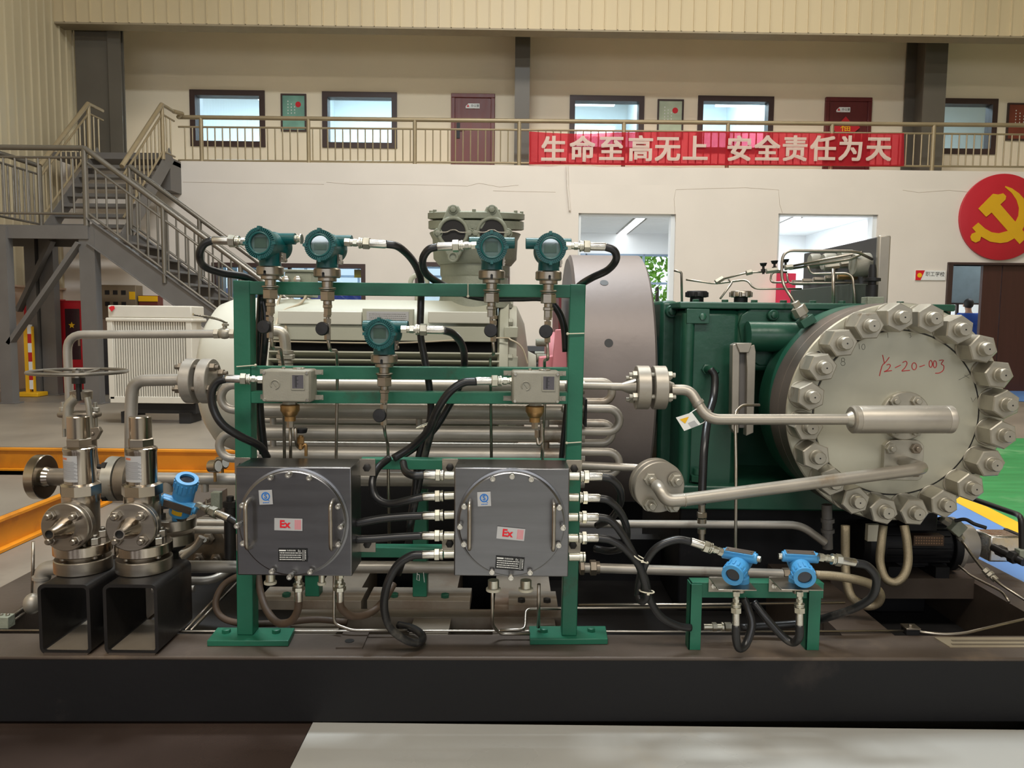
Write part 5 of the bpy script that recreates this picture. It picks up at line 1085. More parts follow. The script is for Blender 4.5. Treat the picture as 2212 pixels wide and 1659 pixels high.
for q in ((1922, 968), (1976, 968), (1922, 1018), (1974, 1018)): b_ = AH(q[0], q[1], -.031); g = G(); g.bolt(b_, -Y, .021, .02, .014); P(fl, 'bolt', 'nut' if q[0] < 1950 else 'ruststeel', g, smooth=25)
# silencer and its pipe
sl = T('discharge_silencer', 'thick silver cylinder at the end of the straight pipe before the large cover', 'silencer', A(1835, 907, 2.72))
a = A(1838, 906, 2.72); b = A(2057, 906, 2.72); r = .0505; g = G(); L = (b-a).length
g.lathe(a, b-a, [(0, r*.55), (.0, r-.006), (.006, r), (.022, r), (.024, r-.0015), (.027, r), (L-.03, r), (L-.028, r-.0015), (L-.025, r), (L-.006, r), (L, r-.008)], 48); P(sl, 'drum', 'pipe2', g, smooth=35)
g = G(); g.cyl(A(1828, 906, 2.72), a, .020, .030, 20); P(sl, 'weld_neck', 'nut', g)
g = G(); g.cyl(A(1950, 906, 2.74), A(1950, 897, 2.98), .022, n=20); P(sl, 'branch_pipe', 'pipe2', g)
def flange_pair(t, c, ax, r, th, gap, nb, br, bc, mm='pipe2', ph=.4, bolts='nut', end=True):
    ax = ax.normalized(); u, v = basis(ax)
    for s in (-1, 1):
        a = c+ax*s*gap/2; g = G(); g.lathe(a, ax*s, [(0, r*.3), (0, r-.002), (.002, r), (th-.002, r), (th, r-.002), (th, r*.3)], 48); P(t, 'flange_disc', mm, g, smooth=30)
    for k in range(nb):
        th_ = ph+2*math.pi*k/nb; q = c+(u*math.cos(th_)+v*math.sin(th_))*bc
        g = G(); g.cyl(q-ax*(gap/2+th+br*1.9), q+ax*(gap/2+th+br*1.9), br*.55, n=12)
        for s in (-1, 1): a = q+ax*s*(gap/2+th); g.hexn(a, a+ax*s*br*1.15, br)
        P(t, 'stud_bolt', bolts, g, smooth=25)
# straight discharge pipe with clamps, flange pair F2
dp = T('discharge_pipe', 'silver pipe from the upper flange pair bending down and running to the silencer', 'pipe', A(1460, 842, 2.8), 'silver process pipes')
g = G(); g.tube(rounded(AL([(1452, 842, 2.8), (1490, 842, 2.79), (1528, 906, 2.74), (1830, 906, 2.72)]), .045, 8), .0195, 18); P(dp, 'pipe', 'pipe2', g, smooth=60)
for q in ((1508, 871), (1524, 893)):
    c = A(q[0], q[1], 2.765); d = (A(1524, 893, 2.76)-A(1508, 871, 2.77)).normalized(); g = G(); g.cyl(c-d*.006, c+d*.006, .0225, n=20); P(dp, 'clamp_band', 'pipe2', g)
tg = T('warning_tag', 'white warning tag with yellow triangle wired to the bent pipe', 'tag', A(1480, 915, 2.74))
q = AL([(1460, 902, 2.73), (1495, 891, 2.73), (1514, 917, 2.73), (1478, 931, 2.73)]); g = G(); g.prism(q, Y*.001); P(tg, 'card', 'white', g)
g = G(); q = [p-Y*.0008 for p in AL([(1468, 906, 2.73), (1488, 900, 2.73), (1480, 915, 2.73)])]; g.prism(q, -Y*.0005); P(tg, 'yellow_triangle', 'yfloor', g)
g = G(); g.prism([p-Y*.0008 for p in AL([(1486, 914, 2.73), (1500, 908, 2.73), (1508, 918, 2.73), (1494, 924, 2.73)])], -Y*.0004); P(tg, 'print', 'label', g)
g = G(); g.tube(rounded(AL([(1490, 893, 2.73), (1505, 883, 2.75), (1517, 880, 2.77)]), .01), .0016, 6); g.tube(rounded(AL([(1508, 918, 2.73), (1522, 912, 2.75), (1527, 900, 2.76)]), .01), .0016, 6); P(tg, 'wire', 'white', g)
f2 = T('flange_pair', 'silver flange pair standing upright before the flywheel', 'flange', A(1405, 836, 2.82), 'pipe flange pairs')
flange_pair(f2, A(1405, 837, 2.83), X, .081, .048, .014, 4, .0155, .057, ph=.55)
g = G(); g.lathe(A(1372, 836, 2.83), -X, [(0, .032), (.015, .028), (.05, .0145), (.09, .0135)], 24); P(f2, 'weld_neck', 'pipe2', g); g = G(); g.lathe(A(1438, 838, 2.83), X, [(0, .032), (.02, .024), (.03, .0195)], 24); P(f2, 'weld_neck', 'pipe2', g)
pp = T('inlet_pipe', 'thin silver pipe reaching the upright flange pair from behind the right post', 'pipe', A(1255, 834, 2.84), 'silver process pipes')
g = G(); g.tube(AL([(1220, 833, 2.84), (1350, 835, 2.83)]), .0135, 16); P(pp, 'pipe', 'pipe2', g)
# lower return pipe and face-on flange pair
f3 = T('flange_pair', 'silver flange pair facing forward below the flywheel', 'flange', A(1420, 1053, 2.75), 'pipe flange pairs')
axf = V((-.16, 1, .05)).normalized(); c3 = A(1425, 1053, 2.70)
for k, (o_, th) in enumerate(((0, .03), (.036, .03))):
    g = G(); a = c3+axf*o_; g.lathe(a, axf, [(0, 0), (0, .091), (.003, .094), (th-.002, .094), (th, .092), (th, 0)], 56); P(f3, 'flange_disc', 'pipe2', g, smooth=30)
u, v = basis(axf)
for q in ((1402, 1033), (1458, 1036), (1402, 1088), (1452, 1090)): b_ = A(q[0], q[1], 2.70)-Y*.002; g = G(); g.cyl(b_, b_-axf*.003, .027, n=20); g.bolt(b_-axf*.003, -axf, .0245, .02, .018); P(f3, 'bolt', 'nut', g, smooth=25)
rp = T('return_pipe', 'long silver pipe slanting from the front-facing flange up to the large cover', 'pipe', A(1460, 1080, 2.6), 'silver process pipes')
g = G(); g.tube(rounded(AL([(1418, 1048, 2.69), (1424, 1055, 2.58), (1440, 1082, 2.56), (1475, 1080, 2.56), (1996, 1012, 2.66), (1950, 996, 2.98)]), .05, 8), [.022]*200 if False else .0222, 18); P(rp, 'pipe', 'pipe2', g, smooth=60)
g = G(); d = (A(1600, 1063, 2.58)-A(1475, 1080, 2.56)).normalized(); c = A(1478, 1080, 2.56); g.torus(c, d, .022, .0022, 24, 6); P(rp, 'weld_bead', 'nut', g)
pp = T('rear_feed_pipe', 'silver pipe entering the front-facing flange pair from the left', 'pipe', A(1255, 1003, 2.95), 'silver process pipes')
g = G(); g.tube(rounded(AL([(1240, 1004, 2.95), (1385, 1011, 2.92), (1400, 1030, 2.82)]), .03), .015, 14); P(pp, 'pipe', 'pipe', g)

# ================================================================ TUBE COOLER BEHIND THE FRAME
cl = T('tube_cooler', 'bank of horizontal silver cooler tubes with U-bends behind the green frame', 'cooler', A(900, 1000, 3.0))
for (y, r, Yd, x0, x1, mm) in ((835, .027, 2.98, 560, 1262, 'pipe2'), (889, .031, 2.98, 545, 1262, 'pipe'), (937, .031, 2.98, 545, 1262, 'pipe'), (984, .031, 2.98, 545, 1262, 'pipe'), (1037, .028, 3.0, 700, 1262, 'pipe'), (910, .012, 3.12, 560, 1240, 'pipe'), (962, .012, 3.12, 560, 1240, 'pipe'), (862, .012, 3.12, 560, 1240, 'pipe2')):
    g = G(); g.cyl(A(x0, y-3, Yd), A(x1, y+2, Yd), r, n=24); P(cl, 'tube', mm, g)
for (y0, y1, xe, Yd, side) in ((882, 932, 1338, 2.95, 1), (975, 1025, 1337, 2.95, 1), (824, 868, 1322, 3.08, 1), (913, 957, 1322, 3.08, 1), (832, 886, 478, 2.96, -1), (935, 991, 474, 2.96, -1)):
    x0 = 1215 if side > 0 else 560; r = .0165; h = sz(y1-y0, Yd)*.5
    a = A(x0, y0, Yd); b = A(x0, y1, Yd); e = A(xe, (y0+y1)/2, Yd); xc = e.x-side*h; pts = [a]
    for k in range(13): th = -math.pi/2+math.pi*k/12; pts.append(V((xc+side*math.cos(th)*h, e.y, (a.z+b.z)/2-math.sin(th)*h)))
    pts.append(b); g = G(); g.tube(pts, r, 16); P(cl, 'u_bend', 'pipe', g, smooth=60)
for x in (590, 905, 1180):
    g = G()
    for y in (912, 960): c = A(x, y, 2.99); g.cyl(c-Z*.02, c+Z*.02, .012, n=14)
    P(cl, 'riser', 'pipe', g)
g = G(); a = A(1266, 880, 2.9); b = A(1268, 922, 2.9); g.box(a.x-.004, a.x+.004, a.y, a.y+.1, b.z, a.z+.03); P(cl, 'support_plate', 'skid', g)
# green cooler stands with base plates
for (x, yb, lb, y_t) in ((908, 1283, 'green upright stand with white chalk mark between the junction boxes', 1060), (676, 1292, 'green upright stand half hidden by the left junction box', 1200)):
    a = A(x, y_t, 2.97); b = A(x, yb, 2.95); t = T('cooler_stand', lb, 'stand', b, 'green cooler stands')
    g = G(); g.box(a.x-.028, a.x+.028, a.y-.02, a.y+.04, ZT+.01, a.z); P(t, 'upright', 'green', g, bev=.003)
    g = G(); g.box(a.x-.20, a.x+.20, a.y-.06, a.y+.09, ZK-.01, ZT+.01); P(t, 'base_plate', 'skidmid', g, bev=.002)
    for s in (-1, 1): g = G(); c = V((a.x+s*.10, a.y-.02, ZT+.01)); g.hexn(c, c+Z*.014, .017); P(t, 'anchor_bolt', 'dgreen', g)
    if x > 800: g = G(); c = A(908, 1247, 2.93); g.tube([c+V((.012, 0, .02)), c+V((.016, 0, -.02))], .0012, 4); g.tube([c+V((-.012, 0, .018)), c+V((-.014, 0, -.01)), c+V((-.004, 0, -.014)), c+V((-.004, 0, .01)), c+V((-.012, 0, .012))], .0012, 4); P(t, 'chalk_mark', 'white', g)
for (x, lb) in ((1110, 'bolted plate on the deck right of the dark gap'),):
    c = A(x, 1285, 2.95); t = T('anchor_plate', lb, 'plate', (c.x, c.y, ZK)); g = G(); g.box(c.x-.02, c.x+.17, c.y-.06, c.y+.1, ZK-.001, ZK+.02); P(t, 'plate', 'skidmid', g)
    for s in (.03, .13): g = G(); q = V((c.x+s, c.y-.02, ZK+.02)); g.hexn(q, q+Z*.014, .016); P(t, 'anchor_bolt', 'darkbolt', g)

# ================================================================ ELECTRIC MOTOR, TERMINAL BOX, FLYWHEEL
YM = 3.92; zm = A(700, 812, YM).z; ym = YM
xl_, xr_ = A(415, 800, 3.65).x, A(1120, 800, 3.6).x; R_ = A(700, 645, YM).z-zm
mo = T('electric_motor', 'large grey-white electric motor with horizontal cooling fins and domed fan cover', 'motor', ((xl_+xr_)/2, ym, ZK))
c0 = V((xl_, ym, zm)); xf = A(578, 800, 3.55).x
g = G(); g.lathe(c0, X, [(0, R_*.55), (.02, R_*.80), (.06, R_*.93), (.12, R_*.99), (.18, R_), (xf-xl_, R_), (xf-xl_, R_*.9)], 64); P(mo, 'fan_cover', 'motorw', g, smooth=50)
g = G(); g.cyl(V((xf-.01, ym, zm)), V((xr_-.06, ym, zm)), R_*.80, n=48); P(mo, 'stator_core', 'dark', g)
for k in range(44):
    th = math.radians(-66+k*5.4) if k < 44 else 0
    if -20 < 0: pass
    cdir = V((0, -math.cos(th), math.sin(th)))
    if th > math.radians(22) and th < math.radians(158): continue
    a = V((xf, ym, zm))+cdir*R_*.9; b = V((xr_-.09, ym, zm))+cdir*R_*.9; g = G(); g.beam(a, b, .007, R_*.24, cdir); P(mo, 'cooling_fin', 'motor', g)
z1 = A(700, 735, 3.58).z; z2 = A(700, 702, 3.6).z; z3 = A(700, 678, 3.62).z; zt_ = zm+R_
g = G(); y1 = ym-R_*.97; pr = [(y1, z1), (y1+.0, z2), (y1+.03, z2+.002), (y1+.05, z3), (y1+.16, zt_-.01), (ym+.15, zt_), (ym+.3, z3), (ym+.3, z1)]
g.prism([V((xf+.0, a, b)) for a, b in pr], X*(xr_-xf-.11)); P(mo, 'top_housing', 'motor', g, bev=.004)
a_ = A(600, 700, 3.55); b_ = A(782, 673, 3.55); g = G(); g.box(a_.x, b_.x, y1-.012, y1+.03, a_.z, b_.z); P(mo, 'side_panel', 'motorw', g, bev=.004)
a_ = A(925, 698, 3.55); b_ = A(1070, 674, 3.55); g = G(); g.box(a_.x, b_.x, y1-.012, y1+.03, a_.z, b_.z); P(mo, 'side_panel', 'motorw', g, bev=.004)
a_ = A(792, 703, 3.53); b_ = A(883, 672, 3.53); g = G(); g.box(a_.x-.02, b_.x+.02, y1-.02, y1+.03, a_.z-.01, b_.z+.01); npm = P(mo, 'name_plate_holder', 'motor', g, bev=.003)
g = G(); g.box(a_.x, b_.x, y1-.024, y1-.02, a_.z+.003, b_.z-.003); P(npm, 'name_plate', 'label', g)
g = G()
for r__ in range(5):
    x = a_.x+.012
    while x < b_.x-.015: w_ = random.choice((.003, .005, .007)); g.box(x, x+w_, y1-.0248, y1-.024, b_.z-.016-r__*.009, b_.z-.0135-r__*.009); x += w_+.003
P(npm, 'plate_print', mat('grey_print', (110, 106, 100), .5), g)
g = G(); c1 = V((xr_-.10, ym, zm)); g.lathe(c1, X, [(0, R_*.95), (.01, R_*1.02), (.05, R_*1.02), (.055, R_*.95), (.09, R_*.93), (.13, R_*.70), (.15, R_*.35), (.19, R_*.3)], 64); P(mo, 'end_shield', 'motor', g, smooth=35)
for k in range(12):
    th = 2*math.pi*k/12+.2; q = c1+V((.05, math.cos(th)*R_*.97, math.sin(th)*R_*.97)); g = G(); g.hexn(q, q+X*.022, .018); P(mo, 'shield_bolt', 'motor', g)
for (xx, zz) in ((1105, 718), (1105, 782)): a_ = A(xx, zz, 3.56); g = G(); g.box(a_.x-.035, a_.x+.03, a_.y-.01, a_.y+.06, a_.z-.025, a_.z+.025); P(mo, 'lug', 'motor', g, bev=.004)
for xx in (xf+.12, xr_-.25): g = G(); g.box(xx-.08, xx+.08, ym-.34, ym+.34, .60, zm-R_*.75); P(mo, 'foot', 'motor', g)
t = T('motor_base', 'black steel base frame under the large motor behind the cooler tubes', 'base frame', (-.4, 3.5, 0))
g = G(); g.box(-1.16, .16, 3.5, 3.52, -.01, .60); P(t, 'front_plate', 'skid', g); g = G(); g.box(-1.16, .16, 3.5, 4.35, .58, .60); P(t, 'top_plate', 'skidtop', g); g = G(); g.box(-1.16, -1.14, 3.5, 4.35, -.01, .6); P(t, 'side_plate', 'skid', g)
for _k in (0,): a_ = A(905, 612, 3.85); g = G(); g.torus(a_, Y, .042, .012, 24, 10); g.cyl(a_-Z*.09, a_-Z*.04, .02, n=14); P(mo, 'lifting_eye', 'motor', g)
g = G(); g.tube(cat([V((xf, y1-.01, z1-.006)), V(((xf+xr_)/2, y1-.012, z1-.008)), A(1070, 730, 3.55), A(1105, 735, 3.5), A(1128, 752, 3.5), A(1140, 785, 3.5)]), .004, 6); P(mo, 'sensor_cable', 'cable', g)
# small motor box with cables
t = T('sensor_box', 'small grey box with two cable glands on top of the motor', 'box', A(640, 620, 3.8))
a_ = A(615, 628, 3.75); b_ = A(674, 588, 3.75); g = G(); g.box(a_.x, b_.x, a_.y, a_.y+.12, a_.z-.03, b_.z); P(t, 'box', 'cast', g, bev=.006)
g = G(); g.box(a_.x-.008, b_.x+.008, a_.y-.01, a_.y+.13, b_.z, b_.z+.012); P(t, 'lid', 'cast', g, bev=.003)
for x in (620, 645): g = G(); q = A(x, 604, 3.74); g.hexn(q, q-Y*.03, .018); P(t, 'gland', 'zinc', g)
g = G(); g.tube(cat(AL([(610, 632, 3.7), (600, 660, 3.68), (612, 690, 3.6), (618, 710, 3.55), (612, 730, 3.5)])), .006, 8); P(t, 'cable', 'cable', g)
g = G(); g.tube(cat(AL([(664, 632, 3.7), (650, 655, 3.68), (612, 672, 3.64), (597, 700, 3.58), (602, 725, 3.5)])), .006, 8); P(t, 'cable', 'cable', g)
# terminal box on the motor
YTB = 3.85; tb = T('terminal_box', 'grey cast motor terminal box with two round cable openings standing on a thick neck', 'terminal box', A(1026, 660, YTB))
ct = A(1026, 600, YTB); zn0 = zm+R_*.9; zn1 = A(1026, 565, YTB).z; zn2 = A(1026, 497, YTB).z
g = G(); g.lathe(V((ct.x, ct.y, zn0)), Z, [(0, .19), (.04, .175), (zn1-zn0-.08, .165), (zn1-zn0-.07, .172), (zn1-zn0, .172)], 48); P(tb, 'neck', 'cast', g)
g = G(); g.lathe(V((ct.x, ct.y, zn1-.02)), Z, [(0, .18), (.03, .205), (zn2-zn1-.03, .21), (zn2-zn1, .225)], 48); bdy = P(tb, 'body', 'cast', g)
tl_ = V((.0, -.10, 1)).normalized(); cc = V((ct.x+.005, ct.y, zn2-.0)); 
g = G(); g.lathe(cc, tl_, [(0, .225), (.004, .235), (.04, .235), (.044, .225)], 56); P(tb, 'body_flange', 'cast', g)
g = G(); g.lathe(cc+tl_*.048, tl_, [(0, .225), (.004, .238), (.03, .238), (.035, .22), (.04, .12), (.04, 0)], 56); ld = P(tb, 'lid', 'cast', g)
for k in range(12): th = 2*math.pi*k/12; u, v = basis(tl_); q = cc+tl_*.08+(u*math.cos(th)+v*math.sin(th))*.223; g = G(); g.hexn(q, q+tl_*.012, .010); P(ld, 'lid_bolt', 'cast', g)
yf_ = ct.y-.225
def tp(x, y): return A(860+x/3.95, 420+y/3.95, yf_)
for k, poly in enumerate(([(430, 95), (515, 95), (610, 330), (590, 380), (560, 470), (505, 570), (440, 570), (390, 470), (340, 390), (325, 330)], [(755, 100), (840, 100), (945, 320), (930, 400), (880, 470), (840, 560), (770, 560), (700, 460), (655, 370), (660, 320)])):
    g = G(); g.prism([tp(*p) for p in poly], Y*.12); pl = P(tb, 'cable_flange', 'cast', g, bev=.006)
    cx = (470, 800)[k]; cy = 325; c = tp(cx, cy); g = G(); g.torus(c-Y*.004, Y, .066, .009, 36, 10); P(pl, 'rim', 'cast', g)
    g = G(); g.cyl(c-Y*.001, c-Y*.004, .062, n=36); P(pl, 'opening', 'dark', g)
    for q in ((cx, 130), (cx-140 if k else cx-130, 330), (cx+135, 330)): b_ = tp(*q); g = G(); g.torus(b_-Y*.001, Y, .018, .005, 20, 6); g.hexn(b_, b_-Y*.014, .015); P(pl, 'flange_bolt', 'cast', g)
    g = G(); g.tube(cat([tp(cx-140, 322), tp(cx-60, 325), tp(cx-20, 308), tp(cx+20, 306), tp(cx+60, 325), tp(cx+140, 326)], 4), .0025, 6); [g.v.__setitem__(i, p-Y*.012) for i, p in enumerate(g.v)]; P(pl, 'wire', 'zinc', g)
c = tp(468, 535); g = G(); g.torus(c-Y*.002, Y, .02, .006, 20, 8); P(tb, 'plug_ring', 'cast', g)
# flywheel
fx0, fx1 = .27, .63; fy = 3.92; fzt = A(1320, 553, fy).z; zf_ = zm; RF = fzt-zf_
fw = T('flywheel', 'large grey-brown flywheel drum with bar holes between the motor and the green crankcase', 'flywheel', ((fx0+fx1)/2, fy, ZK))
g = G(); g.lathe(V((fx0, fy, zf_)), X, [(0, RF*.3), (0, RF*.97), (.012, RF), (fx1-fx0-.012, RF), (fx1-fx0, RF*.97), (fx1-fx0, RF*.3)], 120); P(fw, 'rim', 'fly', g, smooth=30)
for q in ((1305, 611), (1315, 741)):
    d = ray(*q); best = None
    for i in range(4000):
        p = CAM+d*(3+i*.0005)
        if (p.y-fy)**2+(p.z-zf_)**2 <= RF*RF: best = p; break
    if best: nn = V((0, best.y-fy, best.z-zf_)).normalized(); g = G(); g.cyl(best-nn*.004, best+nn*.0015, .019, n=24); P(fw, 'bar_hole', 'black', g)
g = G(); g.cyl(V((fx0-.06, fy, zf_)), V((fx1+.005, fy, zf_)), .09, n=32); P(fw, 'shaft', 'steelgrey', g)
g = G(); g.lathe(V((fx0-.10, fy, zf_)), X, [(0, .17), (0, .22), (.05, .24), (.07, .24)], 40); P(fw, 'coupling', 'pink', g)
for k in range(10): th = 2*math.pi*k/10; q = V((fx0-.10, fy+math.cos(th)*.19, zf_+math.sin(th)*.19)); g = G(); g.cyl(q, q-X*.05, .018, n=14); P(fw, 'coupling_pin', 'cast', g)
t = T('coupling_guard', 'pink and dark red coupling guard beside the flywheel behind the right post', 'guard', A(1210, 760, 3.6))
a_ = A(1205, 700, 3.62); g = G(); g.box(a_.x, a_.x+.012, a_.y-.05, a_.y+.5, A(1205, 800, 3.6).z, A(1205, 640, 3.6).z); P(t, 'rear_panel', mat('dark_red_guard', (112, 34, 40), .5), g)
g = G(); a_ = A(1212, 760, 3.5); g.prism(AL([(1200, 712, 3.5), (1222, 710, 3.5), (1226, 800, 3.5), (1192, 800, 3.5)]), Y*.03); P(t, 'front_panel', 'pink', g, bev=.004)
g = G(); g.prism(AL([(1165, 772, 3.55), (1205, 768, 3.55), (1208, 800, 3.55), (1163, 800, 3.55)]), Y*.1); P(t, 'foot', 'pink', g, bev=.004)

# ================================================================ GREEN CRANKCASE
cr = T('crankcase', 'dark green cast crankcase box behind the large bolted head', 'crankcase', A(1600, 1090, 3.5))
YC = 3.42; xa = A(1470, 800, YC).x; xb_ = 1.95; zt_ = A(1560, 653, YC).z
xm_ = A(1592, 900, YC).x; zm_ = A(1600, 800, YC).z
g = G(); g.box(xa, xm_, YC, 4.6, .5, zt_-.03); P(cr, 'body', 'dgreen', g, bev=.03)
g = G(); g.box(xm_-.02, xb_, YC, 4.6, zm_, zt_-.03); P(cr, 'upper_body', 'dgreen', g, bev=.02)
g = G(); g.box(xm_-.01, xb_, 3.85, 4.6, .5, zm_+.02); P(cr, 'recess_wall', 'dgreen', g, bev=.01)
g = G(); g.box(xa+.03, xb_, 3.5, 4.5, -.0, .5); P(cr, 'pedestal', 'skid', g, bev=.01)
g = G(); g.box(xa-.02, xb_, YC-.02, 4.6, zt_-.03, zt_); P(cr, 'top_lid', 'dgreen', g, bev=.006)
for k in range(8): c = V((xa+.06+k*.13, YC+.02, zt_)); g = G(); g.hexn(c, c+Z*.012, .015); P(cr, 'lid_bolt', 'dgreen', g)
xs_ = A(1412, 800, 3.75).x; g = G(); g.box(xs_, xa+.02, 3.62, 4.5, .5, A(1430, 650, 3.7).z); P(cr, 'side_cover', 'dgreen', g, bev=.02)
g = G(); g.cyl(V((fx1+.008, fy, zf_)), V((xs_+.02, fy, zf_)), .20, .24, 40); P(cr, 'bearing_cap', mat('blue_green_bearing', (52, 92, 96), .4), g)
g = G(); a_ = A(1485, 700, YC); g.cyl(V((a_.x, YC+.0, .55)), V((a_.x, YC, zt_-.05)), .028, n=20); P(cr, 'corner_rib', 'dgreen', g)
g = G(); a_ = A(1505, 683, YC-.02); g.box(a_.x-.05, a_.x+.05, YC-.03, YC+.01, a_.z-.032, a_.z+.032); c = A(1516, 684, YC-.03); g.cyl(c+Y*.02, c-Y*.01, .03, n=24, ch=.004); g.hexn(c-Y*.01, c-Y*.024, .017); P(cr, 'bolt_boss', 'dgreen', g, bev=.003)
g = G(); c = A(1450, 673, 3.6); g.cyl(c+Y*.02, c-Y*.02, .03, n=24, ch=.004); g.hexn(c-Y*.02, c-Y*.035, .018); P(cr, 'bolt_boss', 'dgreen', g)
g = G(); g.box(xa-.06, xb_, YC-.07, 4.6, A(1600, 1100, YC-.07).z, A(1600, 1048, YC-.07).z); P(cr, 'base_flange', 'dgreen', g, bev=.008)
for x in (1500,): c = A(x+5, 1040, YC-.04); g = G(); g.hexn(c, c+Z*.03, .03); g.cyl(c+Z*.03, c+Z*.06, .016, n=14, ch=.002); P(cr, 'foot_bolt', 'dgreen', g)
pl_ = [(1596, 700), (1602, 680), (1622, 667), (1790, 667), (1790, 790), (1640, 790), (1606, 770)]
g = G(); g.prism([A(x, y, YC-.03) for x, y in pl_], Y*.04); pf = P(cr, 'distance_flange', 'dgreen', g, bev=.005)
for q in ((1667, 681), (1718, 681)): c = A(q[0], q[1], YC-.03); g = G(); g.cyl(c, c-Y*.03, .024, n=20, ch=.003); g.hexn(c-Y*.03, c-Y*.04, .014); P(pf, 'cap_screw', 'dgreen', g)
g = G(); a_ = A(1615, 727, 3.33); g.cyl(V((a_.x-.0, 3.36, a_.z)), V((a_.x+.45, 3.36, a_.z)), .066, n=32); P(cr, 'distance_piece', 'dgreen', g)
g = G(); c = A(1524, 797, YC); g.hexn(c, c-Y*.035, .024); g.tube(cat([c-Y*.03, c-Y*.06+X*.01, c+V((.03, -.075, -.02))]), .018, 12); P(cr, 'elbow', 'dgreen', g)
hose('dark hose hanging from the green elbow on the crankcase down to the deck', [(1534, 797, 3.33), (1544, 815, 3.32), (1541, 860, 3.28), (1530, 900, 3.2), (1522, 960, 3.1), (1518, 1030, 3.05), (1516, 1090, 3.02)], r=.0165, group=None)
t = T('hose_coupling', 'steel coupling below the dark hose under the slanting pipe', 'coupling', A(1516, 1130, 3.0))
for (y0, y1, r, hx) in ((1090, 1108, .014, 0), (1106, 1118, .020, 1), (1120, 1130, .018, 0), (1142, 1152, .017, 0), (1152, 1185, .012, 0)): g = G(); (g.hexn if hx else g.cyl)(A(1516, y0, 3.0), A(1516, y1, 3.0), r); P(t, 'nut' if hx else 'sleeve', 'steel', g)
# slotted bracket
t = T('slotted_bracket', 'upright pale grey slotted casting between crankcase and large head', 'bracket', A(1605, 940, 3.3))
def brq(pl, m_, nm, d0=3.28, th=.05): g = G(); g.prism([A(x, y, d0) for x, y in pl], Y*th); P(t, nm, m_, g, bev=.003)
brq([(1583, 745), (1594, 740), (1598, 755), (1596, 935), (1588, 938), (1580, 925)], 'pipe2', 'left_bar'); brq([(1612, 750), (1630, 744), (1633, 760), (1628, 935), (1612, 942), (1614, 800)], 'pipe2', 'right_bar')
brq([(1590, 741), (1625, 741), (1618, 762), (1598, 762)], 'pipe2', 'top_bar', 3.27); brq([(1596, 755), (1614, 755), (1612, 925), (1596, 925)], 'steelgrey', 'slot_back', 3.31, .01)
# big black knobs on the crankcase
for (x, lb, mm) in ((1505, 'left black filler cap on the crankcase lid', 'knob'), (1600, 'right filler cap with chrome top on the crankcase lid', 'steel')):
    c = A(x, 650, YC+.25); t = T('filler_cap', lb, 'cap', c, 'filler caps'); c = V((c.x, c.y, zt_))
    g = G(); g.cyl(c, c+Z*.03, .032, n=20); P(t, 'neck', 'knob', g); zc_ = A(x, 637, YC+.25).z
    g = G(); g.lathe(V((c.x, c.y, zc_-.012)), Z, [(0, .045), (.004, .052), (.022, .052), (.03, .046), (.032, 0)], 24)
    for k in range(10): th = 2*math.pi*k/10; g.cyl(V((c.x+math.cos(th)*.048, c.y+math.sin(th)*.048, zc_-.010)), V((c.x+math.cos(th)*.048, c.y+math.sin(th)*.048, zc_+.012)), .008, n=8)
    P(t, 'grip', mm if x > 1550 else 'knob', g)
# green block and fitting on the head
t = T('head_fitting', 'green block with steel hex fitting on the top left of the large head', 'fitting', A(1740, 695, 3.28))
ax = (A(1722, 662, 3.26)-A(1744, 700, 3.26)).normalized(); c = A(1741, 694, 3.22); u, v = basis(ax)
g = G(); g.obox(c, ax*.018, ax.cross(Y)*.03, Y*.03); P(t, 'block', 'dgreen', g, bev=.002)
g = G(); g.cyl(c+ax*.015, c+ax*.03, .018, n=16); g.hexn(c+ax*.03, c+ax*.072, .030, .3); g.hexn(c+ax*.07, c+ax*.095, .017); P(t, 'hex_fitting', 'nut', g)
# gauge panel seen from behind
xp = 1.66; ya, yb_ = 3.5, 4.4
gp = T('gauge_panel', 'dark slanting gauge panel with round gauges seen edge-on above the crankcase', 'gauge panel', (xp, 3.5, zt_))
zr_ = A(1895, 512, 3.5).z
g = G(); g.box(xp-.015, xp+.02, ya, yb_, zt_-.02, zr_); P(gp, 'panel_plate', mat('slate_panel', (66, 66, 68), .5), g, bev=.006)
g = G(); g.box(xp-.02, xp+.035, ya-.01, ya+.02, zt_-.03, zr_+.004); P(gp, 'pale_edge', 'pipe2', g, bev=.008)
for (y_, z_, r, l_) in ((3.60, .06, .055, .07), (3.78, .02, .045, .06), (3.98, .02, .045, .06), (4.18, .0, .04, .05)):
    g = G(); c = V((xp-.015, y_, zr_-.06-z_)); g.lathe(c, -X, [(0, r), (l_*.8, r), (l_, r*.85), (l_, 0)], 32); P(gp, 'gauge_body', 'switch', g)
for k in range(5): g = G(); c = V((xp-.05, 3.7+k*.15, zr_-.17)); g.hexn(c+X*.03, c-X*.06, .016); P(gp, 'gauge_fitting', 'brass' if k == 0 else 'steel', g)
g = G(); g.box(xp-.10, xp-.012, 3.55, 4.35, zt_-.01, zr_-.21); P(gp, 'manifold', mat('grey_green_manifold', (62, 70, 62), .5), g, bev=.004)
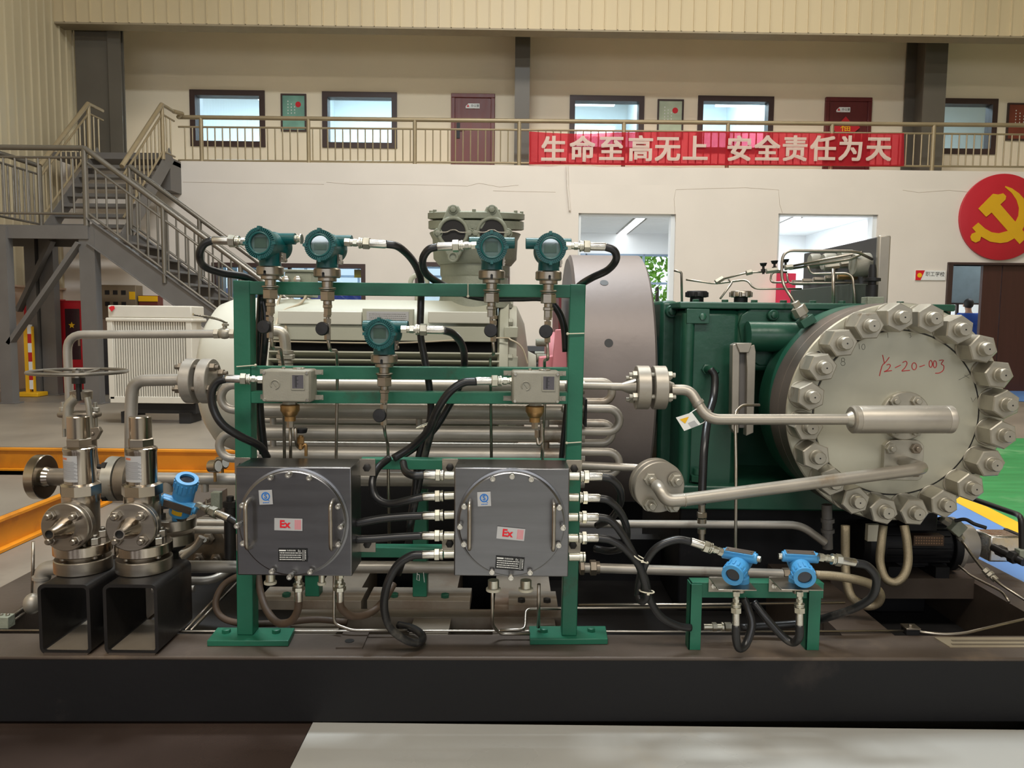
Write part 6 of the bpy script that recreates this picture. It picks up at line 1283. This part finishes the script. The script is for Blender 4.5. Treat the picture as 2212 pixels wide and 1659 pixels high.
# panel tubing
PT = [('top tube looping left from the gauge panel to the head fitting', [(1884, 560, 3.5), (1850, 543, 3.4), (1690, 541, 3.4), (1688, 610, 3.4), (1722, 662, 3.3)], .0065, .05),
      ('slanting tube from the gauge panel to the valve cluster', [(1862, 545, 3.55), (1700, 577, 3.8)], .006, .02), ('lower slanting tube from the gauge panel', [(1862, 548, 3.5), (1840, 560, 3.55), (1705, 581, 3.8)], .006, .02),
      ('thick upright brass-coloured tube below the gauge panel', [(1800, 580, 3.45), (1800, 668, 3.45)], .0075, .02), ('upright tube bending over at the gauge panel', [(1745, 575, 3.6), (1752, 592, 3.6), (1842, 590, 3.5), (1848, 668, 3.45)], .0055, .04),
      ('thin level tube left of the gauge panel', [(1700, 590, 3.7), (1702, 612, 3.7), (1840, 611, 3.55)], .005, .03), ('looping tube before the red banner', [(1700, 588, 3.8), (1666, 588, 3.8), (1664, 610, 3.8), (1700, 610, 3.7)], .005, .03),
      ('long thin tube from the small tee over the crankcase', [(1482, 604, 3.9), (1545, 613, 3.9), (1614, 604, 3.8), (1628, 624, 3.75), (1732, 624, 3.7)], .005, .03), ('thin tube rising right to the valve cluster', [(1550, 606, 3.9), (1614, 589, 3.85), (1690, 585, 3.8)], .005, .02),
      ('short thin strut tube over the crankcase', [(1556, 645, 3.75), (1582, 610, 3.8), (1574, 604, 3.85)], .005, .02), ('small upright tube with tee at the left end of the crankcase', [(1473, 652, 3.9), (1472, 588, 3.9), (1456, 584, 3.9)], .006, .01)]
for lb, pts, r, rad in PT: tubing(lb, pts, r=r, rad=rad, group='gauge panel tubes')
for k, (x, y) in enumerate(((1649, 574), (1673, 569), (1697, 566))):
    t = T('knob_valve', ['leftmost of three small black-knobbed valves above the crankcase', 'middle of three small black-knobbed valves above the crankcase', 'rightmost of three small black-knobbed valves above the crankcase'][k], 'valve', A(x, y+18, 3.8), 'small black-knobbed valves')
    g = G(); g.cyl(A(x, y+18, 3.8), A(x, y, 3.8), .006, n=10); g.hexn(A(x, y+14, 3.8), A(x, y+7, 3.8), .012); P(t, 'stem', 'darkbolt', g)
    g = G(); g.cyl(A(x, y+1, 3.8), A(x, y-6, 3.8), .012, .018, n=14, ch=.001); P(t, 'knob', 'knob', g)
t = T('valve_block', 'row of small tube fittings joining the thin tubes before the panel', 'fitting', A(1680, 585, 3.8))
for (x0, y0, x1, y1) in ((1612, 590, 1624, 587), (1655, 586, 1680, 583), (1696, 578, 1712, 576), (1780, 578, 1812, 574), (1815, 571, 1838, 568), (1546, 610, 1562, 600)): g = G(); g.hexn(A(x0, y0, 3.7), A(x1, y1, 3.7), .014); P(t, 'fitting', 'nut', g)
t = T('grease_pump', 'black grease pump with ribbed cap on a small block beside the panel edge', 'pump', A(1882, 660, 3.4))
a_ = A(1863, 665, 3.4); b_ = A(1898, 650, 3.4); g = G(); g.box(a_.x, b_.x, 3.38, 3.45, zt_-.03, b_.z+.016); P(t, 'block', 'cast', g, bev=.003)
g = G(); q = A(1882, 640, 3.41); g.lathe(A(1882, 645, 3.41), Z, [(0, .026), (.06, .026), (.062, .018), (.075, .018), (.077, .036), (.09, .036), (.092, .018), (.13, .016), (.15, .012)], 20); P(t, 'barrel', 'knob', g)

# ================================================================ PUMP MOTOR (black) AT LOWER RIGHT
YP = 3.38; pz = A(1965, 1182, YP-.1).z; pm = T('pump_motor', 'black finned pump motor with grey bell housing on the right shelf of the skid', 'motor', A(1960, 1235, YP))
x0, x1 = A(1865, 1180, YP-.1).x, A(2062, 1180, YP-.1).x; rp_ = sz(52, YP-.1)
g = G(); g.lathe(V((x0, YP, pz)), X, [(0, rp_*.8), (.02, rp_), (.09, rp_), (.09, rp_*.9), (x1-x0, rp_*.9)], 40); P(pm, 'body', 'skid', g)
for k in range(20):
    th = math.radians(18*k); cdir = V((0, math.cos(th), math.sin(th))); a = V((x0+.09, YP, pz))+cdir*rp_*.93; b = V((x1-.03, YP, pz))+cdir*rp_*.93; g = G(); g.beam(a, b, .006, rp_*.16, cdir); P(pm, 'fin', 'steelgrey' if False else 'skid', g)
g = G(); g.cyl(V((x1-.02, YP, pz)), V((x1+.012, YP, pz)), sz(60, YP-.1), n=40, ch=.003); P(pm, 'end_flange', 'skid', g)
g = G(); g.lathe(V((x1+.012, YP, pz)), X, [(0, sz(58, YP)), (.018, sz(58, YP)), (.02, sz(44, YP)), (.09, sz(42, YP)), (.11, sz(28, YP)), (.11, 0)], 40); bh = P(pm, 'bell_housing', 'pipe', g)
c = A(2102, 1178, YP-.085); g = G(); g.cyl(c+Y*.002, c-Y*.003, .019, n=20); P(bh, 'inspection_hole', 'black', g)
g = G(); a_ = A(2118, 1205, YP-.04); b_ = A(2185, 1150, YP-.04); g.box(a_.x, b_.x, YP-.06, YP+.06, a_.z, b_.z); P(pm, 'gear_pump', 'zinc', g, bev=.008)
g = G(); g.box(b_.x, b_.x+.02, YP-.065, YP+.065, a_.z-.004, b_.z+.004); P(pm, 'pump_cover', 'darkbolt', g, bev=.004)
a_ = A(1955, 1145, YP-.14); b_ = A(2020, 1098, YP-.14); g = G(); g.box(a_.x, b_.x, YP-.13, YP-.02, a_.z, b_.z); P(pm, 'connection_box', 'skid', g, bev=.006)
a_ = A(1963, 1173, YP-.13); b_ = A(2028, 1152, YP-.13); g = G(); g.box(a_.x, b_.x, YP-.135, YP-.09, a_.z, b_.z); npp = P(pm, 'rating_plate', mat('bronze_plate', (92, 74, 60), .4, .5), g)
g = G(); [g.box(a_.x+.008+k*.011, a_.x+.014+k*.011, YP-.1358, YP-.135, b_.z-.012-j*.012, b_.z-.006-j*.012) for k in range(11) for j in range(3)]; P(npp, 'plate_print', mat('bronze_print', (150, 116, 84), .5), g)
a_ = A(1870, 1167, YP-.14); b_ = A(1898, 1132, YP-.14); g = G(); g.box(a_.x, b_.x, YP-.126, YP-.10, a_.z, b_.z); P(pm, 'pale_label', 'tie', g)
for xx in (x0+.12, x1-.08): g = G(); g.box(xx-.03, xx+.03, YP-.12, YP+.12, ZK+.02, pz-rp_*.7); P(pm, 'foot', 'skid', g)
t = T('hydraulic_manifold', 'steel block with black lever handle at the lower right of the large head', 'valve', A(2060, 1150, 3.1))
c = A(2067, 1140, 3.12); g = G(); ux = V((.75, 0, -.65)).normalized(); g.obox(c, ux*.024, ux.cross(Y)*.028, Y*.02); P(t, 'block', 'cast', g, bev=.003)
g = G(); g.hexn(A(2035, 1120, 3.12), A(2050, 1130, 3.12), .018); g.hexn(A(2072, 1158, 3.12), A(2078, 1166, 3.12), .015); P(t, 'fitting', 'nut', g)
g = G(); g.tube(cat(AL([(2062, 1125, 3.1), (2085, 1122, 3.08), (2105, 1132, 3.06), (2130, 1140, 3.05)])), .0075, 10); P(t, 'lever', 'knob', g)
tubing('slanting grey tube from the steel block down over the right side beam', [(2075, 1164, 3.12), (2100, 1200, 3.05), (2125, 1232, 2.98), (2165, 1265, 2.9), (2240, 1312, 2.8)], r=.006, group='tubes at the right end')
tubing('thin tube running under the pump shelf edge toward the right beam', [(2070, 1222, 3.1), (2100, 1245, 3.05), (2165, 1278, 2.95), (2180, 1300, 2.9)], r=.005, group='tubes at the right end')
t = T('tube_union', 'ribbed steel union on the slanting grey tube', 'union', A(2140, 1245, 2.96)); g = G(); a_ = A(2126, 1230, 2.975); b_ = A(2152, 1254, 2.935); g.hexn(a_, a_.lerp(b_, .3), .014); g.hexn(a_.lerp(b_, .35), a_.lerp(b_, .6), .017); g.hexn(a_.lerp(b_, .65), b_, .013); P(t, 'nuts', 'nut', g)
t = T('drain_pipe_assembly', 'dark pipe with elbow and couplings entering from the right edge', 'pipe', A(2212, 1200, 3.0))
g = G(); g.tube(rounded(AL([(2085, 1072, 3.6), (2200, 1112, 3.2), (2206, 1120, 3.15), (2208, 1200, 3.15)]), .03), .012, 12); P(t, 'pipe', 'darkbolt', g)
g = G(); g.cyl(A(2145, 1182, 3.25), A(2212, 1215, 3.1), .017, n=16); g.hexn(A(2155, 1187, 3.24), A(2170, 1194, 3.2), .024); g.hexn(A(2182, 1200, 3.16), A(2196, 1207, 3.13), .027); P(t, 'coupling', 'darkbolt', g)
g = G(); c = A(2207, 1196, 3.14); g.box(c.x-.02, c.x+.02, c.y-.02, c.y+.02, c.z-.02, c.z+.02); P(t, 'block', 'cast', g, bev=.003)

# ================================================================ LONG HORIZONTAL PIPES LOW IN THE SKID
def pipe(label, pts, r, m_='pipe', rad=.05, group='low horizontal pipes', extra=None):
    g = G(); g.tube(rounded(AL(pts), rad, 6), r, 16); t = T('process_pipe', label, 'pipe', A(*pts[0]), group); P(t, 'pipe', m_, g, smooth=60); return t
pipe('level silver pipe behind the hoses, turning down at its right end under the large head', [(1240, 1131, 3.1), (1730, 1134, 3.1), (1782, 1172, 3.1)], .0165)
t = T('pipe_elbow', 'dark grey upright elbow at the right end of the level pipe under the large head', 'elbow', A(1788, 1180, 3.12))
g = G(); g.cyl(A(1788, 1185, 3.12), A(1786, 1090, 3.12), .021, n=20); g.cyl(A(1788, 1150, 3.12), A(1788, 1143, 3.12), .027, n=20); g.cyl(A(1788, 1128, 3.12), A(1788, 1120, 3.12), .027, n=20); P(t, 'elbow', 'steelgrey', g)
tt = pipe('level silver pipe behind the small green stand', [(1254, 1226, 2.85), (1690, 1240, 2.85)], .0185)
g = G(); g.hexn(A(1252, 1226, 2.85), A(1262, 1226, 2.85), .028); g.hexn(A(1274, 1226, 2.85), A(1288, 1226, 2.85), .030); g.cyl(A(1288, 1226, 2.85), A(1295, 1226, 2.85), .024); P(tt, 'union_nut', 'ruststeel', g)
g = G(); g.hexn(A(1690, 1240, 2.85), A(1705, 1240, 2.85), .024); P(tt, 'end_nut', 'ruststeel', g)
pipe('level silver pipe passing behind both junction boxes near their bottom', [(370, 1224, 2.95), (1240, 1226, 2.95)], .0235)
pipe('upper of two short level pipes between the tilted blue transmitter and the left junction box', [(395, 1129, 3.1), (520, 1131, 3.1)], .0165, 'pipe2')
pipe('lower of two short level pipes between the tilted blue transmitter and the left junction box', [(395, 1144, 3.0), (520, 1145, 3.0)], .015, 'pipe2')
pipe('crooked pipe under the long level pipe left of the junction box', [(370, 1254, 3.0), (460, 1255, 3.0), (505, 1225, 3.1)], .0165)
pipe('short bent rusty pipe rising right of the second relief valve', [(350, 1197, 3.2), (405, 1196, 3.2), (440, 1165, 3.15)], .014)
pipe('slanting pipe joining the rusty flange at the lower left', [(395, 1205, 3.05), (425, 1180, 3.05), (436, 1160, 3.05)], .014)
pipe('level pipe crossing low behind the left square tubes', [(330, 1272, 3.1), (420, 1272, 3.1)], .014)
tubing('left of two slanting thin tubes running back at the lower left', [(400, 1362, 2.7), (520, 1235, 3.3)], group='slanting deck tubes'); tubing('right of two slanting thin tubes running back at the lower left', [(412, 1362, 2.7), (530, 1240, 3.3)], group='slanting deck tubes')
t = T('rusty_flange', 'rusty bolted blind flange left of the junction box', 'flange', A(450, 1180, 3.3)); c = A(448, 1172, 3.3)
g = G(); g.lathe(c, V((-.25, -1, 0)), [(0, .115), (.03, .115), (.033, .11), (.033, 0)], 40); g.lathe(c+V((.01, .04, 0)), V((-.25, -1, 0)), [(-.0, .115), (.03, .115)], 40); P(t, 'disc', 'ruststeel', g, smooth=30)
for q in ((452, 1163), (470, 1205), (432, 1205)): b_ = A(q[0], q[1], 3.25); g = G(); g.bolt(b_, -Y, .026, .022, .015); P(t, 'bolt', 'ruststeel', g)
# =============== LEFT VALVE GROUP
pipe('thin silver pipe running left from the ball valve and turning down behind the handwheel', [(480, 721, 3.2), (144, 723, 3.2), (150, 860, 3.2), (152, 900, 3.2)], .0170, 'pipe', .07, 'left upper pipes')
pipe('silver pipe leaving the left flange pair and turning down behind the second relief valve', [(402, 820, 3.05), (287, 822, 3.05), (283, 880, 3.05), (283, 1000, 3.05)], .0235, 'pipe', .06, 'left upper pipes')
t = T('ball_valve', 'small steel ball valve with long lever beside the left post', 'valve', A(485, 720, 3.2))
for (x0, x1, r) in ((463, 474, .022), (497, 508, .022)): g = G(); g.hexn(A(x0, 721, 3.2), A(x1, 721, 3.2), r); P(t, 'end_nut', 'nut', g)
g = G(); g.sphere(A(485, 720, 3.2), .024, (1.3, 1, 1)); g.cyl(A(485, 712, 3.2), A(487, 695, 3.2), .009, n=12); g.hexn(A(487, 704, 3.2), A(487, 699, 3.2), .014); P(t, 'body', 'nut', g)
g = G(); pts = AL([(487, 697, 3.17), (472, 690, 3.14), (445, 684, 3.1), (417, 679, 3.05)]); g.tube(cat(pts), .005, 8); P(t, 'lever', 'zinc', g)
pipe('pipe stub and elbow inside the left post turning down to a threaded union', [(575, 714, 3.05), (612, 716, 3.05), (617, 745, 3.05), (617, 800, 3.05)], .0215, 'nut', .04, 'left upper pipes')
t = T('threaded_union', 'threaded pipe union seen between the left post and the second bent tube', 'union', A(618, 775, 3.03))
for (y0, y1, r, hx) in ((757, 764, .03, 0), (765, 776, .036, 1), (778, 784, .028, 0), (786, 792, .028, 0)): g = G(); (g.hexn if hx else g.cyl)(A(617, y0, 3.04), A(617, y1, 3.04), r); P(t, 'ring', 'nut', g)
f1 = T('flange_pair', 'weathered flange pair with long studs left of the left post', 'flange', A(435, 823, 3.0), 'pipe flange pairs')
flange_pair(f1, A(433, 823, 3.03), V((1, -.02, 0)), .088, .042, .020, 4, .0175, .062, 'pipe', .45, 'ruststeel')
g = G(); g.lathe(A(403, 822, 3.03), -X, [(0, .03), (.03, .0235)], 20); P(f1, 'weld_neck', 'pipe', g)
# gate valve with handwheel
gv = T('gate_valve', 'steel gate valve with wide flat handwheel behind the first relief valve', 'valve', A(185, 1060, 3.0))
cw = A(169, 803, 2.95); g = G(); g.torus(cw, Z, .168, .0065, 56, 8)
for k in range(5): th = 2*math.pi*k/5+.35; d = V((math.cos(th), math.sin(th), 0)); g.cyl(cw+d*.02-Z*.012, cw+d*.165, .0055, n=8)
g.cyl(cw-Z*.025, cw+Z*.006, .024, .02, n=16); P(gv, 'handwheel', 'railgrey', g)
g = G(); g.cyl(cw-Z*.045, cw-Z*.022, .024, .024, n=16); g.cyl(cw-Z*.11, cw-Z*.04, .011, n=14); g.cyl(cw-Z*.004, cw+Z*.012, .010, n=12, ch=.003); P(gv, 'stem', 'darkbolt', g)
yk = A(176, 847, 2.98); g = G(); g.lathe(A(176, 862, 2.98), Z, [(0, .038), (.03, .040), (.034, .03)], 24); P(gv, 'yoke_bush', 'ruststeel', g)
g = G()
for s, w_ in ((-1, .03), (1, .018)):
    p0 = A(176+s*12, 858, 2.95); p1 = A(176+s*22-6, 880, 2.95); p2 = A(176+s*24-4, 925, 2.95); g.tube(cat([p0, p1, p2]), w_*.62, 10)
P(gv, 'yoke_arm', 'nut', g)
g = G(); c = A(172, 895, 2.98); g.box(c.x-.075, c.x+.075, c.y-.03, c.y+.03, c.z-.012, c.z+.012); P(gv, 'gland_flange', 'ruststeel', g, bev=.01)
for s in (-1, 1): g = G(); q = c+X*s*.062+Z*.012; g.cyl(q-Z*.10, q+Z*.035, .007, n=10); g.hexn(q, q+Z*.016, .015); P(gv, 'gland_bolt', 'nut', g)
g = G(); c = A(190, 960, 3.0); g.lathe(A(188, 1010, 3.0), Z, [(0, .045), (.06, .038), (.12, .038), (.122, .03), (.19, .022)], 28); P(gv, 'bonnet', 'ruststeel', g)
g = G(); g.prism(AL([(178, 945, 2.93), (195, 925, 2.93), (212, 922, 2.93), (218, 932, 2.93), (208, 950, 2.93), (182, 958, 2.93)]), Y*.02); q = A(200, 937, 2.93); g.cyl(q, q-Y*.006, .007, n=12); P(gv, 'hinge_lug', 'ruststeel', g, bev=.003)
g = G(); g.sphere(A(192, 1030, 3.0), .052, (1.2, 1, 1), 24, 14); g.cyl(A(105, 1030, 3.0), A(245, 1032, 3.0), .034, n=24); P(gv, 'body', 'ruststeel', g)
g = G(); g.lathe(A(78, 1030, 3.0), V((1, -.0, 0)), [(0, .04), (0, .084), (.003, .087), (.037, .087), (.04, .084), (.04, .04), (.06, .034)], 48); P(gv, 'inlet_flange', 'polish', g, smooth=30)
g = G(); g.lathe(A(262, 1034, 3.0), -X, [(0, .03), (0, .086), (.04, .088), (.043, .084), (.043, .03)], 48); P(gv, 'outlet_flange', 'nut', g, smooth=30)
for (x, y) in ((232, 1008), (226, 1060), (232, 1072)): g = G(); q = A(x, y, 2.95); g.bolt(q, -X, .019, .018, .02); P(gv, 'bolt', 'darkbolt', g)
for (x, y) in ((318, 1004), (322, 1052)): g = G(); q = A(x-10, y, 2.98); g.bolt(q, X, .020, .02, .022); P(gv, 'bolt', 'darkbolt', g)
g = G(); g.lathe(A(266, 1034, 3.0), X, [(0, .03), (0, .086), (.04, .088), (.043, .084), (.043, .03)], 48); P(gv, 'counter_flange', 'ruststeel', g, smooth=30)
pl = pipe('grey manifold pipe running from the gate valve to behind the junction box', [(270, 1033, 3.0), (430, 1034, 3.0), (520, 1035, 3.0)], .0235, 'pipe')
g = G(); g.cyl(A(362, 1036, 3.0), A(362, 1062, 3.0), .02, n=16); P(pl, 'branch', 'pipe', g); g = G(); g.cyl(A(443, 1040, 3.0), A(443, 1062, 3.0), .014, n=12); P(pl, 'branch', 'pipe', g)
for k, (x, y, Yd) in enumerate(((464, 1007, 2.95), (480, 999, 3.1))):
    t = T('pressure_gauge', ['nearer of two small round gauges above the manifold pipe', 'farther of two small round gauges above the manifold pipe'][k], 'gauge', A(x, y+20, Yd), 'small round gauges')
    ax = V((.95, -.3, .1)).normalized(); c = A(x, y, Yd); g = G(); g.lathe(c-ax*.02, ax, [(0, .0), (0, .024), (.035, .026), (.037, .022)], 28); P(t, 'case', 'polish', g)
    g = G(); g.cyl(c+ax*.0165, c+ax*.0175, .021, n=24); P(t, 'dial', 'white', g); g = G(); g.cyl(c-Z*(.06 if k == 0 else .09), c-Z*.022, .006, n=8); P(t, 'stem', 'brass', g)
t = T('needle_valve_block', 'grey steel isolating block with T handle below the manifold pipe', 'valve', A(468, 1090, 2.95))
g = G(); c = A(468, 1085, 2.95); g.box(c.x-.018, c.x+.018, c.y-.015, c.y+.015, A(468, 1100, 2.95).z, A(468, 1062, 2.95).z); P(t, 'block', 'cast', g, bev=.003)
g = G(); g.cyl(A(468, 1085, 2.95), A(446, 1090, 2.95), .006, n=8); g.cyl(A(445, 1078, 2.95), A(447, 1100, 2.95), .004, n=8); P(t, 't_handle', 'steel', g)
t = T('dark_plug_valve', 'black hex-headed plug valve close to the left edge of the junction box', 'valve', A(497, 1110, 2.9))
for (y0, y1, r, hx) in ((1205, 1088, .022, 0), (1096, 1082, .026, 1), (1083, 1072, .014, 0)): g = G(); (g.hexn if hx else g.cyl)(A(497, y0, 2.9), A(497, y1, 2.9), r); P(t, 'body', 'darkbolt', g)
# flanges under the tilted blue transmitter
t = T('transmitter_flange', 'two stacked steel flanges under the tilted blue transmitter', 'flange', A(375, 1180, 2.85))
for (x, y0, y1, r) in ((377, 1139, 1112, .078), (371, 1172, 1144, .080)):
    a_ = A(x, y0, 2.86); b_ = A(x, y1, 2.86); g = G(); L = (b_-a_).length; g.lathe(a_, Z, [(0, r-.003), (.003, r), (L*.8, r), (L*.8+.002, r-.003), (L*.8+.002, 0)], 48); P(t, 'flange_disc', 'steel', g, smooth=30)
for (x, y) in ((340, 1105), (358, 1092), (346, 1118)): g = G(); q = A(x, y, 2.84); g.hexn(q-Z*.01, q+Z*.016, .02); P(t, 'bolt', 'darkbolt', g)
g = G(); g.lathe(A(372, 1215, 2.86), Z, [(0, .024), (.04, .024), (.06, .05), (.075, .05)], 24); P(t, 'neck', 'darkbolt', g)
g = G(); g.cyl(A(388, 1118, 2.82), A(394, 1100, 2.8), .026, n=20); P(t, 'transmitter_boss', 'steel', g)

# ================================================================ SQUARE TUBES AND RELIEF VALVES
def sq_tube(x0, x1, y0, y1, lb):
    a = A(x0, y0, 2.495); b = A(x1, y1, 2.495); z0 = ZK; z1 = a.z; xa_, xb_ = a.x, b.x; w = .011; t = T('square_tube_stand', lb, 'stand', ((xa_+xb_)/2, a.y, ZK), 'black square tube stands')
    def loop(o, r):
        pts = []
        for (cx, cz, a0) in ((xb_-o-r, z1-o-r, 0), (xa_+o+r, z1-o-r, 90), (xa_+o+r, z0+o+r, 180), (xb_-o-r, z0+o+r, 270)):
            for k in range(6): th = math.radians(a0+18*k); pts.append((cx+r*math.cos(th), cz+r*math.sin(th)))
        return pts
    ou, inn = loop(0, .022), loop(w, .012); n = len(ou); y0_, y1_ = a.y, a.y+.27
    vs_ = [V((p[0], y, p[1])) for y in (y0_, y1_) for L_ in (ou, inn) for p in L_]; fs = []
    for k in range(n):
        k2 = (k+1) % n; fs += [(k, k2, n+k2, n+k), (2*n+k2, 2*n+k, 3*n+k, 3*n+k2), (k2, k, 2*n+k, 2*n+k2), (n+k, n+k2, 3*n+k2, 3*n+k)]
    g = G(); g.add(vs_, fs); P(t, 'tube', 'tubeblk', g, smooth=30)
    g = G(); g.box(xa_+.013, xb_-.013, a.y+.01, a.y+.26, z0+w, z0+w+.002); P(t, 'dusty_lit_sheet', 'skidmid', g); g = G(); g.box(xa_+.015, xb_-.01, a.y-.006, a.y+.008, ZK, ZK+.005); P(t, 'weld_bead', 'skidtop', g); return (xa_+xb_)/2, a.y, z1  # pale dusty sheet added to stand for light inside the tube
p1 = sq_tube(80, 199, 1262, 1409, 'left black square tube stand under the first relief valve'); p2 = sq_tube(221, 344, 1262, 1409, 'right black square tube stand under the second relief valve')
r0 = T('relief_valve', 'x', 'relief valve', (0, 0, 0), 'stainless relief valves')
def disc(z0, z1, r): g = G(); g.lathe(V((0, 0, z0)), Z, [(0, r*.3), (0, r-.003), (.003, r), (z1-z0-.003, r), (z1-z0, r-.003), (z1-z0, r*.3)], 56); return g
P(r0, 'lower_flange', 'steel', disc(.0, .046, .092), smooth=30); P(r0, 'upper_flange', 'polish', disc(.062, .10, .093), smooth=30)
g = G(); g.cyl(V((0, 0, .04)), V((0, 0, .075)), .06, n=28); P(r0, 'gasket_face', 'ruststeel', g)
for k in range(4): th = math.pi/4+k*math.pi/2+.25; c = V((math.cos(th)*.07, math.sin(th)*.07, .1)); g = G(); g.hexn(c, c+Z*.024, .02); g.cyl(c+Z*.024, c+Z*.034, .011, n=14, ch=.002); g.cyl(c-Z*.05, c, .01, n=10); P(r0, 'flange_bolt', 'steel', g, smooth=25)
g = G(); g.lathe(V((0, 0, .095)), Z, [(0, .04), (.02, .045), (.05, .056), (.15, .058)], 36); P(r0, 'valve_body', 'steel', g)
g = G(); g.lathe(V((0, 0, .242)), Z, [(0, .060), (.045, .060), (.05, .058)], 36); g.lathe(V((0, 0, .262)), Z, [(0, .055), (.006, .066), (.04, .066), (.046, .055)], 8, .2); P(r0, 'body_nut', 'polish', g, smooth=25)
g = G(); g.lathe(V((0, 0, .305)), Z, [(0, .050), (.11, .050), (.115, .052), (.124, .052), (.127, .048)], 48); bn = P(r0, 'bonnet', 'polish', g, smooth=30)
# rating plate wrapped on the bonnet
def wrap(r, a0, a1, z0, z1, n=14, th=.0006):
    g = G(); pts = []
    for k in range(n+1): a_ = a0+(a1-a0)*k/n; pts += [V((math.sin(a_)*r, -math.cos(a_)*r, z0)), V((math.sin(a_)*r, -math.cos(a_)*r, z1))]
    g.add(pts, [(2*i, 2*i+2, 2*i+3, 2*i+1) for i in range(n)]); return g
P(bn, 'rating_plate', 'label', wrap(.0505, -1.05, .35, .318, .408), smooth=60)
g = G()
for k in range(15): w_ = wrap(.0508, -.95, .15+.1*(k % 3), .386-k*.0042, .3875-k*.0042, 8); g.add(w_.v, w_.f)
P(bn, 'plate_print', mat('plate_ink', (110, 110, 112), .5), g, smooth=60)
P(bn, 'orange_print', mat('orange_ink', (196, 110, 74), .5), wrap(.0508, -.85, -.35, .394, .401, 6), smooth=60)
g = G(); g.lathe(V((0, 0, .432)), Z, [(0, .040), (.004, .043), (.028, .043), (.032, .039)], 6, .5); P(r0, 'adjusting_nut', 'steel', g, smooth=25)
g = G(); g.lathe(V((0, 0, .464)), Z, [(0, .036), (.072, .036), (.075, .034), (.075, 0)], 48); P(r0, 'cap', 'polish', g, smooth=30)
an = V((-.03, -1, 0)).normalized(); ce = V((0, 0, .175))
g = G(); g.cyl(ce, ce+an*.06, .045, n=28); P(r0, 'side_neck', 'steel', g)
g = G(); g.lathe(ce+an*.05, an, [(0, .06), (.002, .079), (.022, .079), (.024, .075), (.026, .075), (.028, .080), (.034, .082), (.047, .082), (.050, .079), (.050, 0)], 64); sf = P(r0, 'side_flange', 'steel', g, smooth=30)
u, v = basis(an)
for k in range(4): th = math.pi/4+k*math.pi/2; c = ce+an*.10+(u*math.cos(th)+v*math.sin(th))*.059; g = G(); g.hexn(c, c+an*.016, .0175); g.cyl(c+an*.016, c+an*.032, .0105, n=14, ch=.003); P(sf, 'bolt', 'steel', g, smooth=25)
g = G(); g.lathe(ce+an*.10, an, [(0, .036), (.012, .035), (.07, .0185), (.082, .0175), (.082, .0135), (.04, .0135)], 32); P(sf, 'outlet_cone', 'polish', g)
g = G(); g.cyl(ce+an*.172, ce+an*.1725, .0135, n=20); P(sf, 'bore', 'black', g)
c_ = A(164, 1250, 2.60); r0.location = (c_.x, c_.y+.05, p1[2]); r0['label'] = 'leftmost stainless relief valve, on the left square tube before the gate valve'
c_ = A(298, 1250, 2.60); r1 = dup(r0, loc=(c_.x, c_.y+.05, p2[2]), label='second relief valve from the left, next to the tilted blue transmitter', rz=.08)
# elbow, thin upright and small things at far left
t = T('elbow_fitting', 'grey pipe elbow with capped stub left of the first square tube', 'elbow', A(95, 1300, 2.9))
g = G(); g.tube(rounded(AL([(125, 1226, 2.92), (92, 1228, 2.92), (90, 1300, 2.92)]), .05, 8), .028, 18); g.cyl(A(90, 1244, 2.92), A(90, 1250, 2.92), .033, n=24); P(t, 'elbow', 'pipe', g, smooth=60)
g = G(); g.sphere(A(70, 1304, 2.85), .04, (.8, .8, 1)); P(t, 'rounded_cap', 'pipe2', g)
tubing('upright thin tube at the far left beside the first relief valve', [(72, 1170, 2.95), (70, 1290, 2.95)], r=.006)
for (x, y, lb, pts) in ((8, 1340, 0, 'upper'), (8, 1352, 0, 'lower')): tubing(pts+' thin tube slanting back from the far left clamp', [(0, y, 2.75), (25, y-10, 2.8), (75, y-45, 3.0)], r=.0055, group='far left tubes')
t = T('tube_clamp', 'small grey double clamp block at the far left of the skid', 'clamp', A(8, 1350, 2.72)); g = G(); c = A(10, 1338, 2.72); g.box(c.x-.025, c.x+.025, c.y-.02, c.y+.02, ZK-.0, c.z+.015); P(t, 'block', 'cast', g, bev=.002); g = G(); [g.hexn(c+X*s*.012+Z*.015, c+X*s*.012+Z*.022, .007) for s in (-1, 1)]; P(t, 'bolt', 'steel', g)
